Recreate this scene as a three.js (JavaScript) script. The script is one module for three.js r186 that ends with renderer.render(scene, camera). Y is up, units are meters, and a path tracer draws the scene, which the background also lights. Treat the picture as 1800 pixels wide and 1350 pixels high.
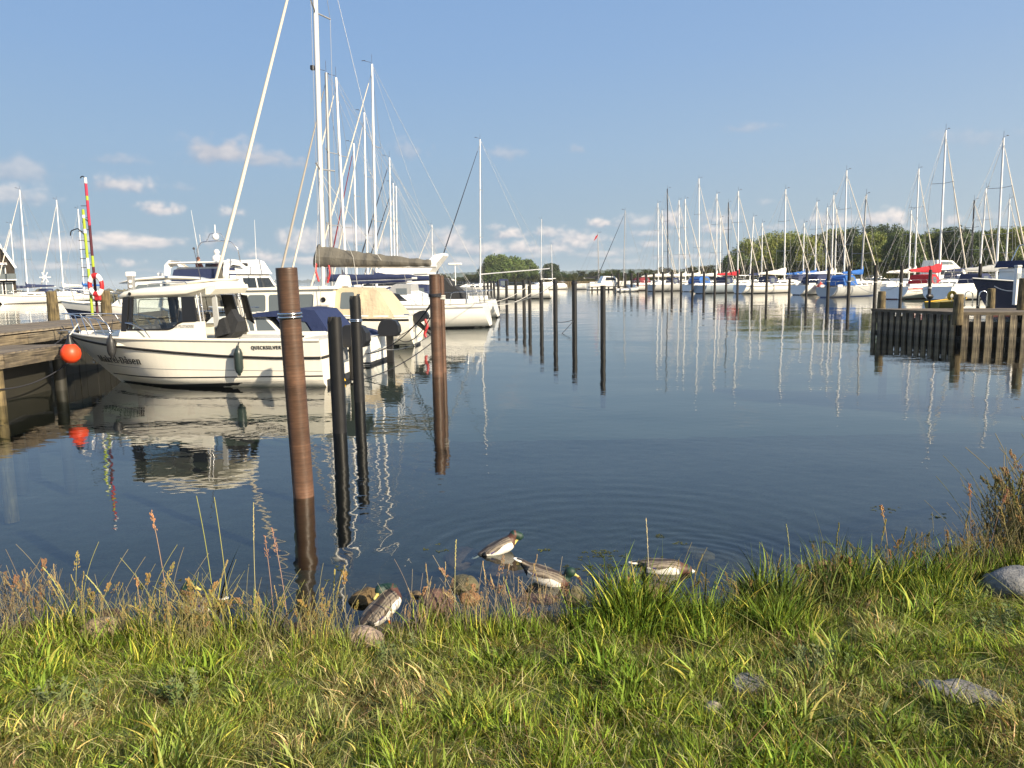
import * as THREE from 'three';
import { mergeGeometries } from 'three/addons/utils/BufferGeometryUtils.js';
import { RoundedBoxGeometry } from 'three/addons/geometries/RoundedBoxGeometry.js';
import { FontLoader } from 'three/addons/loaders/FontLoader.js';
import { TextGeometry } from 'three/addons/geometries/TextGeometry.js';
import { MarchingCubes } from 'three/addons/objects/MarchingCubes.js';
import { ImprovedNoise } from 'three/addons/math/ImprovedNoise.js';

// ---------------------------------------------------------------- camera, sky, sun, exposure
const scene = new THREE.Scene();
const RAD = Math.PI / 180;
const camera = new THREE.PerspectiveCamera(53.06, 4 / 3, 0.05, 6000);
camera.position.set(0, 2.3, 0);                    // held at eye height on a low bank; the water is y = 0
camera.rotation.order = 'YXZ';
camera.rotation.set(-7.83 * RAD, 0, -1.0 * RAD);   // tipped down a little, and not quite level
camera.updateMatrixWorld();
const renderer = new THREE.WebGLRenderer({ antialias: true });
renderer.toneMapping = THREE.LinearToneMapping;
renderer.toneMappingExposure = 1.95;
renderer.shadowMap.enabled = true;

const SUN_AZ = 49, SUN_EL = 27;                    // degrees: round to the right from straight behind the camera; above the horizon
const toSun = new THREE.Vector3(Math.sin(SUN_AZ * RAD) * Math.cos(SUN_EL * RAD), Math.sin(SUN_EL * RAD), Math.cos(SUN_AZ * RAD) * Math.cos(SUN_EL * RAD));
const sun = new THREE.DirectionalLight(new THREE.Color().setRGB(1, 0.85, 0.63), 5.0);
sun.position.copy(toSun).multiplyScalar(200).add(new THREE.Vector3(0, 0, -50));
sun.target.position.set(0, 0, -50);
sun.castShadow = true;
sun.shadow.radius = 1;
sun.shadow.mapSize.set(4096, 4096);
Object.assign(sun.shadow.camera, { left: -140, right: 140, top: 120, bottom: -120, near: 1, far: 500 });
scene.add(sun, sun.target);

// ---------------------------------------------------------------- small helpers
const V = (x, y, z) => new THREE.Vector3(x, y, z);
const clamp = (x, a = 0, b = 1) => Math.min(b, Math.max(a, x));
const lerp = (a, b, t) => a + (b - a) * t;
const smooth = (a, b, x) => { const t = clamp((x - a) / (b - a)); return t * t * (3 - 2 * t); };
function rng(seed) { let s = seed >>> 0; return () => { s = (s + 0x6d2b79f5) | 0; let t = Math.imul(s ^ (s >>> 15), 1 | s); t = (t + Math.imul(t ^ (t >>> 7), 61 | t)) ^ t; return ((t ^ (t >>> 14)) >>> 0) / 4294967296; }; }
const noiseGen = new ImprovedNoise();
const noise = (x, y = 0, z = 0) => noiseGen.noise(x, y, z);
function fbm(x, y, z = 0, oct = 4) { let a = 0.5, s = 0; for (let i = 0; i < oct; i++) { s += a * noise(x, y, z + i * 7.3); x *= 2.03; y *= 2.03; z *= 2.03; a *= 0.5; } return s; }
function curve(points) { // piecewise linear y(x)
  return (x) => { if (x <= points[0][0]) return points[0][1]; for (let i = 1; i < points.length; i++) if (x <= points[i][0]) { const [a, b] = [points[i - 1], points[i]]; return lerp(a[1], b[1], (x - a[0]) / (b[0] - a[0])); } return points[points.length - 1][1]; };
}
// a sight line measured on the photograph, carried out to a level surface or to a distance
const FOCAL = 1352;
const sight = (px, py) => V((px - 900) / FOCAL, (675 - py) / FOCAL, -1).applyQuaternion(camera.quaternion);
function onLevel(px, py, y = 0) { const d = sight(px, py); return d.multiplyScalar((y - 2.3) / d.y).add(camera.position); }
function atDepth(px, py, depth) { const d = sight(px, py); return d.multiplyScalar(-depth / d.z).add(camera.position); }
const horizonAt = (px) => 504.9 - 0.01745 * px;
const xAt = (px, depth) => atDepth(px, horizonAt(px), depth).x;
const topAt = (px, py, depth) => atDepth(px, py, depth).y;

// ---------------------------------------------------------------- sky: air and small evening clouds, computed for every direction
{
  const Wd = 4096, Hd = 2048, data = new Float32Array(Wd * Hd * 4);
  const stops = [[-90, 0.10, 0.13, 0.15], [-0.5, 0.21, 0.27, 0.32], [0, 0.215, 0.282, 0.335], [4, 0.205, 0.282, 0.352], [9, 0.186, 0.276, 0.386], [15, 0.155, 0.250, 0.398], [22, 0.132, 0.225, 0.390], [40, 0.095, 0.175, 0.335], [65, 0.068, 0.130, 0.27], [90, 0.056, 0.112, 0.24]];
  const ch = [1, 2, 3].map((k) => curve(stops.map((s) => [s[0], s[k]])));
  const sunH = V(toSun.x, 0, toSun.z).normalize();
  for (let j = 0; j < Hd; j++) {
    const el = ((j + 0.5) / Hd) * 180 - 90, base = ch.map((f) => 0.9 * f(el)), ce = Math.cos(el * RAD), se = Math.sin(el * RAD);
    for (let i = 0; i < Wd; i++) {
      const ph = ((i + 0.5) / Wd - 0.5) * 2 * Math.PI, x = Math.cos(ph), z = Math.sin(ph);
      const round = x * sunH.x + z * sunH.z;                                   // -1 away from the sun, 1 under it
      const c = ce * (x * toSun.x + z * toSun.z) + se * toSun.y;
      const glow = 0.32 * Math.pow(Math.max(0, c), 7) + 0.55 * Math.pow(Math.max(0, c), 60);
      const pale = smooth(-0.95, 0.6, round) * (0.55 * Math.exp(-Math.max(0, el) / 16) + 0.12);
      const o = (j * Wd + i) * 4;
      data[o] = base[0] * (1 + 1.0 * pale) + glow * 0.85; data[o + 1] = base[1] * (1 + 0.5 * pale) + glow * 0.72; data[o + 2] = base[2] * (1 + 0.16 * pale) + glow * 0.5; data[o + 3] = 1;
    }
  }
  // clouds: [azimuth to the right of straight ahead, elevation, half width, half height, thickness, seed], degrees
  const clouds = [], seen = (px, py, w, h, k) => { const d = sight(px, py); clouds.push([Math.atan2(d.x, -d.z) / RAD, Math.atan2(d.y, Math.hypot(d.x, d.z)) / RAD, w / 23.6 / 2 * 1.3, h / 23.6 / 2 * 1.45, k, px * 0.37 + py]); };
  for (const c of [[395, 270, 120, 40, 0.8], [470, 282, 110, 26, 0.6], [215, 326, 70, 28, 0.75], [20, 300, 100, 36, 0.42], [15, 345, 110, 28, 0.5], [212, 280, 60, 16, 0.28], [280, 368, 54, 20, 0.8], [405, 374, 44, 16, 0.5], [240, 427, 140, 22, 0.85], [110, 432, 150, 22, 0.5], [370, 420, 30, 26, 0.55], [465, 452, 56, 20, 0.75], [415, 432, 30, 16, 0.5], [225, 463, 36, 16, 0.6], [60, 428, 90, 26, 0.4],
    [520, 424, 70, 34, 0.6], [605, 416, 120, 32, 0.9], [560, 440, 100, 20, 0.4], [670, 430, 60, 26, 0.6], [880, 270, 60, 20, 0.35], [716, 262, 56, 30, 0.35], [785, 424, 90, 34, 1.0], [840, 438, 80, 24, 0.7], [895, 412, 50, 22, 1.0], [920, 436, 50, 20, 0.8], [960, 408, 46, 16, 0.6], [1010, 430, 70, 24, 0.9], [990, 412, 60, 18, 0.5], [1056, 393, 46, 14, 0.9], [1030, 418, 60, 20, 0.6], [1120, 390, 60, 22, 0.4], [1176, 386, 46, 26, 0.95], [1262, 384, 70, 18, 0.6], [1258, 404, 50, 14, 0.8], [1148, 430, 46, 12, 0.6], [1100, 440, 60, 12, 0.3], [1240, 430, 60, 14, 0.35],
    [1552, 386, 62, 26, 1.0], [1462, 390, 70, 22, 0.5], [1675, 388, 20, 16, 0.6], [1745, 380, 40, 14, 0.35], [1318, 225, 66, 14, 0.3], [1015, 263, 34, 14, 0.3], [1345, 356, 24, 10, 0.2], [1660, 240, 60, 22, 0.15], [1730, 246, 80, 24, 0.18], [870, 400, 30, 12, 0.4], [940, 450, 60, 12, 0.35], [1090, 460, 80, 10, 0.3], [320, 330, 40, 12, 0.2], [1560, 405, 90, 12, 0.35]]) seen(...c);
  const r = rng(77);
  for (const [px, py, w, h, k] of [[80, 470, 160, 12, 0.45], [330, 476, 120, 10, 0.4], [560, 460, 160, 18, 0.6], [700, 452, 130, 16, 0.55], [820, 462, 140, 14, 0.5], [960, 440, 90, 14, 0.6], [1050, 448, 110, 12, 0.5], [1150, 410, 80, 14, 0.5], [1210, 452, 120, 10, 0.45], [1370, 400, 60, 10, 0.3], [1640, 398, 60, 10, 0.3]]) seen(px, py, w, h, k);
  for (let k = 0; k < 150; k++) { const az = 38 + r() * 284, el = 1.2 + 10.5 * Math.pow(r(), 1.7), w = 0.7 + 2.6 * r() * r(); clouds.push([az, el, w, w * (0.28 + 0.2 * r()), 0.25 + 0.75 * r(), k * 13.7]); }
  for (const [az, el, w, h, k, seed] of clouds) {
    const col = (a) => (((a - 90) / 360 + 0.5) * Wd), row = (e) => ((e + 90) / 180) * Hd;
    for (let j = Math.floor(row(el - 2 * h)); j < row(el + 2 * h); j++) for (let i = Math.floor(col(az - 1.7 * w)); i < col(az + 1.7 * w); i++) {
      const u = (((i + 0.5) / Wd - 0.5) * 360 + 90 - az) / w, v = ((j + 0.5) / Hd * 180 - 90 - el) / h;
      const X = u * 1.3 + seed, Y = v * 0.9 + seed * 0.3;
      const n = fbm(X * (0.9 + w * 0.25), Y, seed, 5), n2 = fbm(X * 3.1 + 9, Y * 2.6, seed + 4, 4);
      const bottom = smooth(-0.95, -0.25, v + 0.25 * n);
      const body = 1 - Math.sqrt(u * u * 0.9 + (v > 0 ? v * v : 1.6 * v * v)) + 1.05 * n + 0.3 * n2;
      const a = Math.min(1, 1.25 * k) * smooth(-0.05, 0.85, body) * (0.45 + 0.55 * bottom);
      if (a <= 0.003) continue;
      const light = clamp(0.5 + 0.5 * v + 0.18 * u + 0.75 * n2 + 0.35 * (body - 0.4)) * lerp(1, 0.5, smooth(4.5, 8, el));
      const o = ((((j % Hd) + Hd) % Hd) * Wd + (((i % Wd) + Wd) % Wd)) * 4, t = a * 0.92;
      const c = [lerp(0.205, 0.52, light), lerp(0.235, 0.47, light), lerp(0.29, 0.44, light)];
      for (let q = 0; q < 3; q++) data[o + q] = lerp(data[o + q], c[q], t);
    }
  }
  const sky = new THREE.DataTexture(data, Wd, Hd, THREE.RGBAFormat, THREE.FloatType);
  sky.mapping = THREE.EquirectangularReflectionMapping; sky.magFilter = sky.minFilter = THREE.LinearFilter; sky.needsUpdate = true;
  scene.background = sky; scene.environment = sky;
}

// ---------------------------------------------------------------- textures and materials
function tex(n, fn, srgb, rep = 1, repY = rep) {
  const d = new Uint8Array(n * n * 4);
  for (let j = 0; j < n; j++) for (let i = 0; i < n; i++) { const c = fn(i / n, j / n), o = (j * n + i) * 4; for (let k = 0; k < 3; k++) d[o + k] = clamp(Array.isArray(c) ? c[k] : c) * 255; d[o + 3] = 255; }
  const t = new THREE.DataTexture(d, n, n); t.wrapS = t.wrapT = THREE.RepeatWrapping; t.magFilter = t.minFilter = THREE.LinearFilter; t.repeat.set(rep, repY); if (srgb) t.colorSpace = THREE.SRGBColorSpace; t.needsUpdate = true; return t;
}
// tileable noise on a torus of period 1
function tileNoise(u, v, f, g = f, seed = 0) { const w = (a, b) => fbm(a * f + seed, b * g, seed, 4); const su = u, sv = v; return (w(su, sv) * (1 - su) + w(su - 1, sv) * su) * (1 - sv) + (w(su, sv - 1) * (1 - su) + w(su - 1, sv - 1) * su) * sv; }
const shade = (c, k) => c.map((x) => x * k);
function woodTex(c, seed, vertical, rep) {
  return tex(256, (u, v) => { const [a, b] = vertical ? [v, u] : [u, v]; const g = tileNoise(a, b, 2, 34, seed), st = tileNoise(a, b, 5, 5, seed + 3), k = 1 + 1.1 * g + 0.75 * st; return [c[0] * k, c[1] * k, c[2] * (k - 0.12 * st)]; }, true, rep);
}
const woodBump = (seed, vertical, rep) => tex(256, (u, v) => { const [a, b] = vertical ? [v, u] : [u, v]; return 0.5 + 0.9 * tileNoise(a, b, 2, 40, seed) + 0.25 * tileNoise(a, b, 9, 9, seed); }, false, rep);
function mat(c, rough = 0.6, o = {}) { const m = new THREE.MeshPhysicalMaterial({ roughness: rough, metalness: 0, ...o }); m.color.setRGB(...c); return m; }
const speck = tex(256, (u, v) => { const k = 0.86 + 0.35 * tileNoise(u, v, 6, 6, 5) + 0.25 * tileNoise(u, v, 40, 40, 9); return [k, k, k * 0.97]; }, false, 0.7);
const clothBump = tex(256, (u, v) => 0.5 + 0.6 * tileNoise(u, v, 3, 6, 21) + 0.3 * tileNoise(u, v, 12, 5, 22), false, 0.9);
const rockTex = tex(512, (u, v) => { const k = 0.72 + 0.5 * tileNoise(u, v, 4, 4, 31) + 0.55 * tileNoise(u, v, 22, 22, 33) + 0.3 * tileNoise(u, v, 70, 70, 35); return [k, k * 0.985, k * 0.95]; }, false, 2.2);
const rockBump = tex(512, (u, v) => 0.5 + 0.5 * tileNoise(u, v, 6, 6, 31) + 0.35 * tileNoise(u, v, 26, 26, 33), false, 2.2);
const gelMap = tex(256, (u, v) => { const k = 0.95 + 0.14 * tileNoise(u, v, 2, 5, 61) + 0.09 * tileNoise(u, v, 30, 6, 62); return [k, k * 0.995, k * 0.975]; }, false, 0.35);
const M = {
  gel: mat([0.84, 0.83, 0.79], 0.22, { map: gelMap, clearcoat: 0.5, clearcoatRoughness: 0.12 }),
  gelWarm: mat([0.83, 0.80, 0.71], 0.28, { map: gelMap, clearcoat: 0.35, clearcoatRoughness: 0.15 }),
  gelGrey: mat([0.42, 0.43, 0.43], 0.3, { map: gelMap, clearcoat: 0.3 }),
  gelBlueGrey: mat([0.28, 0.33, 0.38], 0.3, { map: gelMap, clearcoat: 0.3 }),
  deck: mat([0.66, 0.64, 0.58], 0.6, { map: speck }),
  navy: mat([0.012, 0.016, 0.04], 0.2, { clearcoat: 0.6, clearcoatRoughness: 0.1 }),
  black: mat([0.012, 0.012, 0.013], 0.42), rubber: mat([0.02, 0.02, 0.021], 0.6),
  antifoul: mat([0.016, 0.018, 0.022], 0.7), antifoulRed: mat([0.09, 0.018, 0.016], 0.7), antifoulBlue: mat([0.02, 0.05, 0.16], 0.6),
  red: mat([0.38, 0.02, 0.025], 0.4), redCloth: mat([0.40, 0.012, 0.022], 0.85, { bumpMap: clothBump, bumpScale: 0.05 }),
  darkRedCloth: mat([0.17, 0.012, 0.02], 0.85, { bumpMap: clothBump, bumpScale: 0.04 }),
  blueCloth: mat([0.012, 0.10, 0.36], 0.8, { bumpMap: clothBump, bumpScale: 0.04 }), navyCloth: mat([0.014, 0.024, 0.075], 0.85, { bumpMap: clothBump, bumpScale: 0.04 }),
  royalCloth: mat([0.009, 0.02, 0.075], 0.8, { bumpMap: clothBump, bumpScale: 0.03 }),
  greyCloth: mat([0.115, 0.108, 0.092], 0.9, { bumpMap: clothBump, bumpScale: 0.05 }), lightGreyCloth: mat([0.27, 0.28, 0.29], 0.9, { bumpMap: clothBump, bumpScale: 0.04 }),
  tanCloth: mat([0.47, 0.39, 0.27], 0.9, { bumpMap: clothBump, bumpScale: 0.05 }), whiteCloth: mat([0.66, 0.63, 0.57], 0.85, { bumpMap: clothBump, bumpScale: 0.05 }), blackCloth: mat([0.014, 0.015, 0.017], 0.85, { bumpMap: clothBump, bumpScale: 0.04 }),
  sail: mat([0.62, 0.57, 0.49], 0.8), darkSail: mat([0.02, 0.024, 0.04], 0.8), sailGrey: mat([0.34, 0.31, 0.27], 0.85),
  alu: mat([0.72, 0.72, 0.71], 0.38, { metalness: 0.25 }), aluGrey: mat([0.34, 0.34, 0.34], 0.4, { metalness: 0.3 }), blackMast: mat([0.02, 0.02, 0.024], 0.35),
  steel: mat([0.66, 0.66, 0.66], 0.22, { metalness: 1 }), wire: mat([0.30, 0.30, 0.30], 0.4, { metalness: 0.6 }), wireDark: mat([0.05, 0.05, 0.06], 0.6),
  glass: mat([0.016, 0.018, 0.02], 0.06, { specularIntensity: 1 }), glassGrey: mat([0.11, 0.13, 0.14], 0.08),
  pane: mat([0.80, 0.84, 0.84], 0.02, { transmission: 1, thickness: 0, ior: 1.5 }), clearVinyl: mat([0.62, 0.62, 0.58], 0.12, { transmission: 0.75, thickness: 0, ior: 1.45 }),
  orange: mat([0.62, 0.055, 0.012], 0.45), coral: mat([0.62, 0.075, 0.045], 0.5), yellow: mat([0.60, 0.36, 0.02], 0.6), olive: mat([0.20, 0.17, 0.035], 0.6), white: mat([0.78, 0.77, 0.74], 0.4), ivory: mat([0.72, 0.69, 0.58], 0.4),
  fenderGrey: mat([0.022, 0.023, 0.025], 0.45), fenderGreen: mat([0.018, 0.03, 0.028], 0.35), ropeDark: mat([0.02, 0.022, 0.03], 0.9), ropeLight: mat([0.5, 0.49, 0.46], 0.9), ropeBlue: mat([0.05, 0.09, 0.2], 0.9),
  teak: mat([0.24, 0.13, 0.06], 0.6), seat: mat([0.10, 0.10, 0.11], 0.7), letter: mat([0.012, 0.012, 0.014], 0.5), letterGrey: mat([0.25, 0.25, 0.25], 0.5),
};

// ---------------------------------------------------------------- geometry helpers
function tidy(g) { // plain triangles with position, normal and uv in metres (by the way each face points)
  if (g.index) g = g.toNonIndexed();
  for (const k of Object.keys(g.attributes)) if (!['position', 'normal', 'color'].includes(k)) g.deleteAttribute(k);
  if (!g.attributes.normal) g.computeVertexNormals();
  const p = g.attributes.position.array, uv = new Float32Array(p.length / 3 * 2);
  for (let t = 0; t < p.length / 9; t++) {
    const o = t * 9, ax = p[o + 3] - p[o], ay = p[o + 4] - p[o + 1], az = p[o + 5] - p[o + 2], bx = p[o + 6] - p[o], by = p[o + 7] - p[o + 1], bz = p[o + 8] - p[o + 2];
    const nx = Math.abs(ay * bz - az * by), ny = Math.abs(az * bx - ax * bz), nz = Math.abs(ax * by - ay * bx);
    for (let k = 0; k < 3; k++) { const x = p[o + 3 * k], y = p[o + 3 * k + 1], z = p[o + 3 * k + 2], q = (t * 3 + k) * 2; if (ny >= nx && ny >= nz) { uv[q] = x; uv[q + 1] = z; } else if (nx >= nz) { uv[q] = z; uv[q + 1] = y; } else { uv[q] = x; uv[q + 1] = y; } }
  }
  g.setAttribute('uv', new THREE.BufferAttribute(uv, 2));
  return g;
}
const join = (list) => { const l = list.flat(Infinity).filter(Boolean).map(tidy); return l.length === 1 ? l[0] : mergeGeometries(l, false); };
const taken = {};
function numbered(n) { const k = (taken[n] = (taken[n] ?? -1) + 1); return k ? `${n}_${String(k).padStart(3, '0')}` : n; }
function part(parent, name, geos, m, label) { const o = new THREE.Mesh(join([geos]), m); o.name = name; parent.add(o); if (label) o.userData.label = label; return o; }
function thing(name, label, category, pos = V(0, 0, 0), turn = 0, group) {
  const o = new THREE.Group(); o.name = numbered(name); o.position.copy(pos); o.rotation.y = turn; o.userData = { label, category }; if (group) o.userData.group = group; scene.add(o); return o;
}
function single(name, label, category, geos, m, pos = V(0, 0, 0), group) { const o = new THREE.Mesh(join([geos]), m); o.name = numbered(name); o.position.copy(pos); o.userData = { label, category }; if (group) o.userData.group = group; scene.add(o); return o; }
function setting(name, g, m, kind = 'structure') { const o = g.isObject3D ? g : new THREE.Mesh(g, m); o.name = numbered(name); o.userData.kind = kind; scene.add(o); return o; }
const box = (x, y, z, w, h, d, ry = 0, rz = 0, rx = 0) => { const g = new THREE.BoxGeometry(w, h, d); if (rx) g.rotateX(rx); if (rz) g.rotateZ(rz); if (ry) g.rotateY(ry); return g.translate(x, y, z); };
const rbox = (x, y, z, w, h, d, r = 0.02, ry = 0, rz = 0) => { const g = new RoundedBoxGeometry(w, h, d, 2, r); if (rz) g.rotateZ(rz); if (ry) g.rotateY(ry); return g.translate(x, y, z); };
function rod(a, b, r0, r1 = r0, n = 7, cap = false) {
  const d = b.clone().sub(a), L = d.length(), g = new THREE.CylinderGeometry(r1, r0, L, n, 1, !cap); g.translate(0, L / 2, 0);
  g.applyQuaternion(new THREE.Quaternion().setFromUnitVectors(V(0, 1, 0), d.normalize())); return g.translate(a.x, a.y, a.z);
}
const tube = (pts, r, n = 6, seg) => new THREE.TubeGeometry(new THREE.CatmullRomCurve3(pts, false, 'catmullrom', 0.15), seg ?? pts.length * 4, r, n);
function sag(a, b, drop, r, seg = 14, n = 5) { const pts = []; for (let i = 0; i <= seg; i++) { const t = i / seg; pts.push(a.clone().lerp(b, t).add(V(0, -4 * drop * t * (1 - t), 0))); } return new THREE.TubeGeometry(new THREE.CatmullRomCurve3(pts), seg * 2, r, n); }
function grid(rows, flip = false) { // rows of points -> smooth surface
  const n = rows.length, m = rows[0].length, pos = new Float32Array(n * m * 3), idx = [];
  rows.forEach((r, i) => r.forEach((p, j) => { pos.set([p.x, p.y, p.z], (i * m + j) * 3); }));
  for (let i = 0; i < n - 1; i++) for (let j = 0; j < m - 1; j++) { const a = i * m + j, b = a + 1, c = a + m, d = c + 1; if (flip) idx.push(a, b, c, b, d, c); else idx.push(a, c, b, b, c, d); }
  const g = new THREE.BufferGeometry(); g.setAttribute('position', new THREE.BufferAttribute(pos, 3)); g.setIndex(idx); g.computeVertexNormals(); return g;
}
// superellipse sections strung along x: [x, y, half height, half width, power]
function pillow(st, n = 20, caps = true) {
  const rows = st.map(([x, y, hy, hz, p = 3, dz = 0]) => { const r = []; for (let k = 0; k <= n; k++) { const a = (k / n) * 2 * Math.PI, c = Math.cos(a), s = Math.sin(a), e = 2 / p; r.push(V(x, y + hy * Math.sign(s) * Math.abs(s) ** e, dz + hz * Math.sign(c) * Math.abs(c) ** e)); } return r; });
  if (caps) { const f = st[0], l = st[st.length - 1]; rows.unshift(rows[0].map(() => V(f[0], f[1], f[5] ?? 0))); rows.push(rows[rows.length - 1].map(() => V(l[0], l[1], l[5] ?? 0))); }
  return grid(rows, true);
}
// a side view (closed outline in x, y) given a width that runs from w0 at y0 to w1 at y1
function cab(prof, w0, w1, y0, y1) {
  const ys = prof.map((p) => p[1]); y0 ??= Math.min(...ys); y1 ??= Math.max(...ys);
  const hw = (y) => lerp(w0, w1, clamp((y - y0) / (y1 - y0 || 1), -0.3, 1.3)) / 2;
  let area = 0; prof.forEach((p, i) => { const q = prof[(i + 1) % prof.length]; area += p[0] * q[1] - q[0] * p[1]; });
  const P = area < 0 ? prof.slice().reverse() : prof, pos = [];
  const push = (x, y, s) => pos.push(x, y, s * hw(y));
  for (const [a, b, c] of THREE.ShapeUtils.triangulateShape(P.map((p) => new THREE.Vector2(...p)), [])) { for (const k of [a, b, c]) push(...P[k], 1); for (const k of [c, b, a]) push(...P[k], -1); }
  P.forEach((p, i) => { const q = P[(i + 1) % P.length]; push(...p, -1); push(...q, -1); push(...q, 1); push(...p, -1); push(...q, 1); push(...p, 1); });
  const g = new THREE.BufferGeometry(); g.setAttribute('position', new THREE.BufferAttribute(new Float32Array(pos), 3)); g.computeVertexNormals();
  return { g, hw };
}
// a panel (closed outline in x, y) set on the side of such a shape; thickness goes inwards
function panel(hw, poly, side, off = 0.006, th = 0.02) {
  const o = poly.map(([x, y]) => [x, y]); let area = 0; o.forEach((p, i) => { const q = o[(i + 1) % o.length]; area += p[0] * q[1] - q[0] * p[1]; }); if (area < 0) o.reverse();
  const pos = [], at = (p, d) => [p[0], p[1], side * (hw(p[1], p[0]) + d)], tri = (a, b, c) => (side > 0 ? pos.push(...a, ...b, ...c) : pos.push(...c, ...b, ...a));
  for (const [a, b, c] of THREE.ShapeUtils.triangulateShape(o.map((p) => new THREE.Vector2(...p)), [])) tri(at(o[a], off), at(o[b], off), at(o[c], off));
  o.forEach((p, i) => { const q = o[(i + 1) % o.length]; tri(at(p, off - th), at(q, off - th), at(q, off)); tri(at(p, off - th), at(q, off), at(p, off)); });
  const g = new THREE.BufferGeometry(); g.setAttribute('position', new THREE.BufferAttribute(new Float32Array(pos), 3)); g.computeVertexNormals(); return g;
}
function roundPoly(x0, y0, x1, y1, r, skew = 0, n = 4) { // rounded rectangle outline, leaning by skew per unit of height
  const out = [], cs = [[x1 - r, y1 - r, 0], [x0 + r, y1 - r, 90], [x0 + r, y0 + r, 180], [x1 - r, y0 + r, 270]];
  for (const [cx, cy, a0] of cs) for (let k = 0; k <= n; k++) { const a = (a0 + 90 * k / n) * RAD, y = cy + r * Math.sin(a); out.push([cx + r * Math.cos(a) + skew * (y - y0), y]); }
  return out;
}
// a body from a distance field: smooth skin, coloured point by point
function skin(fn, colour, lo, hi, cell) {
  const c = lo.clone().add(hi).multiplyScalar(0.5), half = Math.max(hi.x - lo.x, hi.y - lo.y, hi.z - lo.z) / 2 + 3 * cell, res = Math.ceil(2 * half / cell);
  const mc = new MarchingCubes(res, new THREE.MeshStandardMaterial(), false, false, 90000), h = res / 2, p = V(0, 0, 0);
  mc.isolation = 0;
  for (let z = 0; z < res; z++) for (let y = 0; y < res; y++) for (let x = 0; x < res; x++) { p.set((x - h) / h * half + c.x, (y - h) / h * half + c.y, (z - h) / h * half + c.z); mc.field[x + y * res + z * res * res] = p.x < lo.x || p.y < lo.y || p.z < lo.z || p.x > hi.x || p.y > hi.y || p.z > hi.z ? -1 : -fn(p); }
  mc.update();
  const n = mc.count, pos = new Float32Array(n * 3), nor = new Float32Array(n * 3), col = new Float32Array(n * 3), e = cell * 0.4, q = V(0, 0, 0);
  for (let i = 0; i < n; i++) {
    p.set(mc.positionArray[3 * i] * half + c.x, mc.positionArray[3 * i + 1] * half + c.y, mc.positionArray[3 * i + 2] * half + c.z);
    const f = (dx, dy, dz) => fn(q.set(p.x + dx, p.y + dy, p.z + dz)), g = V(f(e, 0, 0) - f(-e, 0, 0), f(0, e, 0) - f(0, -e, 0), f(0, 0, e) - f(0, 0, -e)).normalize();
    pos.set([p.x, p.y, p.z], 3 * i); nor.set([g.x, g.y, g.z], 3 * i); col.set(colour(p, g), 3 * i);
  }
  const g = new THREE.BufferGeometry(); g.setAttribute('position', new THREE.BufferAttribute(pos, 3)); g.setAttribute('normal', new THREE.BufferAttribute(nor, 3)); g.setAttribute('color', new THREE.BufferAttribute(col, 3)); return g;
}
const smin = (a, b, k) => { const h = Math.max(k - Math.abs(a - b), 0) / k; return Math.min(a, b) - h * h * k * 0.25; };
function capsule(p, a, b, ra, rb) { const bx = b.x - a.x, by = b.y - a.y, bz = b.z - a.z, px = p.x - a.x, py = p.y - a.y, pz = p.z - a.z, t = clamp((px * bx + py * by + pz * bz) / (bx * bx + by * by + bz * bz)); return Math.hypot(px - t * bx, py - t * by, pz - t * bz) - lerp(ra, rb, t); }
function ellipsoid(p, cx, cy, cz, rx, ry, rz) { const x = p.x - cx, y = p.y - cy, z = p.z - cz, k0 = Math.hypot(x / rx, y / ry, z / rz), k1 = Math.hypot(x / rx / rx, y / ry / ry, z / rz / rz); return k1 < 1e-6 ? -Math.min(rx, ry, rz) : k0 * (k0 - 1) / k1; }
const ordinal = ['first', 'second', 'third', 'fourth', 'fifth', 'sixth', 'seventh', 'eighth', 'ninth', 'tenth', 'eleventh', 'twelfth', 'thirteenth', 'fourteenth', 'fifteenth', 'sixteenth', 'seventeenth', 'eighteenth', 'nineteenth', 'twentieth'];

// ================================================================ THE SETTING
const mix3 = (a, b, t) => a.map((x, i) => lerp(x, b[i], clamp(t)));
// ---------------------------------------------------------------- the bank and the bed of the harbour
const shore = curve([[-60, 3.2], [-8, 4.9], [-3.3, 4.85], [-1.2, 4.7], [0, 4.75], [0.9, 4.82], [1.5, 4.95], [2.1, 5.12], [3.2, 5.5], [4.25, 5.95], [6, 6.6], [16, 11], [60, 24]]);
const inland = (x, z) => z + shore(x) + 0.16 * noise(x * 1.1, 3.7, 1) + 0.07 * noise(x * 3.3, 8.1, 2);
function ground(x, z) {
  const s = inland(x, z), lump = 0.05 * noise(x * 1.7, z * 1.7, 5) + 0.018 * noise(x * 6, z * 6, 9);
  if (s > 0) return 0.165 * s + 0.05 * (1 - Math.exp(-s / 0.25)) + lump * clamp(s / 0.4) + 0.02;
  return Math.max(-2.4, 0.02 + 0.17 * s + (s < -2 ? 0.22 * (s + 2) : 0)) + lump * clamp(-s / 0.4) * 0.9;
}
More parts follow.
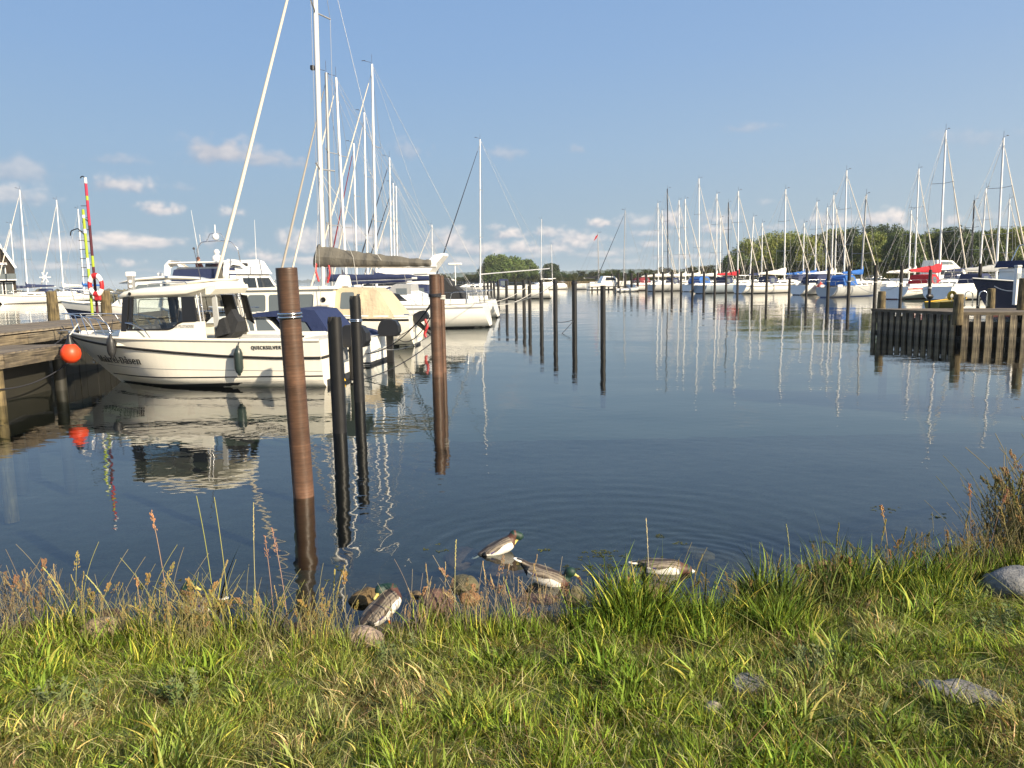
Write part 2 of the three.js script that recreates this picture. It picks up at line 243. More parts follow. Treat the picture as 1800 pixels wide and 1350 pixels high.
{
  const axis = (a) => { const o = []; for (const [from, to, step] of a) for (let x = from; x < to - 1e-6; x += step) o.push(x); return o; };
  const xs = axis([[-60, -9, 3], [-9, 10, 0.085], [10, 63, 3]]), zs = axis([[-22, -10, 0.8], [-10, -1.4, 0.085], [-1.4, 4, 0.5], [4, 45, 5]]);
  const g = grid(zs.map((z) => xs.map((x) => V(x, ground(x, z), z))));
  const uv = new Float32Array(g.attributes.position.count * 2), col = new Float32Array(g.attributes.position.count * 3), p = g.attributes.position;
  for (let i = 0; i < p.count; i++) {
    uv[2 * i] = p.getX(i); uv[2 * i + 1] = p.getZ(i);
    const wet = smooth(0.12, -0.05, inland(p.getX(i), p.getZ(i)) + 0.15 * noise(p.getX(i) * 4, p.getZ(i) * 4)), silt = smooth(-0.9, -2.6, inland(p.getX(i), p.getZ(i)));   // sand and pebbles at the edge, black mud further out
    const turf = smooth(0.15, 0.5, inland(p.getX(i), p.getZ(i)) + 0.5 * noise(p.getX(i) * 2.1, p.getZ(i) * 2.1, 4)), a = mix3([0.16, 0.125, 0.075], [0.15, 0.19, 0.05], turf), b = [0.15, 0.12, 0.08], c = [0.075, 0.092, 0.078];
    for (let k = 0; k < 3; k++) col[3 * i + k] = lerp(lerp(a[k], b[k], wet), c[k], silt);
  }
  g.setAttribute('uv', new THREE.BufferAttribute(uv, 2)); g.setAttribute('color', new THREE.BufferAttribute(col, 3));
  const soil = tex(512, (u, v) => { const k = 0.62 + 0.55 * tileNoise(u, v, 5, 5, 41) + 0.8 * tileNoise(u, v, 30, 30, 43) + 0.4 * tileNoise(u, v, 90, 90, 44); return [k, k * 0.97, k * 0.93]; }, false, 0.55);
  const soilBump = tex(512, (u, v) => 0.5 + 0.5 * tileNoise(u, v, 30, 30, 43) + 0.3 * tileNoise(u, v, 90, 90, 44), false, 0.55);
  setting('ground', g, mat([1, 1, 1], 0.95, { vertexColors: true, map: soil, bumpMap: soilBump, bumpScale: 0.03 }));
  setting('harbour_bed', new THREE.PlaneGeometry(6000, 5000, 1, 1).rotateX(-Math.PI / 2).translate(0, -2.7, -2400), mat([0.09, 0.12, 0.105], 1));
}

// ---------------------------------------------------------------- the water
{
  const rings = [[onLevel(1085, 1000), 0.205, 0.0014, 2.4], [onLevel(905, 968), 0.115, 0.0011, 0.9], [onLevel(955, 1028), 0.09, 0.0009, 0.8], [onLevel(1218, 1000), 0.10, 0.0014, 1.0], [onLevel(385, 1075), 0.1, 0.0008, 0.7]];
  const height = (x, z) => {
    let y = 0;
    for (const [c, wl, amp, reach] of rings) { const d = Math.hypot(x - c.x, z - c.z); if (d > reach * 1.6) continue; y += amp * Math.sin(2 * Math.PI * d / (wl * (0.8 + 0.25 * d / reach)) + 0.8 * noise(x * 1.5, z * 1.5)) * smooth(reach * 1.6, reach * 0.6, d) * smooth(0.1, 0.5, d) * (0.65 + 0.7 * noise(x * 0.9 + 4, z * 0.9)); }
    return y;
  };
  const rs = []; for (let r = 3.0; r < 4.2; r += 0.3) rs.push(r); for (let r = 4.2; r < 10; r += 0.018 + 0.002 * (r - 4.2)) rs.push(r); for (let r = 10; r < 3000; r *= 1.06) rs.push(r); rs.push(3000);
  const N = 460, as = []; for (let k = 0; k <= N; k++) { const u = k / N * 2 - 1; as.push((0.62 * u + 0.38 * u * u * u) * 88 * RAD); }
  const g = grid(rs.map((r) => as.map((a) => { const x = r * Math.sin(a), z = -r * Math.cos(a); return V(x, r < 12 ? height(x, z) : 0, z); })));
  const p = g.attributes.position, uv = new Float32Array(p.count * 2); for (let i = 0; i < p.count; i++) { uv[2 * i] = p.getX(i); uv[2 * i + 1] = -p.getZ(i); }
  g.setAttribute('uv', new THREE.BufferAttribute(uv, 2));
  const n = g.attributes.normal; let up = 0; for (let i = 0; i < n.count; i += 997) up += n.getY(i); if (up < 0) { g.index.array.reverse(); g.computeVertexNormals(); }
  // wind ripple as sums of waves that repeat over the tile
  const waves = (seed, count, kmin, kmax, spread) => { const r = rng(seed), w = []; for (let i = 0; i < count; i++) { const k = kmin * (kmax / kmin) ** r(), a = Math.PI / 2 + spread * (r() + r() - 1); w.push([Math.round(k * Math.cos(a)), Math.round(k * Math.sin(a)) || 1, r() * 6.283, 1 / k ** 1.15]); } return w; };
  const S = 1024;
  const field = (w) => { const h = new Float32Array(S * S); for (const [kx, ky, ph, am] of w) { const cx = new Float32Array(S), sx = new Float32Array(S); for (let i = 0; i < S; i++) { cx[i] = Math.cos(2 * Math.PI * kx * i / S + ph); sx[i] = Math.sin(2 * Math.PI * kx * i / S + ph); } for (let j = 0; j < S; j++) { const c = Math.cos(2 * Math.PI * ky * j / S) * am, s = Math.sin(2 * Math.PI * ky * j / S) * am; for (let i = 0; i < S; i++) h[j * S + i] += sx[i] * c + cx[i] * s; } } return h; };
  const normalTex = (h, tile, rmsSlope) => {
    let sum = 0; const dx = new Float32Array(S * S), dy = new Float32Array(S * S), st = tile / S;
    for (let j = 0; j < S; j++) for (let i = 0; i < S; i++) { const k = j * S + i; dx[k] = (h[j * S + (i + 1) % S] - h[j * S + (i + S - 1) % S]) / (2 * st); dy[k] = (h[((j + 1) % S) * S + i] - h[((j + S - 1) % S) * S + i]) / (2 * st); sum += dx[k] ** 2 + dy[k] ** 2; }
    const f = rmsSlope / Math.sqrt(sum / (S * S)), SC = 16, d = new Float32Array(S * S * 4);
    for (let k = 0; k < S * S; k++) { d[4 * k] = 0.5 - dx[k] * f * 0.5; d[4 * k + 1] = 0.5 - dy[k] * f * 0.5; d[4 * k + 2] = 1; d[4 * k + 3] = 1; }
    const t = new THREE.DataTexture(d, S, S, THREE.RGBAFormat, THREE.FloatType); t.wrapS = t.wrapT = THREE.RepeatWrapping; t.magFilter = t.minFilter = THREE.LinearFilter; t.repeat.set(1 / tile, 1 / tile); t.needsUpdate = true; return t;
  };
  const big = normalTex(field(waves(11, 120, 3, 90, 1.6)), 23, 0.0048);
  const fine = (() => { const h = field(waves(12, 110, 16, 95, 1.5)); let s = 0; for (const v of h) s += v * v; const k = 0.16 / Math.sqrt(s / h.length), d = new Float32Array(S * S * 4); for (let i = 0; i < S * S; i++) { d[4 * i] = d[4 * i + 1] = d[4 * i + 2] = 0.5 + h[i] * k; d[4 * i + 3] = 1; } const t = new THREE.DataTexture(d, S, S, THREE.RGBAFormat, THREE.FloatType); t.wrapS = t.wrapT = THREE.RepeatWrapping; t.magFilter = t.minFilter = THREE.LinearFilter; t.repeat.set(1 / 5.3, 1 / 5.3); t.needsUpdate = true; return t; })();
  const water = mat([0.44, 0.50, 0.46], 0.012, { transmission: 1, thickness: 0, ior: 1.47, normalMap: big, bumpMap: fine, bumpScale: 0.0011 });
  water.normalScale.set(1, 1);
  setting('water', g, water);
}

// ---------------------------------------------------------------- grass of the bank
function blades(seed, n, h0, h1, spread, width, lean, seg = 4) {
  const r = rng(seed), pos = [], nor = [], col = [];
  for (let b = 0; b < n; b++) {
    const a = r() * 6.283, d = spread * Math.sqrt(r()), bx = d * Math.cos(a), bz = d * Math.sin(a), H = lerp(h0, h1, r()), w = width * (0.6 + 0.7 * r()), la = a + (r() - 0.5) * 2.2, ln = lean * (0.25 + r()) * H, tw = r() * 6.283, kink = r() < 0.22 ? 0.5 : 0, tone = 0.78 + 0.5 * r(), dry = r() < 0.12 ? 1 : 0;
    const pts = []; for (let k = 0; k <= seg; k++) { const t = k / seg, o = ln * t * t + kink * ln * Math.max(0, t - 0.5) * 2, y = H * (t - 0.22 * lean * t * t - kink * 0.9 * Math.max(0, t - 0.5) ** 1.4), wd = w * (1 - t ** 1.8) * (0.75 + 0.5 * Math.sin(Math.min(1, t * 2) * 1.57)); pts.push([bx + Math.cos(la) * o, y, bz + Math.sin(la) * o, wd]); }
    const ax = Math.cos(tw), az = Math.sin(tw), c = dry ? [2.0 * tone, 1.35 * tone, 1.7 * tone] : [tone, tone, tone * (0.7 + 0.5 * r())];
    for (let k = 0; k < seg; k++) {
      const [x0, y0, z0, w0] = pts[k], [x1, y1, z1, w1] = pts[k + 1], A = V(x0 - ax * w0, y0, z0 - az * w0), B = V(x0 + ax * w0, y0, z0 + az * w0), C = V(x1 - ax * w1, y1, z1 - az * w1), D = V(x1 + ax * w1, y1, z1 + az * w1), nn = B.clone().sub(A).cross(C.clone().sub(A)).normalize();
      if (nn.y < 0) nn.negate();
      for (const q of k < seg - 1 ? [A, B, C, B, D, C] : [A, B, C]) { pos.push(q.x, q.y, q.z); nor.push(nn.x, nn.y, nn.z); col.push(...c); }
    }
  }
  const g = new THREE.BufferGeometry(); g.setAttribute('position', new THREE.BufferAttribute(new Float32Array(pos), 3)); g.setAttribute('normal', new THREE.BufferAttribute(new Float32Array(nor), 3)); g.setAttribute('color', new THREE.BufferAttribute(new Float32Array(col), 3)); return g;
}
const leafMat = mat([1, 1, 1], 0.75, { vertexColors: true, transmission: 0.45, thickness: 0, specularIntensity: 0.25 });
leafMat.roughness = 0.85;
function scatter(name, geo, spots, kind = 'stuff') {
  const im = new THREE.InstancedMesh(geo, leafMat, spots.length), m = new THREE.Matrix4(), q = new THREE.Quaternion(), e = new THREE.Euler(), c = new THREE.Color();
  spots.forEach(([x, y, z, sc, ry, tx, tz, col, sy = 1], i) => { e.set(tx, ry, tz, 'YXZ'); q.setFromEuler(e); m.compose(V(x, y, z), q, V(sc, sc * sy, sc)); im.setMatrixAt(i, m); im.setColorAt(i, c.setRGB(...col)); });
  return setting(name, im, null, kind);
}
const GREEN = [0.19, 0.34, 0.038], LIME = [0.40, 0.54, 0.075], STRAW = [0.64, 0.57, 0.31], COOL = [0.075, 0.145, 0.045], RUST = [0.26, 0.185, 0.12], GREY = [0.30, 0.33, 0.22];
const stones = []; // filled below: [x, z, radius] where no grass grows
const stoneSpots = {
  pink: onLevel(640, 1122, 0.10), leftBank: onLevel(178, 1112, 0.10), greyBank: onLevel(1318, 1172, 0.40), flat: onLevel(1722, 1186, 0.52), rightEdge: onLevel(1782, 1026, 0.22), small: onLevel(1255, 1208, 0.46),
};
for (const [k, rad] of [['pink', 0.13], ['leftBank', 0.1], ['greyBank', 0.13], ['flat', 0.24], ['rightEdge', 0.17], ['small', 0.05]]) stones.push([stoneSpots[k].x, stoneSpots[k].z, rad]);
{
  const r = rng(4), kinds = [0, 1, 2, 3, 4, 5].map((k) => blades(100 + k, [26, 20, 30, 16, 24, 28][k], 0.016, [0.05, 0.065, 0.04, 0.085, 0.052, 0.045][k], [0.055, 0.045, 0.06, 0.035, 0.06, 0.05][k], [0.0015, 0.0013, 0.0012, 0.0019, 0.0014, 0.0011][k], [1.1, 0.7, 1.5, 0.6, 1.2, 1.7][k])), longer = [0, 1, 2, 3].map((k) => blades(140 + k, 12, 0.07, 0.17, 0.05, 0.0017, 0.55, 5)), broad = [0, 1, 2].map((k) => blades(160 + k, 9, 0.035, 0.095, 0.04, 0.0026, 0.8, 5));
  const put = [...kinds, ...longer, ...broad].map(() => []);
  for (let i = 0; i < 56000; i++) {
    const z = -1.5 - 5.85 * Math.pow(r(), 1.05), x = (r() * 2 - 1) * (0.74 * -z + 1.6), s = inland(x, z); if (s < 0.03) continue;
    if (stones.some(([a, b, q]) => Math.hypot(x - a, z - b) < q * 0.6)) continue;
    const patch = fbm(x * 0.75, z * 0.75, 3, 4), fine = fbm(x * 3.1, z * 3.1, 8, 3), dry = clamp(0.10 + 1.9 * patch + 1.1 * fine + (r() - 0.5) * 0.5), edge = smooth(0.9, 0.15, s), thin = fbm(x * 1.6 + 30, z * 1.6, 2, 3);
    if (r() < smooth(0.12, 0.3, thin) * 0.8) continue;                                        // bare, trodden spots
    const lush = smooth(0.02, 0.25, fbm(x * 0.9 + 11, z * 0.9 - 4, 1, 3) + (x > 0.4 ? 0.12 : 0)), dark = smooth(0.3, 1.3, x) * edge;
    let c = mix3(mix3(GREEN, LIME, r() * 0.9 + 0.3 * (1 - lush)), STRAW, dry * dry * (0.25 + 0.9 * r())); c = mix3(c, COOL, dark * 0.75 * r()); if (x < -0.2 && r() < edge * 0.35) c = mix3(c, RUST, 0.7 * r());
    const lushEdge = smooth(0.25, 0.7, x) * smooth(3.2, 2.4, x) * smooth(0.75, 0.4, s), useLong = r() < 0.03 + (x > 0.5 ? 0.6 : 0.3) * edge + 0.4 * lushEdge, useBroad = !useLong && r() < 0.06 + 0.2 * lush, k = useLong ? 6 + Math.floor(r() * 4) : useBroad ? 10 + Math.floor(r() * 3) : Math.floor(r() * 6);
    put[k].push([x, ground(x, z) - 0.008, z, (0.8 + 0.55 * r()) * (0.72 + 0.95 * smooth(-0.05, 0.4, noise(x * 3.3, z * 3.3, 21) + 0.5 * noise(x * 8, z * 8, 5))) * (useLong ? 0.7 + 0.4 * edge * (x > 0.3 ? 1.0 : 0.8) + 0.42 * lushEdge : 0.75 + 0.5 * smooth(-0.3, 0.35, fine)), r() * 6.28, (r() - 0.5) * 0.5, (r() - 0.5) * 0.5, c, 0.85 + 0.4 * r()]);
  }
  [...kinds, ...longer, ...broad].forEach((g, k) => scatter('grass', g, put[k]));
  // a thatch of dead blades lying on the soil
  const thatch = [0, 1].map((k) => blades(180 + k, 16, 0.05, 0.12, 0.07, 0.0018, 1.6, 3)), th = [[], []];
  for (let i = 0; i < 6500; i++) { const z = -1.75 - 5.2 * r(), x = (r() * 2 - 1) * (0.74 * -z + 0.7); if (inland(x, z) < 0.05) continue; th[i % 2].push([x, ground(x, z) - 0.004, z, 0.8 + 0.5 * r(), r() * 6.28, (r() - 0.5), (r() - 0.5), mix3(STRAW, [0.34, 0.36, 0.12], r()), 0.35 + 0.3 * r()]); }
  th.forEach((s, k) => scatter('dead_grass', thatch[k], s));
}
// tall dry stalks at the water's edge: a bent stem with a seed head
function stalkGeo(seed, H, head, lean, thick = 0.0013) {
  const r = rng(seed), la = r() * 6.28, pts = [], n = 8; for (let k = 0; k <= n; k++) { const t = k / n; pts.push(V(Math.cos(la) * lean * H * t * t, H * t * (1 - 0.12 * lean * t), Math.sin(la) * lean * H * t * t)); }
  const c = new THREE.CatmullRomCurve3(pts), list = [new THREE.TubeGeometry(c, 10, thick, 4)], colours = [[1, 1, 1]];
  const grain = (t, d, s, stretch, tone) => { const p = c.getPoint(t), tg = c.getTangent(t), g = new THREE.OctahedronGeometry(1, 0); g.scale(s, s * stretch, s); const a = r() * 6.28, off = V(Math.cos(a) * d, d * 0.7, Math.sin(a) * d); g.applyQuaternion(new THREE.Quaternion().setFromUnitVectors(V(0, 1, 0), tg.clone().add(off.clone().multiplyScalar(10)).normalize())); g.translate(p.x + off.x, p.y + off.y * 0.4, p.z + off.z); list.push(g); colours.push(tone); };
  if (head === 'spike') for (let k = 0; k < 34; k++) grain(0.72 + 0.28 * k / 34, 0.0028, 0.0024, 2.8, [1.15 + 0.3 * r(), 1.15, 0.9]);
  if (head === 'panicle') for (let k = 0; k < 46; k++) { const t = 0.78 + 0.22 * r(); grain(t, 0.016 * (1.05 - t) * 4 * Math.sqrt(r()) + 0.002, 0.0024, 2.3, [1.0 + 0.3 * r(), 0.82 + 0.25 * r(), 0.75]); }
  if (head === 'tuft') for (let k = 0; k < 40; k++) { const t = 0.86 + 0.14 * r(); grain(t, 0.012 * r() + 0.001, 0.0042, 1.9, [1.0 + 0.3 * r(), 0.85, 0.7]); }
  const gs = list.map((g, i) => { const q = g.index ? g.toNonIndexed() : g; for (const k of Object.keys(q.attributes)) if (k !== 'position' && k !== 'normal') q.deleteAttribute(k); const col = new Float32Array(q.attributes.position.count * 3); for (let v = 0; v < col.length; v += 3) col.set(colours[i], v); q.setAttribute('color', new THREE.BufferAttribute(col, 3)); return q; });
  return mergeGeometries(gs, false);
}
{
  const r = rng(9), geos = [stalkGeo(1, 0.36, 'none', 0.25), stalkGeo(2, 0.42, 'spike', 0.18), stalkGeo(3, 0.34, 'panicle', 0.15), stalkGeo(4, 0.46, 'none', 0.4), stalkGeo(5, 0.4, 'panicle', 0.3), stalkGeo(6, 0.3, 'spike', 0.35), stalkGeo(7, 0.38, 'tuft', 0.2)], put = geos.map(() => []);
  const drift = [[-5.2, 1.3, 240, 'rust'], [-3.9, 0.6, 220, 'rust'], [-3.25, 0.3, 220, 'rust'], [-2.7, 0.2, 80, 'gold'], [-2.3, 0.3, 160, 'gold'], [-2.02, 0.16, 200, 'gold'], [-1.5, 0.3, 100, 'gold'], [-1.2, 0.2, 110, 'gold'], [-0.62, 0.2, 50, 'pink'], [-0.3, 0.14, 70, 'pink'], [-0.02, 0.16, 90, 'pink'], [0.25, 0.14, 60, 'pink'], [0.65, 0.3, 60, 'gold'], [1.3, 0.5, 90, 'green'], [2.2, 0.5, 150, 'green'], [3.0, 0.4, 200, 'green'], [3.5, 0.4, 260, 'grey'], [4.0, 0.3, 600, 'grey'], [4.4, 0.4, 800, 'grey'], [4.9, 0.5, 420, 'grey'], [6.2, 0.9, 300, 'grey']];
  for (const [cx, sp, n, tone] of drift) for (let i = 0; i < n; i++) {
    const x = cx + sp * (r() + r() - 1) * 1.3, s = 0.02 + 0.55 * r() * r(), z = -shore(x) + s - 0.16 * noise(x * 1.1, 3.7, 1); if (inland(x, z) < -0.02) continue;
    const c = tone === 'rust' ? mix3([0.24, 0.18, 0.14], [0.40, 0.37, 0.22], r()) : tone === 'gold' ? mix3([0.44, 0.43, 0.15], [0.36, 0.30, 0.18], r()) : tone === 'pink' ? mix3([0.38, 0.30, 0.22], [0.48, 0.43, 0.28], r()) : tone === 'green' ? mix3([0.2, 0.22, 0.07], [0.36, 0.29, 0.15], r()) : mix3([0.20, 0.22, 0.08], [0.36, 0.29, 0.17], r());
    const tallRight = x > 3.5 ? 1.7 : 1;
    const pick = r(); put[pick < 0.34 ? 0 : pick < 0.6 ? 3 : pick < 0.72 ? 1 : pick < 0.82 ? 5 : pick < 0.9 ? 2 : pick < 0.95 ? 4 : 6].push([x, ground(x, z) - 0.01, z, (0.38 + 0.55 * r() + 0.6 * r() ** 4) * tallRight * (tone === 'rust' ? 1.05 : 0.95), r() * 6.28, (r() - 0.5) * 0.5 + (tone === 'pink' ? 0.05 : 0), (r() - 0.5) * 0.5, c]);
  }
  geos.forEach((g, k) => scatter('dry_grass_stalks', g, put[k]));
  // small grey-leaved herbs among the grass
  const leafy = (() => { const q = rng(55), out = []; for (let k = 0; k < 26; k++) { const g = new THREE.OctahedronGeometry(1, 0).scale(0.006 + 0.006 * q(), 0.0012, 0.0035 + 0.002 * q()); g.rotateZ(0.3 + 0.5 * q()); const a = q() * 6.28; g.translate(0.012 * q() + 0.006, 0.015 + 0.06 * k / 26, 0); g.rotateY(a); out.push(g); } const g = mergeGeometries(out.map((x) => { const y = x.index ? x.toNonIndexed() : x; for (const k of Object.keys(y.attributes)) if (k !== 'position') y.deleteAttribute(k); y.computeVertexNormals(); y.setAttribute('color', new THREE.BufferAttribute(new Float32Array(y.attributes.position.count * 3).fill(1), 3)); return y; }), false); return g; })();
  const herb = []; for (const [px, py, n, sp] of [[120, 1200, 10, 0.22], [300, 1210, 8, 0.16], [1440, 1140, 14, 0.22], [1690, 1005, 60, 0.28], [1770, 1090, 26, 0.25], [690, 1100, 8, 0.16]]) for (let i = 0; i < n; i++) { const c = onLevel(px, py, 0.35), x = c.x + sp * (r() + r() - 1), z = c.z + sp * (r() + r() - 1); if (inland(x, z) > 0.03) herb.push([x, ground(x, z), z, 0.8 + 0.9 * r(), r() * 6.28, (r() - 0.5) * 0.6, (r() - 0.5) * 0.6, mix3([0.27, 0.30, 0.14], [0.16, 0.24, 0.06], r())]); }
  scatter('grey_leaf_herbs', leafy, herb);
  // floating scraps of weed
  const weed = (() => { const q = rng(66), out = []; for (let k = 0; k < 7; k++) { const g = new THREE.OctahedronGeometry(1, 0).scale(0.008 + 0.012 * q(), 0.003, 0.004 + 0.004 * q()); g.rotateY(q() * 3); g.translate((q() - 0.5) * 0.06, 0.002, (q() - 0.5) * 0.05); const y = g.index ? g.toNonIndexed() : g; for (const a of Object.keys(y.attributes)) if (a !== 'position') y.deleteAttribute(a); y.computeVertexNormals(); y.setAttribute('color', new THREE.BufferAttribute(new Float32Array(y.attributes.position.count * 3).fill(1), 3)); out.push(y); } return mergeGeometries(out, false); })();
  const fl = []; for (const [px, py, n, sp] of [[1050, 975, 16, 0.16], [1090, 990, 20, 0.3], [1160, 942, 5, 0.08], [1195, 955, 4, 0.06], [955, 966, 3, 0.04], [1448, 958, 6, 0.1], [1565, 895, 9, 0.14], [1655, 910, 7, 0.12], [420, 1065, 14, 0.14], [300, 1040, 5, 0.4], [590, 1010, 6, 0.2], [1030, 1000, 14, 0.25], [780, 968, 4, 0.2]]) for (let i = 0; i < n; i++) { const c = onLevel(px, py), x = c.x + sp * (r() + r() - 1) * 1.6, z = c.z + sp * (r() + r() - 1); fl.push([x, 0.001, z, 0.5 + 0.6 * r(), r() * 6.28, 0, 0, mix3([0.05, 0.06, 0.02], [0.16, 0.17, 0.04], r())]); }
  scatter('floating_weed', weed, fl);
}
// the tallest stalks stand out one by one: [pixel x of the foot, pixel y of the foot, pixel y of the top, head, lean, colour, label]
for (const [px, py, top, head, lean, col, label, seed] of [
  [336, 1105, 868, 'none', 0.06, [0.30, 0.30, 0.07], 'tallest yellow green reed blade stalk in front of the preening duck', 21],
  [362, 1108, 876, 'none', 0.10, [0.32, 0.30, 0.08], 'thin yellow reed stalk beside the tallest one in the clump', 22],
  [412, 1090, 880, 'spike', 0.05, [0.40, 0.36, 0.18], 'long pale cereal-like spike standing alone before the dark water', 23],
  [445, 1085, 938, 'panicle', 0.05, [0.30, 0.19, 0.14], 'slim stalk with small red brown seed head next to the pale spike', 24],
  [470, 1098, 930, 'panicle', 0.14, [0.32, 0.20, 0.15], 'stalk with large red brown seed head beside the brown pile reflection', 25],
  [250, 1110, 898, 'tuft', 0.07, [0.34, 0.22, 0.13], 'thin stalk carrying a fluffy brown tuft above the water', 26],
  [70, 1120, 985, 'spike', 0.25, [0.30, 0.32, 0.12], 'green spike leaning over the water beside the rusty grass drift', 27],
  [150, 1115, 1000, 'spike', 0.3, [0.30, 0.32, 0.13], 'green spike bending at its tip between grass drifts', 28],
  [198, 1112, 1010, 'tuft', 0.1, [0.36, 0.26, 0.14], 'short brown tufted stalk near the stone in the grass', 29],
  [782, 1110, 950, 'spike', 0.05, [0.34, 0.32, 0.15], 'slender greenish spike rising in front of the red brown boulder', 30],
  [1146, 1055, 912, 'spike', 0.06, [0.42, 0.38, 0.26], 'pale spike standing over the dabbling duck', 31],
  [1410, 1040, 912, 'spike', 0.16, [0.28, 0.30, 0.16], 'dark green spike leaning over the open water', 32],
  [1590, 985, 887, 'tuft', 0.12, [0.40, 0.29, 0.14], 'golden tufted seed head beside the floating weed scraps', 33],
  [1740, 1000, 850, 'tuft', 0.06, [0.34, 0.21, 0.11], 'tall brown plumed stalk at the edge of the weed thicket', 34],
  [1772, 1000, 858, 'tuft', 0.16, [0.26, 0.16, 0.11], 'dark brown plumed stalk leaning behind the tall plume', 35],
]) {
  const w = onLevel(px, py, 0.12), z = Math.max(w.z, -shore(w.x) + 0.02), x = xAt(px, -z), y = ground(x, z) - 0.01, H = topAt(px, top, -z) - y;
  const g = stalkGeo(seed, H, head, lean, 0.0022); const o = new THREE.Mesh(g, mat(col, 0.85, { vertexColors: true })); o.name = numbered('grass_stalk'); o.position.set(x, y, z); o.userData = { label, category: 'grass stalk', group: 'tall grass stalks at the water edge' }; scene.add(o);
  if (head === 'none') for (let k = 0; k < 3; k++) { const b = new THREE.Mesh(blades(300 + seed * 5 + k, 1, H * (0.45 + 0.15 * k), H * (0.5 + 0.15 * k), 0.004, 0.006, 0.5, 7), o.material); b.name = 'leaf'; b.rotation.y = k * 2.1; o.add(b); }
}

// ---------------------------------------------------------------- far shore, hills
const shoreFar = curve([[-1500, 900], [300, 700], [640, 420], [760, 330], [900, 285], [980, 262], [1060, 236], [1150, 196], [1300, 142], [1500, 122], [1700, 112], [2000, 100], [2600, 80]]);
{
  const rows = [0, 2.5, 6, 40, 1000].map((back, k) => { const r = []; for (let px = 640; px <= 2600; px += 20) { const d = shoreFar(px) + back, x = xAt(px, d); r.push(V(x, [-0.6, 0.55, 0.85, 0.9, 1.0][k] + (k > 0 ? 0.12 * noise(px * 0.05, k) : 0), -d)); } return r; });
  const g = grid(rows, false); const n = g.attributes.normal; if (n.getY(200) < 0) { g.index.array.reverse(); g.computeVertexNormals(); }
  const p = g.attributes.position, uv = new Float32Array(p.count * 2); for (let i = 0; i < p.count; i++) { uv[2 * i] = p.getX(i) * 0.1; uv[2 * i + 1] = p.getZ(i) * 0.1; } g.setAttribute('uv', new THREE.BufferAttribute(uv, 2));
  setting('far_shore', g, mat([0.10, 0.11, 0.045], 0.95, { map: speck }));
  // wooded hills across the water: a ridge of tree tops
  const hills = (name, d, prof, colour, seed, px0, px1) => {
    const f = curve(prof), front = [], top = [], back = [];
    for (let px = px0; px <= px1; px += 2.2) { const x = xAt(px, d), bump = 1.5 * fbm(px * 0.11, seed, 0, 4) * 4 / FOCAL * d + 2.5 * noise(px * 0.45, seed) / FOCAL * d, y = 2.3 + (horizonAt(px) - f(px)) / FOCAL * d + bump * 0.8; front.push(V(x, -1, -d)); top.push([x, Math.max(0.5, y)]); }
    const rows = [front, ...[0.3, 0.55, 0.8, 1].map((t, k) => top.map(([x, y], i) => V(x + 3 * noise(i * 0.7, k), y * t + 1.2 * noise(i * 0.9, k * 3, seed) * (t < 1 ? d / 700 : 0), -d - (1 - (1 - t) ** 2) * 60 - 14 * noise(i * 0.5, k * 5)))), top.map(([x, y]) => V(x, -1, -d - 200))];
    setting(name, tidy(grid(rows)), mat(colour, 1));
  };
  hills('hills', 1500, [[640, 492], [780, 480], [840, 478], [960, 479], [1000, 476], [1060, 474], [1120, 473], [1200, 474], [1240, 468], [1300, 463], [1420, 466], [1800, 462]], [0.045, 0.075, 0.055], 3, 640, 1900);
  hills('hills', 700, [[1130, 486], [1180, 479], [1240, 476], [1300, 478], [1420, 476]], [0.05, 0.07, 0.03], 8, 1120, 1450);
  hills('hills', 2600, [[-200, 500], [60, 499], [300, 497], [430, 494], [560, 492], [700, 490]], [0.06, 0.085, 0.09], 5, 330, 760);
}
// leaves: a crown of small faces gathered in clumps
const barkMat = mat([0.07, 0.055, 0.04], 0.9), crownMat = mat([1, 1, 1], 0.85, { vertexColors: true, transmission: 0.25, thickness: 0 });
function crownGeo(seed, W, H, clumps, leaves, size, hue) {
  const r = rng(seed), pos = [], col = [];
  for (let c = 0; c < clumps; c++) {
    const a = r() * 6.283, u = r(), yy = 0.12 + 0.86 * u, prof = Math.sqrt(Math.max(0.03, 1 - ((yy - 0.42) / 0.62) ** 2)), rad = W / 2 * prof * (0.55 + 0.5 * Math.sqrt(r())), cx = rad * Math.cos(a), cz = rad * Math.sin(a), cy = H * yy, cr = W * (0.09 + 0.08 * r()), t = 0.75 + 0.5 * r(), warm = r();
    for (let l = 0; l < leaves; l++) {
      const d = cr * Math.cbrt(r()), th = r() * 6.283, ph = Math.acos(2 * r() - 1), x = cx + d * Math.sin(ph) * Math.cos(th), y = cy + d * Math.cos(ph) * 0.9, z = cz + d * Math.sin(ph) * Math.sin(th), s = size * (0.6 + 0.8 * r());
      const A = V(r() - 0.5, r() - 0.5, r() - 0.5).normalize().multiplyScalar(s), B = V(r() - 0.5, r() - 0.5, r() - 0.5).normalize().multiplyScalar(s);
      pos.push(x, y, z, x + A.x, y + A.y, z + A.z, x + B.x, y + B.y, z + B.z); const k = t * (0.8 + 0.4 * r()), cc = mix3(hue, [hue[0] * 1.5, hue[1] * 1.15, hue[2] * 0.8], warm).map((q) => q * k); col.push(...cc, ...cc, ...cc);
    }
  }
  const g = new THREE.BufferGeometry(); g.setAttribute('position', new THREE.BufferAttribute(new Float32Array(pos), 3)); g.setAttribute('color', new THREE.BufferAttribute(new Float32Array(col), 3)); g.computeVertexNormals(); return g;
}
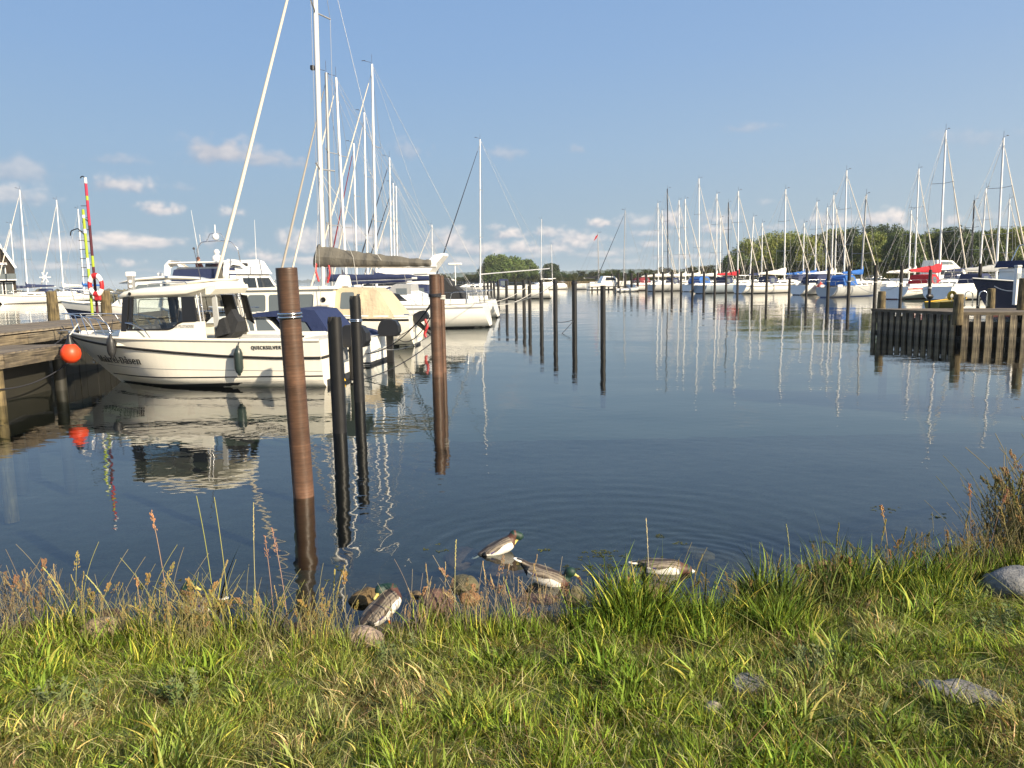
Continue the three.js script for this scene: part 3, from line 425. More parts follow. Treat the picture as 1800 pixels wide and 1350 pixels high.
function tree(name, label, px, d, topPy, wpx, hue, seed, group, low = 0.1) {
  const x = xAt(px, d), base = 0.85, H = topAt(px, topPy, d) - base, W = wpx / FOCAL * d, t = thing(name, label, 'tree', V(x, base, -d), seed, group), r = rng(seed + 900), list = [];
  list.push(rod(V(0, -0.3, 0), V(0.2, H * 0.45, 0), H * 0.035, H * 0.02)); for (let k = 0; k < 6; k++) { const a = k * 1.05 + r(), y = H * (0.2 + 0.25 * r()); list.push(rod(V(0.1, y, 0), V(Math.cos(a) * W * 0.33, y + H * 0.3, Math.sin(a) * W * 0.33), H * 0.014, H * 0.005, 5)); }
  part(t, 'trunk', list, barkMat);
  const c = new THREE.Mesh(crownGeo(seed, W * 1.12, H * (1 - low), 150, 110, Math.max(0.2, d / FOCAL * 2.6), hue), crownMat); c.name = 'crown'; c.position.y = H * low; t.add(c);
}
{
  const WILLOW = [0.135, 0.185, 0.03], DARK = [0.034, 0.066, 0.018], MID = [0.07, 0.125, 0.024];
  const belt = [[1296, 450, 46, MID], [1330, 424, 70, WILLOW], [1368, 413, 76, WILLOW], [1404, 418, 66, WILLOW], [1436, 416, 60, DARK], [1470, 408, 66, WILLOW], [1506, 404, 64, DARK], [1528, 414, 58, WILLOW], [1556, 401, 62, DARK], [1588, 410, 56, MID], [1618, 416, 52, DARK], [1646, 407, 60, WILLOW], [1676, 404, 60, DARK], [1708, 412, 56, MID], [1736, 410, 58, DARK], [1768, 404, 66, WILLOW], [1802, 402, 66, WILLOW], [1846, 398, 70, DARK]];
  belt.forEach(([px, top, w, hue], i) => tree('tree', `${ordinal[i]} tree from the left in the belt behind the moored boats, ${hue === DARK ? 'dark leaved' : hue === MID ? 'mid green' : 'yellow green willow'}`, px, shoreFar(px) + 14 + (i % 3) * 7 + (hue === DARK ? 12 : 0), top, w, hue, 40 + i, 'tree belt behind the boats', 0.03));
  [[872, 452, 46, 'left, pale crowned'], [893, 455, 52, 'middle, broadest'], [918, 461, 44, 'right, lowest']].forEach(([px, top, w, what], i) => tree('tree', `green bushy tree on the far shore, ${what} of the group of three`, px, 300 + i * 6, top, w, MID, 80 + i, 'bushy trees on the far shore', 0.0));
  tree('tree', 'small dark tree standing alone on the far shore spit', 968, 285, 466, 24, DARK, 90, undefined, 0.12);
  // reeds and scrub along the far shore
  const tuft = (() => { const g = blades(500, 26, 0.8, 1.6, 0.6, 0.05, 0.35, 2); return g; })(), spots = [], r = rng(12);
  for (let i = 0; i < 2200; i++) { const px = 760 + r() * 1100, d = shoreFar(px) + 0.5 + r() * r() * 40; spots.push([xAt(px, d), 0.4, -d, 0.8 + 0.8 * r(), r() * 6, 0, 0, mix3([0.15, 0.14, 0.05], [0.07, 0.10, 0.03], r())]); }
  scatter('far_reeds', tuft, spots);
  const bush = crownGeo(600, 5, 3, 26, 60, 0.4, [0.05, 0.075, 0.02]), bs = [];
  for (let i = 0; i < 130; i++) { const px = 700 + r() * 640, d = shoreFar(px) + 12 + r() * 70; bs.push([xAt(px, d), 0.5, -d, 0.5 + 0.7 * r(), r() * 6, 0, 0, [0.8 + 0.5 * r(), 0.8 + 0.4 * r(), 0.8]]); }
  for (let i = 0; i < 150; i++) { const px = 1290 + r() * 560, d = shoreFar(px) + 8 + r() * 16; bs.push([xAt(px, d), 0.4, -d, 0.6 + 0.6 * r(), r() * 6, 0, 0, [0.7 + 0.6 * r(), 0.75 + 0.4 * r(), 0.8]]); }
  scatter('far_scrub', bush, bs);
}

// evening air: far things pale a little
scene.fog = new THREE.FogExp2(new THREE.Color().setRGB(0.80, 0.88, 0.95), 0.0002);

// ================================================================ BOATS (bow towards -x, waterline at y = 0, z = 1 is the port side)
const font = await new FontLoader().loadAsync('fonts/droid/droid_serif_bold.typeface.json');
const fontSans = await new FontLoader().loadAsync('fonts/droid/droid_sans_bold.typeface.json');
function hull({ L, B, fb, fs, draft = 0.35, rake = 0.7, kind = 'round', stern = 0.82, tr = 0, tm = 0.55, sheerDip = 0, fine = 2 }) {
  const sheer = (t) => fs + (fb - fs) * (1 - t) ** 1.7 - sheerDip * Math.sin(Math.PI * t), keel = (t) => -draft * (1 - 0.85 * (1 - t) ** 5) * (kind === 'round' ? 1 - 0.75 * t ** 4 : 1);
  const beam = (t) => (B / 2) * (t < tm ? Math.max(0.004, 1 - (1 - t / tm) ** fine) : 1 - (1 - stern) * ((t - tm) / (1 - tm)) ** 2);
  const vOf = (t, y) => clamp((y - keel(t)) / (sheer(t) - keel(t)));
  const w = (t, y) => { const v = vOf(t, y), bow = v ** 0.95, aft = kind === 'chine' ? (v < 0.34 ? 0.87 * (v / 0.34) ** 0.85 : 0.87 + 0.13 * ((v - 0.34) / 0.66) ** 0.8) : (1 - (1 - v) ** 2.6) ** 0.62; return beam(t) * lerp(bow, aft, smooth(0, 0.5, t)); };
  const x = (t, y) => -L / 2 + L * t + rake * (1 - t) ** 2.2 * (1 - vOf(t, y)) ** 1.25 + tr * (vOf(t, y) - 1) * smooth(0.8, 1, t);
  const P = (t, y, side, off = 0) => V(x(t, y), y, side * (w(t, y) + off));
  const tAtX = (X, y) => { let a = 0, b = 1; for (let i = 0; i < 24; i++) { const m = (a + b) / 2; if (x(m, y) < X) a = m; else b = m; } return (a + b) / 2; };
  const nt = 30, nv = 14, geos = [], T = (i) => (i / nt) ** 1.25;
  for (const side of [1, -1]) { const rows = []; for (let i = 0; i <= nt; i++) { const t = T(i), r = []; for (let j = 0; j <= nv; j++) r.push(P(t, lerp(keel(t), sheer(t), j / nv), side)); rows.push(r); } geos.push(grid(rows, side > 0)); }
  const tran = []; for (let j = 0; j <= nv; j++) { const y = lerp(keel(1), sheer(1), j / nv); tran.push([P(1, y, 1), P(1, y, -1)]); } geos.push(grid(tran, false));
  const deckGeo = (drop = 0.02, camber = 0.04) => { const rows = []; for (let i = 0; i <= nt; i++) { const t = T(i), y = sheer(t) - drop, b = w(t, y), r = []; for (let k = -4; k <= 4; k++) r.push(V(x(t, y), y + camber * (1 - (k / 4) ** 2) * clamp(t * 5), b * k / 4 * 0.995)); rows.push(r); } return grid(rows, true); };
  const strip = (side, t0, t1, lo, hi, off = 0.006, n = 26) => { const rows = []; for (let i = 0; i <= n; i++) { const t = lerp(t0, t1, i / n), a = lo(t), b = hi(t); rows.push([P(t, a, side, -0.004), P(t, a, side, off), P(t, (a + b) / 2, side, off), P(t, b, side, off), P(t, b, side, -0.004)]); } return grid(rows, side > 0); };
  const stripTransom = (lo, hi, off = 0.006) => box(x(1, (lo + hi) / 2) + off / 2, (lo + hi) / 2, 0, off, hi - lo, 2 * w(1, (lo + hi) / 2));
  const rail = (side, r, up = 0) => { const pts = []; for (let i = 0; i <= 20; i++) { const t = (i / 20) ** 1.2; pts.push(P(t, sheer(t), side).add(V(0, up, 0))); } return new THREE.TubeGeometry(new THREE.CatmullRomCurve3(pts), 40, r, 6); };
  const letters = (text, f, size, X, y, side, off = 0.008) => { // lettering that follows the planking; X is where the text begins as read
    const g = new TextGeometry(text, { font: f, size, depth: 0.004, curveSegments: 3, bevelEnabled: false }), p = g.attributes.position; g.computeBoundingBox();
    for (let i = 0; i < p.count; i++) { const xx = side > 0 ? X + p.getX(i) : X - p.getX(i), yy = y + p.getY(i), q = P(tAtX(xx, yy), yy, side, off + p.getZ(i)); p.setXYZ(i, xx, q.y, q.z); }
    g.computeVertexNormals(); return g;
  };
  return { geos, P, w, x, sheer, keel, deckGeo, strip, stripTransom, rail, letters, tAtX, L, B };
}
// an outboard's hood: side view with rounded shoulders, narrower at the top
const cowl = (x, y, l, h, w) => [cab([[0, 0.12], [0.02, 0.55], [0.1, 0.82], [0.24, 0.97], [0.62, 1], [0.86, 0.9], [0.98, 0.62], [1, 0.25], [0.9, 0.06], [0.2, 0]].map(([a, b]) => [x + a * l, y + b * h]), w, w * 0.62).g, cab([[0.06, -0.02], [0.06, 0.06], [0.95, 0.06], [0.9, -0.02]].map(([a, b]) => [x + a * l, y + b * h]), w * 1.06, w * 1.06).g];

// ---------------------------------------------------------------- one sailing boat, built to order
function sailboat(o) {
  const { name = 'sailboat', label, L = 9, px, d, top, a = -6, mf = 0.4, rake = 1.2, hullM = M.gel, stripe, boot = M.antifoul, cover = M.whiteCloth, jib = M.sail, hood, tent, mastM = M.alu, group, wires = 0.009, spreaders = 2, boomL = 0.36, simple, ladder, radar, mid, low } = o;
  const B = o.B ?? L * 0.31, fb = o.fb ?? 0.55 + L * 0.075, fs = o.fs ?? 0.42 + L * 0.055, mx = -L / 2 + mf * L, ang = a * RAD;
  const H = topAt(px, top, d) , root = thing(name, label, 'sailboat', V(xAt(px, d) - mx * Math.cos(ang), 0, -d + mx * Math.sin(ang)), ang, group);
  const h = hull({ L, B, fb, fs, draft: 0.4, rake: L * 0.09, stern: 0.72, tr: -L * 0.03, sheerDip: 0.05 });
  const hu = part(root, 'hull', h.geos, hullM);
  part(hu, 'boot_stripe', [1, -1].map((s) => h.strip(s, 0.02, 1, () => -0.1, () => 0.075)).concat(h.stripTransom(-0.05, 0.075)), boot);
  if (stripe) part(hu, 'sheer_stripe', [1, -1].map((s) => h.strip(s, 0.01, 1, (t) => h.sheer(t) - 0.22, (t) => h.sheer(t) - 0.13)), stripe);
  part(hu, 'toe_rail', [1, -1].map((s) => h.rail(s, 0.02)), o.railM ?? M.aluGrey);
  part(root, 'deck', h.deckGeo(), M.deck);
  const y0 = fs - 0.02, dk = (x) => h.sheer(clamp((x + L / 2) / L)) - 0.02, rx0 = -L * 0.28, rx1 = L * 0.12, ch = low ? 0.28 : 0.36 + L * 0.008;
  const roof = cab([[rx0, dk(rx0) - 0.1], [rx0 + L * 0.09, dk(rx0) + ch * 0.72], [rx0 + L * 0.16, y0 + ch + 0.1], [rx1 - 0.1, y0 + ch + 0.08], [rx1, y0 + ch - 0.02], [rx1, y0 - 0.1]], B * 0.66, B * 0.5);
  const coach = part(root, 'coachroof', roof.g, M.gel);
  const wy = y0 + ch * 0.36, wl = (rx1 - rx0) * 0.22;
  for (const s of [1, -1]) for (let k = 0; k < 3; k++) part(coach, 'window', panel(roof.hw, roundPoly(rx0 + L * 0.12 + k * wl * 1.16, wy, rx0 + L * 0.12 + k * wl * 1.16 + wl * 0.92, wy + ch * 0.3, 0.05, 0.15), s, 0.008), M.glass);
  part(root, 'cockpit_coaming', [1, -1].map((s) => rbox((rx1 + L * 0.46) / 2, y0 + 0.12, s * B * 0.3, L * 0.46 - rx1, 0.24, 0.12, 0.03)), M.gel);
  // rig
  const base = V(mx, y0 + ch, 0), rk = Math.tan(rake * RAD), head = V(mx + rk * (H - base.y), H, 0), mr = o.mr ?? 0.055 + L * 0.0028;
  const along = (f) => base.clone().lerp(head, f);
  const mast = part(root, 'mast', rod(base.clone().add(V(0, -0.3, 0)), head, mr, mr * 0.8, 9, true), mastM);
  part(mast, 'masthead_vane', [rod(head, head.clone().add(V(0, 0.55, 0)), wires), rod(head.clone().add(V(-0.05, 0.1, 0)), head.clone().add(V(-0.5, 0.22, 0)), wires * 1.2), rod(head.clone().add(V(-0.6, 0.22, 0)), head.clone().add(V(-0.38, 0.22, 0)), wires * 2.2)], M.wireDark);
  const sw = B * 0.36;
  for (let k = 0; k < spreaders; k++) { const c = along((k + 1) / (spreaders + 1) * 0.98), len = sw * (1 - 0.2 * k); part(mast, 'spreader', [1, -1].map((s) => rod(c, c.clone().add(V(0.18, 0.05, s * len)), 0.022)), mastM === M.blackMast ? M.blackMast : M.aluGrey); }
  const bow = V(-L / 2 + 0.12, h.sheer(0) + 0.03, 0), hf = along(o.frac ?? 0.97), aft = V(L / 2 - 0.1, fs + 0.02, 0);
  if (jib) { const fl = part(root, 'furled_jib', [rod(bow.clone().lerp(hf, 0.035), bow.clone().lerp(hf, 0.3), 0.05 + L * 0.001, 0.052 + L * 0.001, 8), rod(bow.clone().lerp(hf, 0.3), bow.clone().lerp(hf, 0.95), 0.052 + L * 0.001, 0.026, 8)], jib); part(fl, 'forestay', rod(bow, hf, wires * 1.3, wires * 1.3, 5), M.wire); } else part(root, 'forestay', rod(bow, hf, wires * 1.2, wires * 1.2, 5), M.wire);
  part(root, 'backstay', rod(aft, head, wires, wires, 5), M.wire);
  for (const s of [1, -1]) { const ch0 = V(mx + 0.15, dk(mx), s * B * 0.42), list = []; if (spreaders) { const tip = along(spreaders / (spreaders + 1) * 0.98).add(V(0.18, 0.05, s * sw * (1 - 0.2 * (spreaders - 1)))), lo = along(1 / (spreaders + 1) * 0.98); list.push(rod(ch0, along(1 / (spreaders + 1) * 0.98).add(V(0.18, 0.05, s * sw)), wires, wires, 5), rod(along(1 / (spreaders + 1) * 0.98).add(V(0.18, 0.05, s * sw)), tip, wires, wires, 5), rod(tip, along(0.97), wires, wires, 5), rod(ch0, lo, wires, wires, 5)); } else list.push(rod(ch0, along(0.96), wires, wires, 5)); part(root, 'shroud', list, M.wire); }
  const by = y0 + ch + (o.boomUp ?? 0.75), bl = L * boomL, g0 = along((by - base.y) / (H - base.y)), be = V(mx + bl, by + (o.boomRise ?? 0.06), 0);
  const boom = part(root, 'boom', rod(g0.clone().add(V(0.05, 0, 0)), be, 0.06, 0.055, 8, true), M.alu);
  part(boom, 'topping_lift', rod(be, head, wires * 0.7, wires * 0.7, 4), M.wire);
  if (cover) { const st = [], n = 16, r = rng(Math.round(px * 7 + d)); for (let k = 0; k <= n; k++) { const f = k / n, fat = lerp(o.coverFat ?? 0.34, 0.11, f ** 0.6) * (0.9 + 0.2 * r()); st.push([lerp(g0.x - 0.1, be.x - 0.25, f), lerp(g0.y, be.y, f) + fat * 0.72, fat, lerp(0.15, 0.09, f) * (0.85 + 0.3 * r()), 2.2]); } st.unshift([g0.x - 0.2, g0.y + 0.5, 0.3, 0.1, 2.2]); part(boom, 'sail_cover', pillow(st, 12), cover); }
  // rails
  const ry = 0.55, pul = [], rl = (t, s, up) => { const y = h.sheer(t), p = h.P(t, y, s * 0.93); p.y += up; return p; };
  pul.push(tube([rl(0.12, 1, 0), rl(0.11, 1, ry), rl(0.03, 1, ry), rl(0.0, 0, ry + 0.02).setZ(0).setX(-L / 2 - 0.02), rl(0.03, -1, ry), rl(0.11, -1, ry), rl(0.12, -1, 0)], 0.016, 5, 30));
  part(root, 'pulpit', pul, M.steel);
  part(root, 'pushpit', [tube([rl(0.86, 1, 0), rl(0.87, 1, ry), rl(0.97, 1, ry), V(L / 2 - 0.12, fs + ry, 0.3 * B), V(L / 2 - 0.12, fs + ry, -0.3 * B), rl(0.97, -1, ry), rl(0.87, -1, ry), rl(0.86, -1, 0)], 0.016, 5, 34), ...[1, -1].map((s) => rod(V(L / 2 - 0.12, fs, s * 0.28 * B), V(L / 2 - 0.12, fs + ry, s * 0.28 * B), 0.014))], M.steel);
  if (!simple) for (const s of [1, -1]) { const st = [0.28, 0.44, 0.6, 0.74], list = []; st.forEach((t) => list.push(rod(rl(t, s, 0), rl(t, s, ry), 0.013))); const ts = [0.11, ...st, 0.87]; for (let k = 0; k < ts.length - 1; k++) list.push(rod(rl(ts[k], s, ry), rl(ts[k + 1], s, ry), 0.006), rod(rl(ts[k], s, ry * 0.5), rl(ts[k + 1], s, ry * 0.5), 0.006)); part(root, 'lifeline', list, M.steel); }
  if (hood) { const hx = rx1 - L * 0.06, hd = cab([[hx, y0 + ch - 0.02], [hx + 0.35, y0 + ch + 0.48], [hx + 0.55, y0 + ch + 0.56], [hx + 1.25, y0 + ch + 0.5], [hx + 1.3, y0 + 0.1], [hx + 0.9, y0 + 0.1]], B * 0.66, B * 0.5), sp = part(root, 'sprayhood', hd.g, hood); for (const s of [1, -1]) part(sp, 'window', panel(hd.hw, [[hx + 0.62, y0 + 0.28], [hx + 0.52, y0 + ch + 0.34], [hx + 1.05, y0 + ch + 0.34], [hx + 1.1, y0 + 0.28]], s, 0.006), M.glassGrey); }
  if (tent) { const tx = rx1 + 0.3, te = L * 0.37, td = cab([[tx, y0 + 0.15], [tx + 0.1, y0 + 1.0], [tx + 0.5, y0 + 1.15], [te - 0.4, y0 + 1.05], [te, y0 + 0.8], [te + 0.1, y0 + 0.15]], B * 0.78, B * 0.52), tn = part(root, 'cockpit_tent', td.g, tent); for (const s of [1, -1]) part(tn, 'window', panel(td.hw, roundPoly(tx + 0.3, y0 + 0.55, tx + 1.0, y0 + 0.92, 0.08), s, 0.006), M.glassGrey); }
  if (ladder) part(root, 'stern_ladder', [1, -1].map((s) => rod(V(L / 2 + 0.05, -0.1, s * 0.17), V(L / 2 - 0.05, fs + 0.5, s * 0.17), 0.015)).concat([0.1, 0.35, 0.6].map((y) => rod(V(L / 2 + 0.03, y, -0.17), V(L / 2 + 0.03, y, 0.17), 0.012))), M.steel);
  if (radar) part(mast, 'radar_dome', pillow([[-0.62, 0, 0.06, 0.12, 2], [-0.4, 0, 0.13, 0.26, 2.4], [-0.18, 0, 0.06, 0.12, 2]], 14).translate(along(0.42).x, along(0.42).y, 0), M.white);
  root.userData.geo = undefined; delete root.userData.geo;
  return { root, h, y0, ch, B, L, fs, world: (x, y, z) => root.localToWorld(V(x, y, z)) };
}

// ---------------------------------------------------------------- the near white pilothouse boat
const near = thing('pilothouse_boat', 'white pilothouse motorboat with black rubbing strake and name lettered on its bow', 'motorboat', V(-7.32, 0, -18.1), -8 * RAD);
near.updateMatrixWorld();
{
  const L = 6.75, h = hull({ L, B: 2.35, fb: 1.2, fs: 1.05, draft: 0.42, rake: 1.35, kind: 'chine', stern: 0.93, tm: 0.42, fine: 2.3, tr: 0.0 });
  const hu = part(near, 'hull', h.geos, M.gelWarm);
  const ry = curve([[0, 1.1], [0.12, 1.03], [0.3, 0.92], [0.5, 0.8], [0.68, 0.71], [0.85, 0.665], [1, 0.665]]);
  part(hu, 'rubbing_strake', [1, -1].map((s) => h.strip(s, 0, 1, (t) => ry(t) - 0.026, (t) => ry(t) + 0.026, 0.028)).concat(h.stripTransom(0.64, 0.69, 0.03)), M.rubber);
  part(hu, 'knuckle_line', [1].map((s) => h.strip(s, 0.1, 1, (t) => lerp(0.46, 0.36, t), (t) => lerp(0.46, 0.36, t) + 0.012, 0.004)), M.letterGrey);
  for (const s of [1, -1]) part(hu, 'chine_stripe', h.strip(s, 0.04, 1, (t) => lerp(0.19, 0.245, t), (t) => lerp(0.215, 0.275, t), 0.006), M.black);
  part(hu, 'bottom_paint', [1, -1].map((s) => h.strip(s, 0.05, 1, () => -0.2, (t) => lerp(0.03, 0.15, smooth(0.2, 1, t)), 0.004)).concat(h.stripTransom(-0.2, 0.15, 0.004)), M.antifoul);
  part(hu, 'name_lettering', h.letters('Makrel-Dåsen', font, 0.158, -2.42, 0.52, 1), M.letter);
  part(hu, 'maker_lettering', h.letters('QUICKSILVER', fontSans, 0.078, 1.82, 0.86, 1), M.letter);
  part(hu, 'bow_eye', new THREE.TorusGeometry(0.045, 0.011, 6, 14).translate(h.x(0, 0.5) - 0.04, 0.5, 0), M.steel);
  part(hu, 'gunwale', [1, -1].map((s) => h.rail(s, 0.035, -0.005)), M.gelWarm);
  part(near, 'deck', h.deckGeo(0.05, 0.05), M.deck);
  const cpart = (...q) => { const m = part(...q); m.geometry.scale(0.81, 1, 1).translate(0.1, 0, 0); return m; }; // cabin fittings are drawn on a stretched plan
  // raised bow moulding, cabin sides up to the sill
  const dk = (x) => h.sheer(clamp((x + L / 2) / L)) - 0.04;
  cpart(near, 'foredeck_moulding', pillow([[-2.75, 1.13, 0.05, 0.25, 2.6], [-2.3, 1.15, 0.14, 0.6, 2.8], [-1.75, 1.15, 0.2, 0.86, 3], [-1.35, 1.15, 0.22, 0.93, 3]], 20), M.gelWarm);
  const sill = [[-1.85, 0.95], [-1.75, 1.29], [-1.5, 1.31], [-0.32, 1.3], [-0.16, 1.33], [-0.02, 1.42], [0.12, 1.46], [0.72, 1.475], [0.80, 0.95]];
  const low = cab(sill, 2.16, 1.98), hw = (y) => lerp(1.08, 0.89, clamp((y - 0.95) / 1.1));
  cpart(near, 'cabin_side', panel(hw, sill, -1, 0, 0.07), M.gelWarm); const side = cpart(near, 'cabin_side', panel(hw, sill, 1, 0, 0.07), M.gelWarm);
  cpart(side, 'model_lettering', (() => { const g = new TextGeometry('555 PILOTHOUSE', { font: fontSans, size: 0.068, depth: 0.004, curveSegments: 2 }), p = g.attributes.position; for (let i = 0; i < p.count; i++) p.setXYZ(i, p.getX(i) * 0.8 - 0.16, p.getY(i) + 1.335, hw(1.335 + p.getY(i)) + 0.004 + p.getZ(i)); g.computeVertexNormals(); return g; })(), M.letterGrey);
  cpart(near, 'cabin_front', box(-1.75, 1.12, 0, 0.06, 0.36, 1.98), M.gelWarm);
  cpart(near, 'cabin_floor', box(-0.4, 0.8, 0, 2.6, 0.05, 1.95), M.deck);
  cpart(near, 'cockpit_coaming', [1, -1].map((s) => rbox(1.95, 1.02, s * 1.02, 2.5, 0.16, 0.16, 0.04)).concat(rbox(3.2, 1.0, 0, 0.14, 0.18, 2.0, 0.04)), M.gelWarm);
  // dark pillars, panes, sliding window frames
  const pil = (pts, s) => panel(hw, pts, s, 0.004, 0.06);
  for (const s of [1, -1]) {
    cpart(near, 'pillar', pil([[-1.72, 1.27], [-1.56, 1.27], [-1.52, 2.02], [-1.7, 2.02]], s), M.black); cpart(near, 'pillar', pil([[-1.5, 1.29], [-1.42, 1.29], [-1.4, 2.02], [-1.48, 2.02]], s), M.black);
    cpart(near, 'pillar', pil([[0.1, 1.47], [0.52, 1.48], [0.40, 2.02], [0.04, 2.02]], s), M.black);
    const w = cpart(near, 'side_window', panel(hw, [[-1.42, 1.31], [-0.34, 1.31], [-0.18, 1.34], [-0.04, 1.43], [0.1, 1.47], [0.04, 2.0], [-1.4, 2.0]], s, -0.02, 0.006), M.pane);
    const fr = (x0, x1, y0, y1) => { const p = roundPoly(x0, y0, x1, y1, 0.05).map(([x, y]) => V(x, y, s * (hw(y) + 0.008))); p.push(p[0].clone()); return new THREE.TubeGeometry(new THREE.CatmullRomCurve3(p, false, 'catmullrom', 0.05), 60, 0.0085, 5); };
    cpart(w, 'sliding_frame', [fr(-1.2, -0.02, 1.55, 1.97), rod(V(-0.5, 1.55, s * (hw(1.55) + 0.01)), V(-0.5, 1.97, s * (hw(1.97) + 0.01)), 0.01)], M.black);
    cpart(w, 'sill_seal', new THREE.TubeGeometry(new THREE.CatmullRomCurve3([[-1.52, 1.305], [-0.34, 1.305], [-0.17, 1.338], [-0.03, 1.43], [0.12, 1.475], [0.5, 1.485]].map(([x, y]) => V(x, y, s * (hw(y) + 0.012))), false, 'catmullrom', 0.1), 50, 0.018, 5), M.black);
    cpart(near, 'roof_post', [rod(V(0.62, 1.45, s * 0.96), V(0.50, 2.05, s * 0.9), 0.035, 0.03, 8), rod(V(0.78, 1.0, s * 1.0), V(0.62, 2.1, s * 0.9), 0.016, 0.016, 6)], M.aluGrey);
    cpart(near, 'grab_rail', [tube([V(0.66, 1.5, s * 0.98), V(0.72, 1.56, s * 1.0), V(0.7, 1.8, s * 0.98), V(0.62, 1.86, s * 0.95)], 0.013)], M.steel); cpart(near, 'roof_rail', [tube([V(-1.05, 2.27, s * 0.75), V(-1.0, 2.31, s * 0.76), V(0.1, 2.34, s * 0.76), V(0.14, 2.30, s * 0.75)], 0.014)], M.steel);
    cpart(near, 'deck_rail', [tube([V(-1.35, 1.45, s * 1.02), V(-1.62, 1.46, s * 1.0), V(-1.3, 1.42, s * 1.06), V(-0.95, 1.3, s * 1.12), V(-0.78, 1.14, s * 1.14)], 0.013)], M.steel);
  }
  cpart(near, 'windscreen', [box(-1.66, 1.65, 0, 0.012, 0.72, 1.7, 0, -0.06)], M.pane);
  cpart(near, 'door_post', panel((y) => hw(y) * 0.55, [[0.74, 1.0], [0.9, 1.0], [0.78, 2.0], [0.66, 2.0]], 1, 0, 0.06), M.gelGrey);
  cpart(near, 'rear_bulkhead', [panel((y) => hw(y) * 0.98, [[0.72, 1.45], [0.98, 1.3], [0.86, 2.0], [0.68, 2.02]], -1, 0, 0.05), box(0.7, 1.1, -0.6, 0.05, 0.7, 0.7)], M.black);
  const rf = cpart(near, 'roof', pillow([[-2.02, 2.0, 0.02, 0.62, 3.2], [-1.95, 2.03, 0.06, 0.78, 3.6], [-1.7, 2.08, 0.1, 0.88, 4], [-1.2, 2.12, 0.12, 0.93, 4.2], [-0.4, 2.14, 0.135, 0.93, 4.2], [0.2, 2.17, 0.145, 0.9, 4.2], [0.55, 2.22, 0.11, 0.84, 4], [0.85, 2.28, 0.07, 0.76, 3.6], [0.92, 2.29, 0.03, 0.7, 3.2]], 36), M.gelWarm);
  cpart(rf, 'roof_step', pillow([[-0.5, 2.28, 0.03, 0.6, 4], [0.3, 2.34, 0.05, 0.66, 4], [0.8, 2.38, 0.03, 0.62, 4]], 20), M.gelWarm);
  cpart(rf, 'light_bracket', [cab([[0.68, 2.2], [0.97, 2.27], [0.98, 2.18], [0.84, 2.06], [0.7, 2.06]], 1.6, 1.5).g], M.ivory);
  cpart(rf, 'speaker_hole', new THREE.CylinderGeometry(0.04, 0.04, 0.02, 14).rotateX(Math.PI / 2).translate(-1.45, 2.1, 0.93), M.black);
  cpart(near, 'helm_seat', [rbox(-0.55, 1.3, 0.3, 0.4, 0.14, 0.45, 0.05), rbox(-0.35, 1.55, 0.3, 0.12, 0.4, 0.42, 0.05), rbox(-0.55, 1.05, 0.3, 0.15, 0.5, 0.15, 0.03)], M.seat);
  cpart(near, 'dashboard', [rbox(-1.3, 1.22, 0, 0.45, 0.3, 1.7, 0.08), rod(V(-1.1, 1.36, 0.35), V(-1.0, 1.4, 0.35), 0.16, 0.16, 14)], M.seat);
  // bow rail
  const rp = (t, s, up, inn = 0.94) => { const p = h.P(t, h.sheer(t), s * inn); p.y += up; return p; };
  const topRail = [[0.27, 1, 0.02], [0.255, 1, 0.3], [0.2, 1, 0.40], [0.1, 1, 0.43], [0.03, 1, 0.44]].map(([t, s, u]) => rp(t, s, u)); const tr = topRail.concat([V(-L / 2 - 0.12, 1.64, 0)], topRail.slice().reverse().map((p) => p.clone().setZ(-p.z)));
  part(near, 'bow_rail', [tube(tr, 0.014, 6, 70), ...[1, -1].flatMap((s) => [0.03, 0.075, 0.12, 0.165, 0.21].map((t) => { const q = rp(t, s, 0.43 - 0.5 * Math.max(0, t - 0.12)); return rod(rp(t + 0.035, s, 0), q, 0.012); }))], M.steel);
  part(near, 'bow_roller', [box(-L / 2 - 0.02, 1.22, 0, 0.5, 0.05, 0.14), rod(V(-L / 2 - 0.2, 1.2, -0.07), V(-L / 2 - 0.2, 1.2, 0.07), 0.04)], M.steel);
  part(near, 'cleat', [rbox(-2.95, 1.24, 0.25, 0.2, 0.04, 0.04, 0.015), rbox(-2.95, 1.21, 0.25, 0.06, 0.06, 0.04, 0.01), rbox(2.9, 1.12, 1.0, 0.2, 0.04, 0.04, 0.015)], M.black);
  part(near, 'canvas_bag', [cab([[0.92, 1.1], [0.86, 1.3], [1.0, 1.42], [1.2, 1.72], [1.27, 1.6], [1.38, 1.45], [1.32, 1.22], [1.18, 1.08]], 0.62, 0.2).g.translate(0, 0, 0.6), cab([[0.9, 1.12], [0.98, 1.5], [1.08, 1.55], [1.22, 1.2]], 0.5, 0.3).g.translate(0.02, 0, 0.75)], M.blackCloth);
  part(near, 'antenna', [rod(V(0.25, 2.3, 0.2), V(0.12, 3.1, 0.2), 0.01, 0.006), new THREE.SphereGeometry(0.03, 8, 6).translate(0.12, 3.1, 0.2)], M.wireDark);
  const ob = thing('outboard_motor', 'black outboard motor with yellow hose on the stern of the pilothouse boat', 'outboard', near.localToWorld(V(3.38, 0, 0.0)), -8 * RAD);
  part(ob, 'cowling', cowl(0.05, 0.82, 0.68, 0.5, 0.4), M.black);
  part(ob, 'leg', [rbox(0.36, 0.45, 0, 0.22, 0.85, 0.12, 0.04), rbox(0.42, -0.05, 0, 0.4, 0.03, 0.26, 0.01)], M.black); part(ob, 'bracket', rbox(0.06, 0.7, 0, 0.2, 0.4, 0.34, 0.03), M.aluGrey);
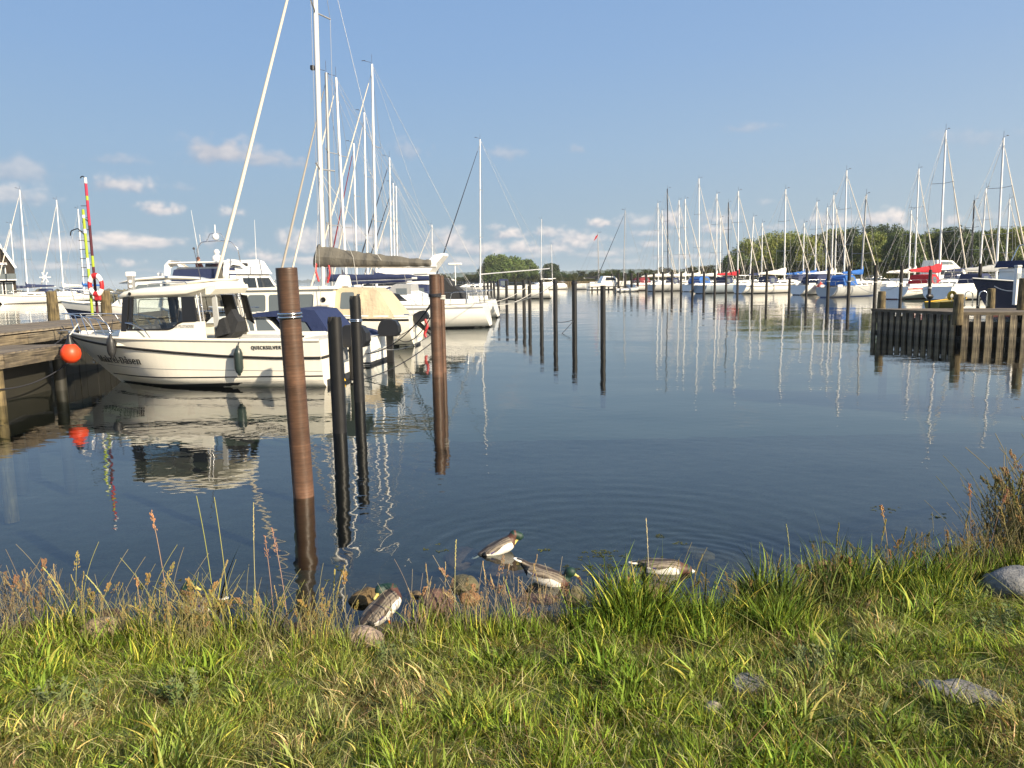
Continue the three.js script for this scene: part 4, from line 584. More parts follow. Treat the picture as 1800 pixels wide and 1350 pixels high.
  part(ob, 'hose', tube([V(0.05, 0.9, 0.2), V(0.15, 0.5, 0.3), V(0.12, 0.25, 0.28), V(0.2, 0.05, 0.2)], 0.02), M.yellow);
  const fender = (x, y, len, r, m, label, zoff) => { const t = h.tAtX(x, y), p = near.localToWorld(V(x, y, h.w(t, y) + r + zoff)), f = thing('fender', label, 'fender', p); part(f, 'body', new THREE.LatheGeometry([[0.01, -len / 2 - 0.05], [0.035, -len / 2 - 0.04], [0.035, -len / 2], [r * 0.7, -len / 2 + 0.03], [r, -len / 2 + 0.12], [r, len / 2 - 0.12], [r * 0.7, len / 2 - 0.03], [0.035, len / 2], [0.03, len / 2 + 0.05], [0.005, len / 2 + 0.055]].map((q) => new THREE.Vector2(...q)), 20), m); const tt = h.tAtX(x, 1.1), ry2 = h.sheer(tt) + (x < -1 ? 0.4 : 0.05) - y; part(f, 'lanyard', rod(V(0, len / 2, 0), V(0.02, ry2, -r - zoff), 0.008), M.ropeDark); };
  fender(-1.5, 0.93, 0.44, 0.095, M.fenderGrey, 'dark grey fender hanging over the bow lettering of the pilothouse boat', 0.03);
  fender(1.56, 0.62, 0.56, 0.095, M.fenderGreen, 'dark green fender hanging amidships on the pilothouse boat', 0.03);
}

// ---------------------------------------------------------------- motorboats from side views
function motorboat(o) {
  const { name = 'motorboat', label, L, B, fb, fs, px, d, a = 0, hullM = M.gel, boot = M.antifoul, kind = 'chine', group } = o, root = thing(name, label, 'motorboat', V(xAt(px, d), 0, -d), a * RAD, group);
  const h = hull({ L, B, fb, fs, draft: 0.4, rake: o.rake ?? L * 0.15, kind, stern: 0.9, tr: o.tr ?? 0, tm: 0.5 });
  const hu = part(root, 'hull', h.geos, hullM); part(hu, 'boot_stripe', [1, -1].map((s) => h.strip(s, 0.03, 1, () => -0.12, () => 0.09)).concat(h.stripTransom(-0.1, 0.09)), boot);
  if (o.stripe) part(hu, 'sheer_stripe', [1, -1].map((s) => h.strip(s, 0, 1, (t) => h.sheer(t) - 0.16, (t) => h.sheer(t) - 0.09, 0.01)), o.stripe);
  if (o.upper) part(hu, 'topside_band', [1, -1].map((s) => h.strip(s, 0, 1, (t) => h.sheer(t) - o.upperH, (t) => h.sheer(t) - 0.005, 0.01)), o.upper);
  part(hu, 'gunwale', [1, -1].map((s) => h.rail(s, 0.03)), o.railM ?? M.gel); part(root, 'deck', h.deckGeo(), M.deck);
  for (const c of o.blocks ?? []) { const k = cab(c.prof, c.w0, c.w1), b = part(root, c.name ?? 'cabin', k.g, c.m ?? M.gel); for (const wn of c.windows ?? []) for (const s of [1, -1]) part(b, 'window', panel(k.hw, wn, s, 0.008), c.wm ?? M.glass); if (c.front) part(b, 'windscreen', c.front, M.glass); }
  for (const [nm, g, m] of o.extra ?? []) part(root, nm, g, m);
  if (o.bowRail) { const rl = (t, s, up) => { const p = h.P(t, h.sheer(t), s * 0.93); p.y += up; return p; }, e = o.bowRail, side = [e, e * 0.7, e * 0.4, 0.05], q = side.map((t) => rl(t, 1, 0.5)), pts = [rl(e + 0.02, 1, 0), ...q, V(-L / 2, fb + 0.55, 0), ...q.slice().reverse().map((p) => p.clone().setZ(-p.z)), rl(e + 0.02, -1, 0)]; part(root, 'bow_rail', [tube(pts, 0.016, 5, 50), ...[1, -1].flatMap((s) => side.map((t) => rod(rl(t + 0.01, s, 0), rl(t, s, 0.5), 0.013)))], M.steel); }
  root.updateMatrixWorld(); return { root, h };
}

// ================================================================ THE BOATS ALONG THE LEFT-HAND JETTY
const SB = {};
// motor sailer with the tan cockpit tent and the grey-brown boom cover
{
  const d = 27, k = d / FOCAL, X = (px) => (px - 545) * k, Y = (px, py) => 2.3 - (py - horizonAt(px)) * k;
  const vent = []; for (let j = 0; j < 2; j++) for (let i = 0; i < 4; i++) vent.push(box(0.83, 1.22 + j * 0.17 + i * 0.035, 1.185 - 0.0, 0.46, 0.02, 0.03));
  const m = motorboat({ name: 'motor_sailer', label: 'cream motor sailer with tan cockpit tent and long grey brown boom cover', L: 7.7, B: 2.7, fb: 1.45, fs: 1.08, px: 545, d: d + 0.8, a: -6, hullM: M.gelWarm, stripe: M.black, kind: 'round', rake: 0.9, bowRail: 0.3, boot: M.antifoul,
    blocks: [
      { prof: [[-2.5, 1.0], [-2.1, 1.75], [-2.02, 2.04], [1.2, 2.05], [1.2, 1.0]], w0: 2.36, w1: 2.1, m: M.gelWarm, windows: [roundPoly(-0.22, 1.22, 0.5, 1.88, 0.08), roundPoly(-1.1, 1.22, -0.36, 1.88, 0.08), roundPoly(-1.85, 1.3, -1.22, 1.88, 0.08)], wm: M.glassGrey },
      { name: 'roof', prof: [[-2.2, 2.04], [-2.15, 2.12], [1.25, 2.14], [1.3, 2.04]], w0: 2.3, w1: 2.24, m: M.gelWarm },
      { name: 'cockpit_tent', prof: [[1.16, 1.05], [1.14, 2.02], [1.4, 2.08], [2.5, 2.04], [2.75, 1.9], [3.35, 1.05]], w0: 2.3, w1: 1.5, m: M.tanCloth, windows: [roundPoly(1.4, 1.35, 1.86, 1.92, 0.06)], wm: M.glassGrey },
      { name: 'vent_cowl', prof: [[1.0, 2.12], [1.12, 2.42], [1.2, 2.52], [1.38, 2.5], [1.42, 2.12]], w0: 0.7, w1: 0.5, m: M.gelWarm },
    ],
    extra: [
      ['porthole', [new THREE.TorusGeometry(0.075, 0.016, 8, 20).translate(0.85, 1.68, 1.12), new THREE.CylinderGeometry(0.07, 0.07, 0.02, 18).rotateX(Math.PI / 2).translate(0.85, 1.68, 1.105)], M.black],
      ['vent_slats', vent, M.aluGrey],
      ['tent_flap', grid([0, 0.25, 0.5, 0.75, 1].map((t) => [0, 0.33, 0.66, 1].map((s) => V(lerp(lerp(2.2, 2.72, s), lerp(1.9, 3.4, s), t), lerp(2.0, 1.02, t), lerp(1.0, 1.32, t) + 0.06 * Math.sin(s * 9 + t * 4))))), M.tanCloth],
      ['rope_fairlead', rbox(3.7, 1.12, 0.9, 0.2, 0.05, 0.05, 0.02), M.steel],
    ] });
  const r = m.root, H = 15.2, base = V(0.5, 2.1, 0), head = V(0.5 + 0.02 * 13, H, 0), up = (y) => base.clone().lerp(head, (y - 2.1) / (H - 2.1));
  const mast = part(r, 'mast', [rod(base, head, 0.09, 0.075, 12, true)], M.alu); part(mast, 'sail_track', rod(base.clone().add(V(0.1, 0.9, 0)), head.clone().add(V(0.08, -0.1, 0)), 0.026, 0.022, 6), M.aluGrey);
  for (const y of [6.2, 11.4]) part(mast, 'spreader', [1, -1].map((s) => rod(up(y), up(y).add(V(0.2, 0.06, s * 0.95)), 0.028)), M.aluGrey);
  part(mast, 'deck_light', rbox(up(9.6).x - 0.16, 9.6, 0, 0.14, 0.16, 0.14, 0.03), M.black);
  part(r, 'furled_jib', [rod(V(-3.66, 2.0, 0), V(-2.4, 5.6, 0), 0.062, 0.068, 9), rod(V(-2.4, 5.6, 0), up(14.6).add(V(-0.1, 0, 0)), 0.068, 0.035, 9)], M.sail);
  part(r, 'jib_tack', cab([[-3.72, 1.55], [-3.62, 2.2], [-3.3, 3.0], [-3.22, 2.2], [-3.36, 1.7]], 0.06, 0.04).g, M.greyCloth);
  part(r, 'backstay', rod(V(3.75, 1.1, 0), head, 0.008, 0.008, 5), M.wire);
  for (const s of [1, -1]) part(r, 'shroud', [rod(V(0.8, 1.2, s * 1.25), up(6.2).add(V(0.2, 0.06, s * 0.95)), 0.008), rod(up(6.2).add(V(0.2, 0.06, s * 0.95)), up(11.4).add(V(0.2, 0.06, s * 0.95)), 0.008), rod(up(11.4).add(V(0.2, 0.06, s * 0.95)), up(14.8), 0.008), rod(V(0.5, 1.2, s * 1.25), up(6.1), 0.008)], M.wire);
  const boom = part(r, 'boom', rod(V(0.6, 2.86, 0), V(4.62, 2.76, 0), 0.07, 0.065, 10, true), M.alu);
  const rr = rng(5), rows = []; // the cover hangs in folds
  for (let i = 0; i <= 60; i++) { const f = i / 60, x = lerp(0.28, 4.42, f), top = lerp(3.62, 2.98, f ** 0.75), bot = 2.80 - 0.06 * f, fold = 0.028 * Math.sin(f * 46 + 1.5 * Math.sin(f * 13)) + 0.02 * (rr() - 0.5), row = []; for (let q = 0; q <= 16; q++) { const an = q / 16 * 2 * Math.PI, c = Math.cos(an), s = Math.sin(an), w = lerp(0.24, 0.12, f) * (s > 0 ? 0.75 : 1.0); row.push(V(x + 0.10 * s * (1 - f), lerp(bot, top, (s + 1) / 2) + (s > 0.5 ? fold * 0.6 : 0), (w + fold * (1 - Math.abs(s) * 0.4)) * c)); } rows.push(row); }
  rows.unshift(rows[0].map(() => V(0.27, 3.2, 0))); rows.push(rows[rows.length - 1].map(() => V(4.44, 2.86, 0)));
  part(boom, 'boom_cover', grid(rows, true), M.greyCloth); part(boom, 'lazy_line', [rod(up(6.2).add(V(0, 0, 0.2)), V(1.7, 3.1, 0.2), 0.007), rod(up(6.2).add(V(0, 0, 0.2)), V(2.7, 3.0, 0.2), 0.007), rod(V(1.7, 3.1, 0.22), V(1.9, 2.1, 0.5), 0.007)], M.ropeLight);
  part(r, 'halyard_bundle', tube([V(0.35, 3.2, 0.12), V(0.3, 2.7, 0.2), V(0.4, 2.3, 0.2)], 0.04, 6), M.red); part(r, 'halyard_bundle', [tube([V(0.75, 2.95, 0.12), V(0.8, 2.6, 0.15), V(0.7, 2.25, 0.15)], 0.035, 6)], M.red);
  const ob = thing('outboard_motor', 'black tilted outboard motor with red rope coil on the tan tent boat', 'outboard', r.localToWorld(V(3.85, 0, 0.5)), -6 * RAD);
  part(ob, 'cowling', cowl(0, -0.15, 0.56, 0.36, 0.32).map((g) => g.rotateZ(0.4).translate(0, 0.9, 0)), M.black); part(ob, 'leg', rod(V(0.1, 0.85, 0), V(0.72, 0.32, 0), 0.09, 0.06, 8, true), M.rubber); part(ob, 'bracket', rbox(-0.05, 0.7, 0, 0.2, 0.35, 0.3, 0.03), M.aluGrey);
  part(ob, 'rope_coil', [tube([V(0.45, 0.95, 0.18), V(0.52, 0.7, 0.2), V(0.42, 0.45, 0.22), V(0.48, 0.3, 0.22)], 0.05, 6)], M.red);
}
// low motorboat with the blue folding hood
{
  motorboat({ label: 'small white motorboat with royal blue folding hood and grey tinted side windows', L: 6.6, B: 2.3, fb: 1.05, fs: 0.75, px: 468, d: 22.3, a: -8, hullM: M.gel, bowRail: 0.25, stripe: M.navy,
    blocks: [
      { prof: [[-1.9, 0.8], [-1.3, 1.36], [0.2, 1.44], [0.95, 0.8]], w0: 1.9, w1: 1.5, m: M.gel, windows: [[[-0.95, 0.98], [-0.8, 1.28], [-0.1, 1.32], [0.0, 0.98]], [[0.08, 0.98], [0.0, 1.32], [0.28, 1.3], [0.62, 0.98]]], wm: M.glassGrey },
      { name: 'folding_hood', prof: [[-0.45, 1.34], [0.1, 1.47], [1.2, 1.58], [1.75, 1.52], [2.0, 1.2], [2.35, 0.7], [1.9, 0.7], [1.55, 1.2], [0.95, 1.36], [0.3, 1.36]], w0: 2.1, w1: 1.7, m: M.royalCloth },
      { name: 'hood_side', prof: [[0.62, 1.34], [1.5, 1.34], [1.9, 0.75], [1.1, 0.75]], w0: 2.02, w1: 1.72, m: M.navyCloth, windows: [[[1.05, 1.26], [1.42, 1.28], [1.72, 0.86], [1.34, 0.86]]], wm: M.glassGrey },
    ],
    extra: [['stern_cover', cab([[2.1, 0.72], [2.25, 0.95], [2.6, 0.98], [2.95, 0.88], [3.2, 0.72]], 1.8, 1.3).g, M.navyCloth], ['outboard', [cowl(3.3, 0.75, 0.6, 0.46, 0.38), rbox(3.6, 0.35, 0, 0.2, 0.8, 0.12, 0.03)], M.black], ['railing', [tube([V(-1.8, 1.5, 0.8), V(-0.6, 1.62, 0.78), V(0.1, 1.62, 0.75)], 0.014)], M.steel]] });
}
SB.big = sailboat({ label: 'white yacht with rounded deckhouse and dark saloon window behind the tan tent boat', L: 10.6, px: 583, d: 38, top: 128, a: -5, mf: 0.29, hood: M.lightGreyCloth, mastM: M.aluGrey, jib: M.sailGrey, cover: M.navyCloth, boomL: 0.4, ladder: true, stripe: M.letterGrey, wires: 0.009, fs: 1.15, fb: 1.35, coverFat: 0.22 });
{ const k = cab([[-2.2, 1.0], [-1.0, 1.62], [0.0, 1.9], [1.7, 1.86], [2.3, 1.62], [3.3, 1.0]], 2.5, 1.7), dh = part(SB.big.root, 'deckhouse', k.g, M.gel); for (const s of [1, -1]) part(dh, 'window', panel(k.hw, [[0.0, 1.32], [-0.1, 1.7], [1.25, 1.7], [1.75, 1.32]], s, 0.008), M.glass); part(SB.big.root, 'stern_canvas', cab([[3.1, 1.1], [3.3, 1.9], [3.9, 2.0], [4.35, 1.6], [4.4, 1.1]], 1.9, 1.3).g, M.blackCloth); part(SB.big.root, 'boarding_frame', [1, -1].flatMap((s) => [tube([V(4.6, 1.15, s * 1.1), V(4.55, 2.0, s * 1.0), V(4.9, 2.05, s * 0.9), V(5.2, 1.15, s * 0.9)], 0.02), rod(V(4.6, 1.6, s * 1.05), V(5.05, 1.6, s * 0.92), 0.014)]), M.steel); }
SB.b43 = sailboat({ label: 'white yacht with a slim raked mast behind the grey mast', L: 10.2, px: 609, d: 43, top: 136, a: -5, mf: 0.36, rake: -0.3, cover: M.navyCloth, hood: M.navyCloth, jib: M.sail });
SB.b47 = sailboat({ label: 'white yacht with navy sail cover and the tallest thick mast behind the grey boom', L: 11.5, px: 661, d: 47, top: 113, a: -5, mf: 0.38, cover: M.navyCloth, jib: M.sail, hood: M.navyCloth });
motorboat({ label: 'white hardtop motor yacht with swept radar arch behind the rounded deckhouse yacht', L: 9.6, B: 3.3, fb: 1.9, fs: 1.3, px: 694, d: 52, a: -5, bowRail: 0.3, stripe: M.navy,
  blocks: [{ prof: [[-3.2, 1.5], [-1.6, 2.55], [1.2, 2.75], [2.6, 2.7], [3.2, 1.2], [-3.2, 1.2]], w0: 2.9, w1: 2.2, windows: [[[-1.9, 1.95], [-1.3, 2.42], [0.6, 2.5], [1.2, 1.95]]] }, { name: 'flybridge', prof: [[-1.4, 2.6], [-0.6, 3.15], [2.4, 3.2], [2.6, 2.66]], w0: 2.4, w1: 2.0, m: M.white }, { name: 'radar_arch', prof: [[1.6, 2.7], [2.9, 3.9], [3.5, 4.0], [3.5, 3.85], [2.5, 2.7]], w0: 2.5, w1: 1.9, m: M.white }],
  extra: [['cockpit_canvas', cab([[2.6, 1.3], [2.7, 2.5], [3.6, 2.35], [4.4, 1.3]], 2.8, 2.2).g, M.blackCloth], ['radar_scanner', [rbox(4.1, 3.3, 0, 0.9, 0.14, 0.2, 0.05), rod(V(4.1, 1.3, 0), V(4.1, 3.25, 0), 0.03)], M.white]] });
SB.b56 = sailboat({ label: 'white yacht whose mast stands just before the tallest thick mast', L: 10, px: 646, d: 57, top: 198, a: -5, mf: 0.3, jib: M.sail, hood: M.navyCloth });
SB.b62 = sailboat({ label: 'white yacht with a thin mast between the two thick masts and raked stay', L: 9.5, px: 627, d: 62, top: 252, a: -5, mf: 0.3, jib: M.darkRedCloth });
SB.b67 = sailboat({ label: 'white yacht with dark blue furled sail, front of the three close masts', L: 9.5, px: 688, d: 67, top: 277, a: -5, jib: M.darkSail });
SB.b72 = sailboat({ label: 'white yacht carrying the middle one of the three close masts', L: 9, px: 693.5, d: 73, top: 322, a: -5, jib: M.darkSail });
SB.b78 = sailboat({ label: 'white yacht carrying the rear one of the three close masts', L: 9, px: 698.5, d: 79, top: 327, a: -5 });
SB.b87 = sailboat({ label: 'large white yacht with bare boom and dark furled jib beyond the row of black piles', L: 13, px: 844, d: 87, top: 245, a: -3, mf: 0.42, cover: null, jib: M.darkSail, boomL: 0.6, hood: M.navyCloth, boomUp: 1.1, boomRise: 0.5, wires: 0.012, fs: 1.25, fb: 1.6, stripe: M.letterGrey });
SB.far1 = sailboat({ label: 'distant sailboat with hair-thin mast near the lone tree', L: 8.5, px: 951, d: 150, top: 385, a: 20, cover: null, jib: null, simple: true, mr: 0.06 });
SB.far2 = sailboat({ label: 'distant sailboat with short bare mast beside the lone tree', L: 7, px: 971, d: 170, top: 430, a: 200, cover: null, jib: null, simple: true, mr: 0.06 });
sailboat({ label: 'distant sailboat with plain white mast behind the swept radar arch', L: 9, px: 760, d: 105, top: 395, a: -5, simple: true, mr: 0.08 });

// motor cruiser and flybridge yacht beyond the jetty
motorboat({ label: 'navy hulled motor cruiser with curved white cabin roof beyond the jetty', L: 7.2, B: 2.6, fb: 1.7, fs: 1.2, px: 268, d: 33, a: 12, hullM: M.navy, upper: M.gel, upperH: 0.32, bowRail: 0.35,
  blocks: [{ prof: [[-1.6, 1.3], [-0.7, 2.1], [-0.4, 2.42], [1.8, 2.4], [2.2, 1.3]], w0: 2.1, w1: 1.8, m: M.gel, windows: [[[-0.9, 1.75], [-0.35, 2.3], [0.5, 2.32], [0.6, 1.75]], [[0.7, 1.75], [0.62, 2.32], [1.65, 2.3], [1.85, 1.75]]], wm: M.glassGrey }],
  extra: [['hardtop', pillow([[-1.1, 2.38, 0.03, 0.8, 3], [-0.6, 2.5, 0.07, 1.0, 3.6], [0.6, 2.58, 0.09, 1.05, 3.8], [1.9, 2.52, 0.07, 1.02, 3.6], [2.4, 2.42, 0.03, 0.9, 3]], 20), M.gelWarm], ['horn', rbox(0.4, 2.72, 0.3, 0.2, 0.14, 0.14, 0.04), M.white], ['cockpit_canvas', cab([[2.0, 1.3], [2.1, 2.4], [3.0, 2.3], [3.5, 1.2]], 2.3, 1.9).g, M.greyCloth]] });
const yacht = motorboat({ name: 'flybridge_yacht', label: 'big white flybridge yacht with navy canvas across its stern and steel radar arch', L: 10.8, B: 4.0, fb: 1.9, fs: 1.3, px: 420, d: 49, a: 262, bowRail: 0.45, stripe: M.navy,
  blocks: [{ prof: [[-2.9, 1.5], [-1.7, 2.35], [-1.2, 2.85], [3.6, 2.85], [3.7, 1.2], [-2.9, 1.2]], w0: 3.4, w1: 2.9, windows: [[[-1.75, 1.95], [-1.1, 2.6], [0.6, 2.6], [0.6, 1.95]], [[0.8, 1.95], [0.8, 2.6], [2.4, 2.6], [2.4, 1.95]]] }, { name: 'flybridge', prof: [[-1.3, 2.84], [-0.5, 3.62], [0.2, 3.72], [0.3, 3.3], [4.2, 3.25], [4.4, 2.84]], w0: 3.3, w1: 3.0, m: M.white }, { name: 'stern_canvas', prof: [[3.4, 1.7], [3.5, 3.22], [4.5, 3.12], [5.0, 1.7]], w0: 3.5, w1: 3.2, m: M.navyCloth }],
  extra: [...[1, -1].map((s) => ['wing', panel(() => 1.85, [[2.6, 3.25], [3.6, 3.62], [4.5, 3.66], [4.95, 3.4], [5.15, 2.7], [4.95, 1.7], [4.6, 1.7], [4.8, 2.6], [4.62, 3.2], [4.2, 3.35]], s, 0.02, 0.16), M.white]), ['roof_edge', rbox(4.2, 3.5, 0, 0.9, 0.1, 3.6, 0.04), M.white], ['radar_arch', [1, -1].map((s) => tube([V(2.2, 3.2, s * 1.35), V(2.4, 4.3, s * 1.3), V(2.5, 4.75, s * 0.9), V(2.5, 4.8, 0)], 0.035, 6)).concat([1, -1].map((s) => tube([V(2.5, 4.78, s * 0.6), V(2.5, 5.2, s * 0.35), V(2.5, 5.25, 0)], 0.025, 5))), M.steel], ['satellite_dome', [new THREE.SphereGeometry(0.3, 14, 10).scale(1, 0.9, 1).translate(2.5, 3.75, 0), new THREE.SphereGeometry(0.17, 12, 8).translate(2.5, 4.15, 0), new THREE.SphereGeometry(0.2, 12, 8).translate(2.5, 5.05, 0)], M.white], ['antenna', [rod(V(2.4, 3.2, 1.1), V(2.9, 6.6, 1.2), 0.018, 0.008), rod(V(-0.5, 3.6, -1.0), V(-0.4, 6.2, -1.1), 0.018, 0.008), rod(V(2.5, 5.2, 0), V(2.5, 5.75, 0), 0.03), rod(V(2.4, 4.75, 1.05), V(2.4, 5.2, 1.05), 0.02)], M.white], ['stern_badge', box(4.95, 2.2, 0.3, 0.03, 0.16, 0.16, 0, 0.3), M.white], ['seat', rbox(1.4, 3.35, 0, 0.8, 0.3, 2.4, 0.06), M.black]] });
// boats of the outer harbour
sailboat({ label: 'white sailboat with radar dome nearest the gabled house', L: 11, px: 48, d: 108, top: 333, a: 60, mf: 0.4, cover: M.navyCloth, hood: M.navyCloth, wires: 0.014, jib: M.sail, stripe: M.navy, mr: 0.1 });
sailboat({ label: 'sailboat with short mast and radar half hidden behind the one by the house', L: 9, px: 27, d: 128, top: 393, a: 55, cover: M.navyCloth, wires: 0.014, radar: true, hullM: M.navy, mr: 0.09 });
sailboat({ label: 'white sailboat with dark sprayhood moored at the breakwater beside the wind generator', L: 10.5, px: 111, d: 116, top: 351, a: 76, mf: 0.42, cover: M.whiteCloth, hood: M.navyCloth, wires: 0.014, jib: M.sail, mr: 0.1 });
sailboat({ label: 'black hulled sailboat with blue sail cover behind the yarn-wrapped poles', L: 10.5, px: 147, d: 121, top: 367, a: 70, cover: M.blueCloth, hullM: M.navy, wires: 0.014, mr: 0.1, jib: null });

// ================================================================ THE ROW ON THE RIGHT (bows to the right and away)
const RA = 206, G = 'boats moored stern-on in the right-hand row';
let turnSeed = 0; const right = (o) => sailboat({ a: RA + 9 * Math.sin(turnSeed++ * 2.4), group: G, wires: 0.013, mr: 0.095, ...o, d: o.d * (o.px < 1290 ? 1.11 : 1.03), L: (o.L ?? 9) * 1.14 });
right({ label: 'white sailboat with dark red sprayhood at the left end of the right-hand row', L: 8.5, px: 1157.5, d: 118, top: 357, cover: M.whiteCloth, tent: M.darkRedCloth, stripe: M.red, jib: M.sail });
right({ label: 'sailboat with slim white mast just behind the dark red sprayhood', L: 8.5, px: 1164.5, d: 127, top: 370, cover: M.whiteCloth, simple: true });
right({ label: 'white sailboat with black mast and red waterline stripe', L: 9, px: 1174.5, d: 112, top: 332, mastM: M.blackMast, boot: M.antifoulRed, stripe: M.red, cover: M.whiteCloth, jib: M.sail });
right({ label: 'white sailboat behind the black mast with plain white boom cover', L: 8.5, px: 1194, d: 118, top: 352, cover: M.whiteCloth, simple: true });
right({ label: 'grey hulled sailboat with navy sprayhood frame', L: 9, px: 1205, d: 106, top: 350, hullM: M.gelGrey, hood: M.navyCloth, cover: M.whiteCloth, jib: M.sail });
right({ label: 'white sailboat with the tallest mast left of the blue covered boat', L: 9.6, px: 1229, d: 109, top: 314, cover: M.whiteCloth, jib: M.sail });
right({ label: 'white sailboat with bright blue cockpit tent left of the red sail cover', L: 8.8, px: 1259.5, d: 101, top: 341, tent: M.blueCloth, cover: M.whiteCloth, jib: M.sail });
right({ label: 'sailboat with short thin mast behind the bright blue tent', L: 7.5, px: 1266, d: 116, top: 383, simple: true, cover: null });
right({ label: 'sailboat with black mast behind the grey blue hull', L: 9, px: 1280, d: 112, top: 356, mastM: M.blackMast, cover: M.whiteCloth, simple: true });
right({ label: 'grey blue sailboat with small red sail cover and navy sprayhood', L: 9.4, px: 1297, d: 97, top: 336, hullM: M.gelBlueGrey, cover: M.redCloth, hood: M.navyCloth, jib: M.sail });
right({ label: 'sailboat with leaning thin mast before the willows', L: 8, px: 1318, d: 118, top: 381, simple: true, rake: -2.5, cover: null });
right({ label: 'sailboat with low grey mast before the willows', L: 8, px: 1339, d: 112, top: 392, simple: true, cover: M.navyCloth });
right({ label: 'white sailboat with black hull stripe and drooping white sail cover', L: 9.6, px: 1379, d: 92, top: 333, stripe: M.black, cover: M.whiteCloth, hood: M.navyCloth, jib: M.sail, coverFat: 0.55 });
right({ label: 'sailboat with thin mast second left of the orange ball fender', L: 8, px: 1412, d: 103, top: 392, simple: true, cover: M.blueCloth });
right({ label: 'white sailboat with blue sail cover behind the orange ball fender boat', L: 9, px: 1433, d: 98, top: 355, cover: M.blueCloth, tent: M.navyCloth });
right({ label: 'sailboat with slim mast third left of the tall white boom boat', L: 8.5, px: 1452, d: 104, top: 365, simple: true, cover: M.blueCloth, jib: M.darkSail });
right({ label: 'sailboat with white mast second left of the tall white boom boat', L: 9, px: 1462, d: 99, top: 343, simple: true });
right({ label: 'sailboat with white mast just left of the tall white boom boat', L: 8.5, px: 1468, d: 106, top: 368, simple: true });
SB.ball = right({ label: 'white sailboat with long white boom, navy tent and orange ball fender', L: 9.8, px: 1484, d: 82, top: 300, cover: null, tent: M.navyCloth, boomL: 0.5, jib: M.sail, mf: 0.46 });
right({ label: 'blue tented sailboat with grey leaning mast and grey outboard', L: 8.4, px: 1514, d: 74, top: 342, rake: -2, tent: M.blueCloth, cover: M.blueCloth, mastM: M.aluGrey, jib: null, boot: M.antifoulBlue, hullM: M.gelGrey });
right({ label: 'sailboat with thin mast behind the red sail cover', L: 8.5, px: 1598, d: 92, top: 370, simple: true });
right({ label: 'sailboat with tall white mast behind the red sail cover', L: 9, px: 1608, d: 86, top: 297, cover: M.whiteCloth, simple: true });
right({ label: 'white sailboat with red stripe, big red sail cover and red sprayhood', L: 9.8, px: 1651.5, d: 66, top: 230, stripe: M.red, cover: M.redCloth, hood: M.redCloth, jib: M.sail, mf: 0.42, boot: M.antifoulRed, coverFat: 0.5, boomL: 0.42 });
right({ label: 'sailboat with black mast right of the red sail cover', L: 9, px: 1707, d: 84, top: 352, mastM: M.blackMast, cover: M.navyCloth, simple: true, hood: M.navyCloth });
right({ label: 'sailboat with leaning silver mast right of the black mast', L: 9, px: 1722, d: 78, top: 331, cover: M.whiteCloth, jib: M.sail, rake: -1.5 });
right({ label: 'sailboat with the tall mast at the right end of the row', L: 10, px: 1752, d: 62, top: 243, cover: M.lightGreyCloth, jib: M.sail, hood: M.navyCloth });
right({ label: 'sailboat with short mast at the right-hand picture edge', L: 8.5, px: 1768, d: 80, top: 350, simple: true });
motorboat({ label: 'white cabin cruiser at the small far pontoon below the flag mast', L: 8, B: 2.8, fb: 1.5, fs: 1.1, px: 1072, d: 138, a: 190, blocks: [{ prof: [[-1.6, 1.2], [-0.6, 2.3], [1.4, 2.4], [2.0, 1.2]], w0: 2.3, w1: 1.9, windows: [[[-0.9, 1.6], [-0.3, 2.15], [1.0, 2.2], [1.2, 1.6]]] }] });
sailboat({ label: 'sailboat with dark mast and dark boom behind the far pontoon', L: 9.5, px: 1096, d: 140, top: 370, a: 0, mastM: M.aluGrey, cover: M.blackCloth, jib: M.darkSail, wires: 0.018, mf: 0.55 , boomL: 0.01 });
const flagBoat = sailboat({ label: 'small sailboat with grey mast flying a red pennant at the far pontoon', L: 8, px: 1053, d: 146, top: 410, a: 180, mastM: M.aluGrey, cover: M.blackCloth, jib: null, wires: 0.016, simple: true });
part(flagBoat.root, 'pennant', cab([[0, 0], [0.5, -0.3], [0.9, -1.2], [0.35, -0.7]], 0.03, 0.03).g.translate(-0.7, topAt(1053, 412, 146), 0), M.red);
motorboat({ label: 'white flybridge motor cruiser behind the red sail cover', L: 9, B: 3, fb: 1.6, fs: 1.2, px: 1665, d: 96, a: 200, blocks: [{ prof: [[-2.4, 1.3], [-1.2, 2.5], [3, 2.6], [3.2, 1.3]], w0: 2.7, w1: 2.2, windows: [[[-1.4, 1.8], [-0.9, 2.35], [2.4, 2.4], [2.6, 1.8]]] }, { name: 'flybridge', prof: [[-0.8, 2.55], [0.4, 3.5], [2.9, 3.6], [3.0, 2.6]], w0: 2.4, w1: 2, windows: [[[0.2, 3.0], [0.6, 3.35], [2.4, 3.4], [2.5, 3.0]]], wm: M.glassGrey }] });
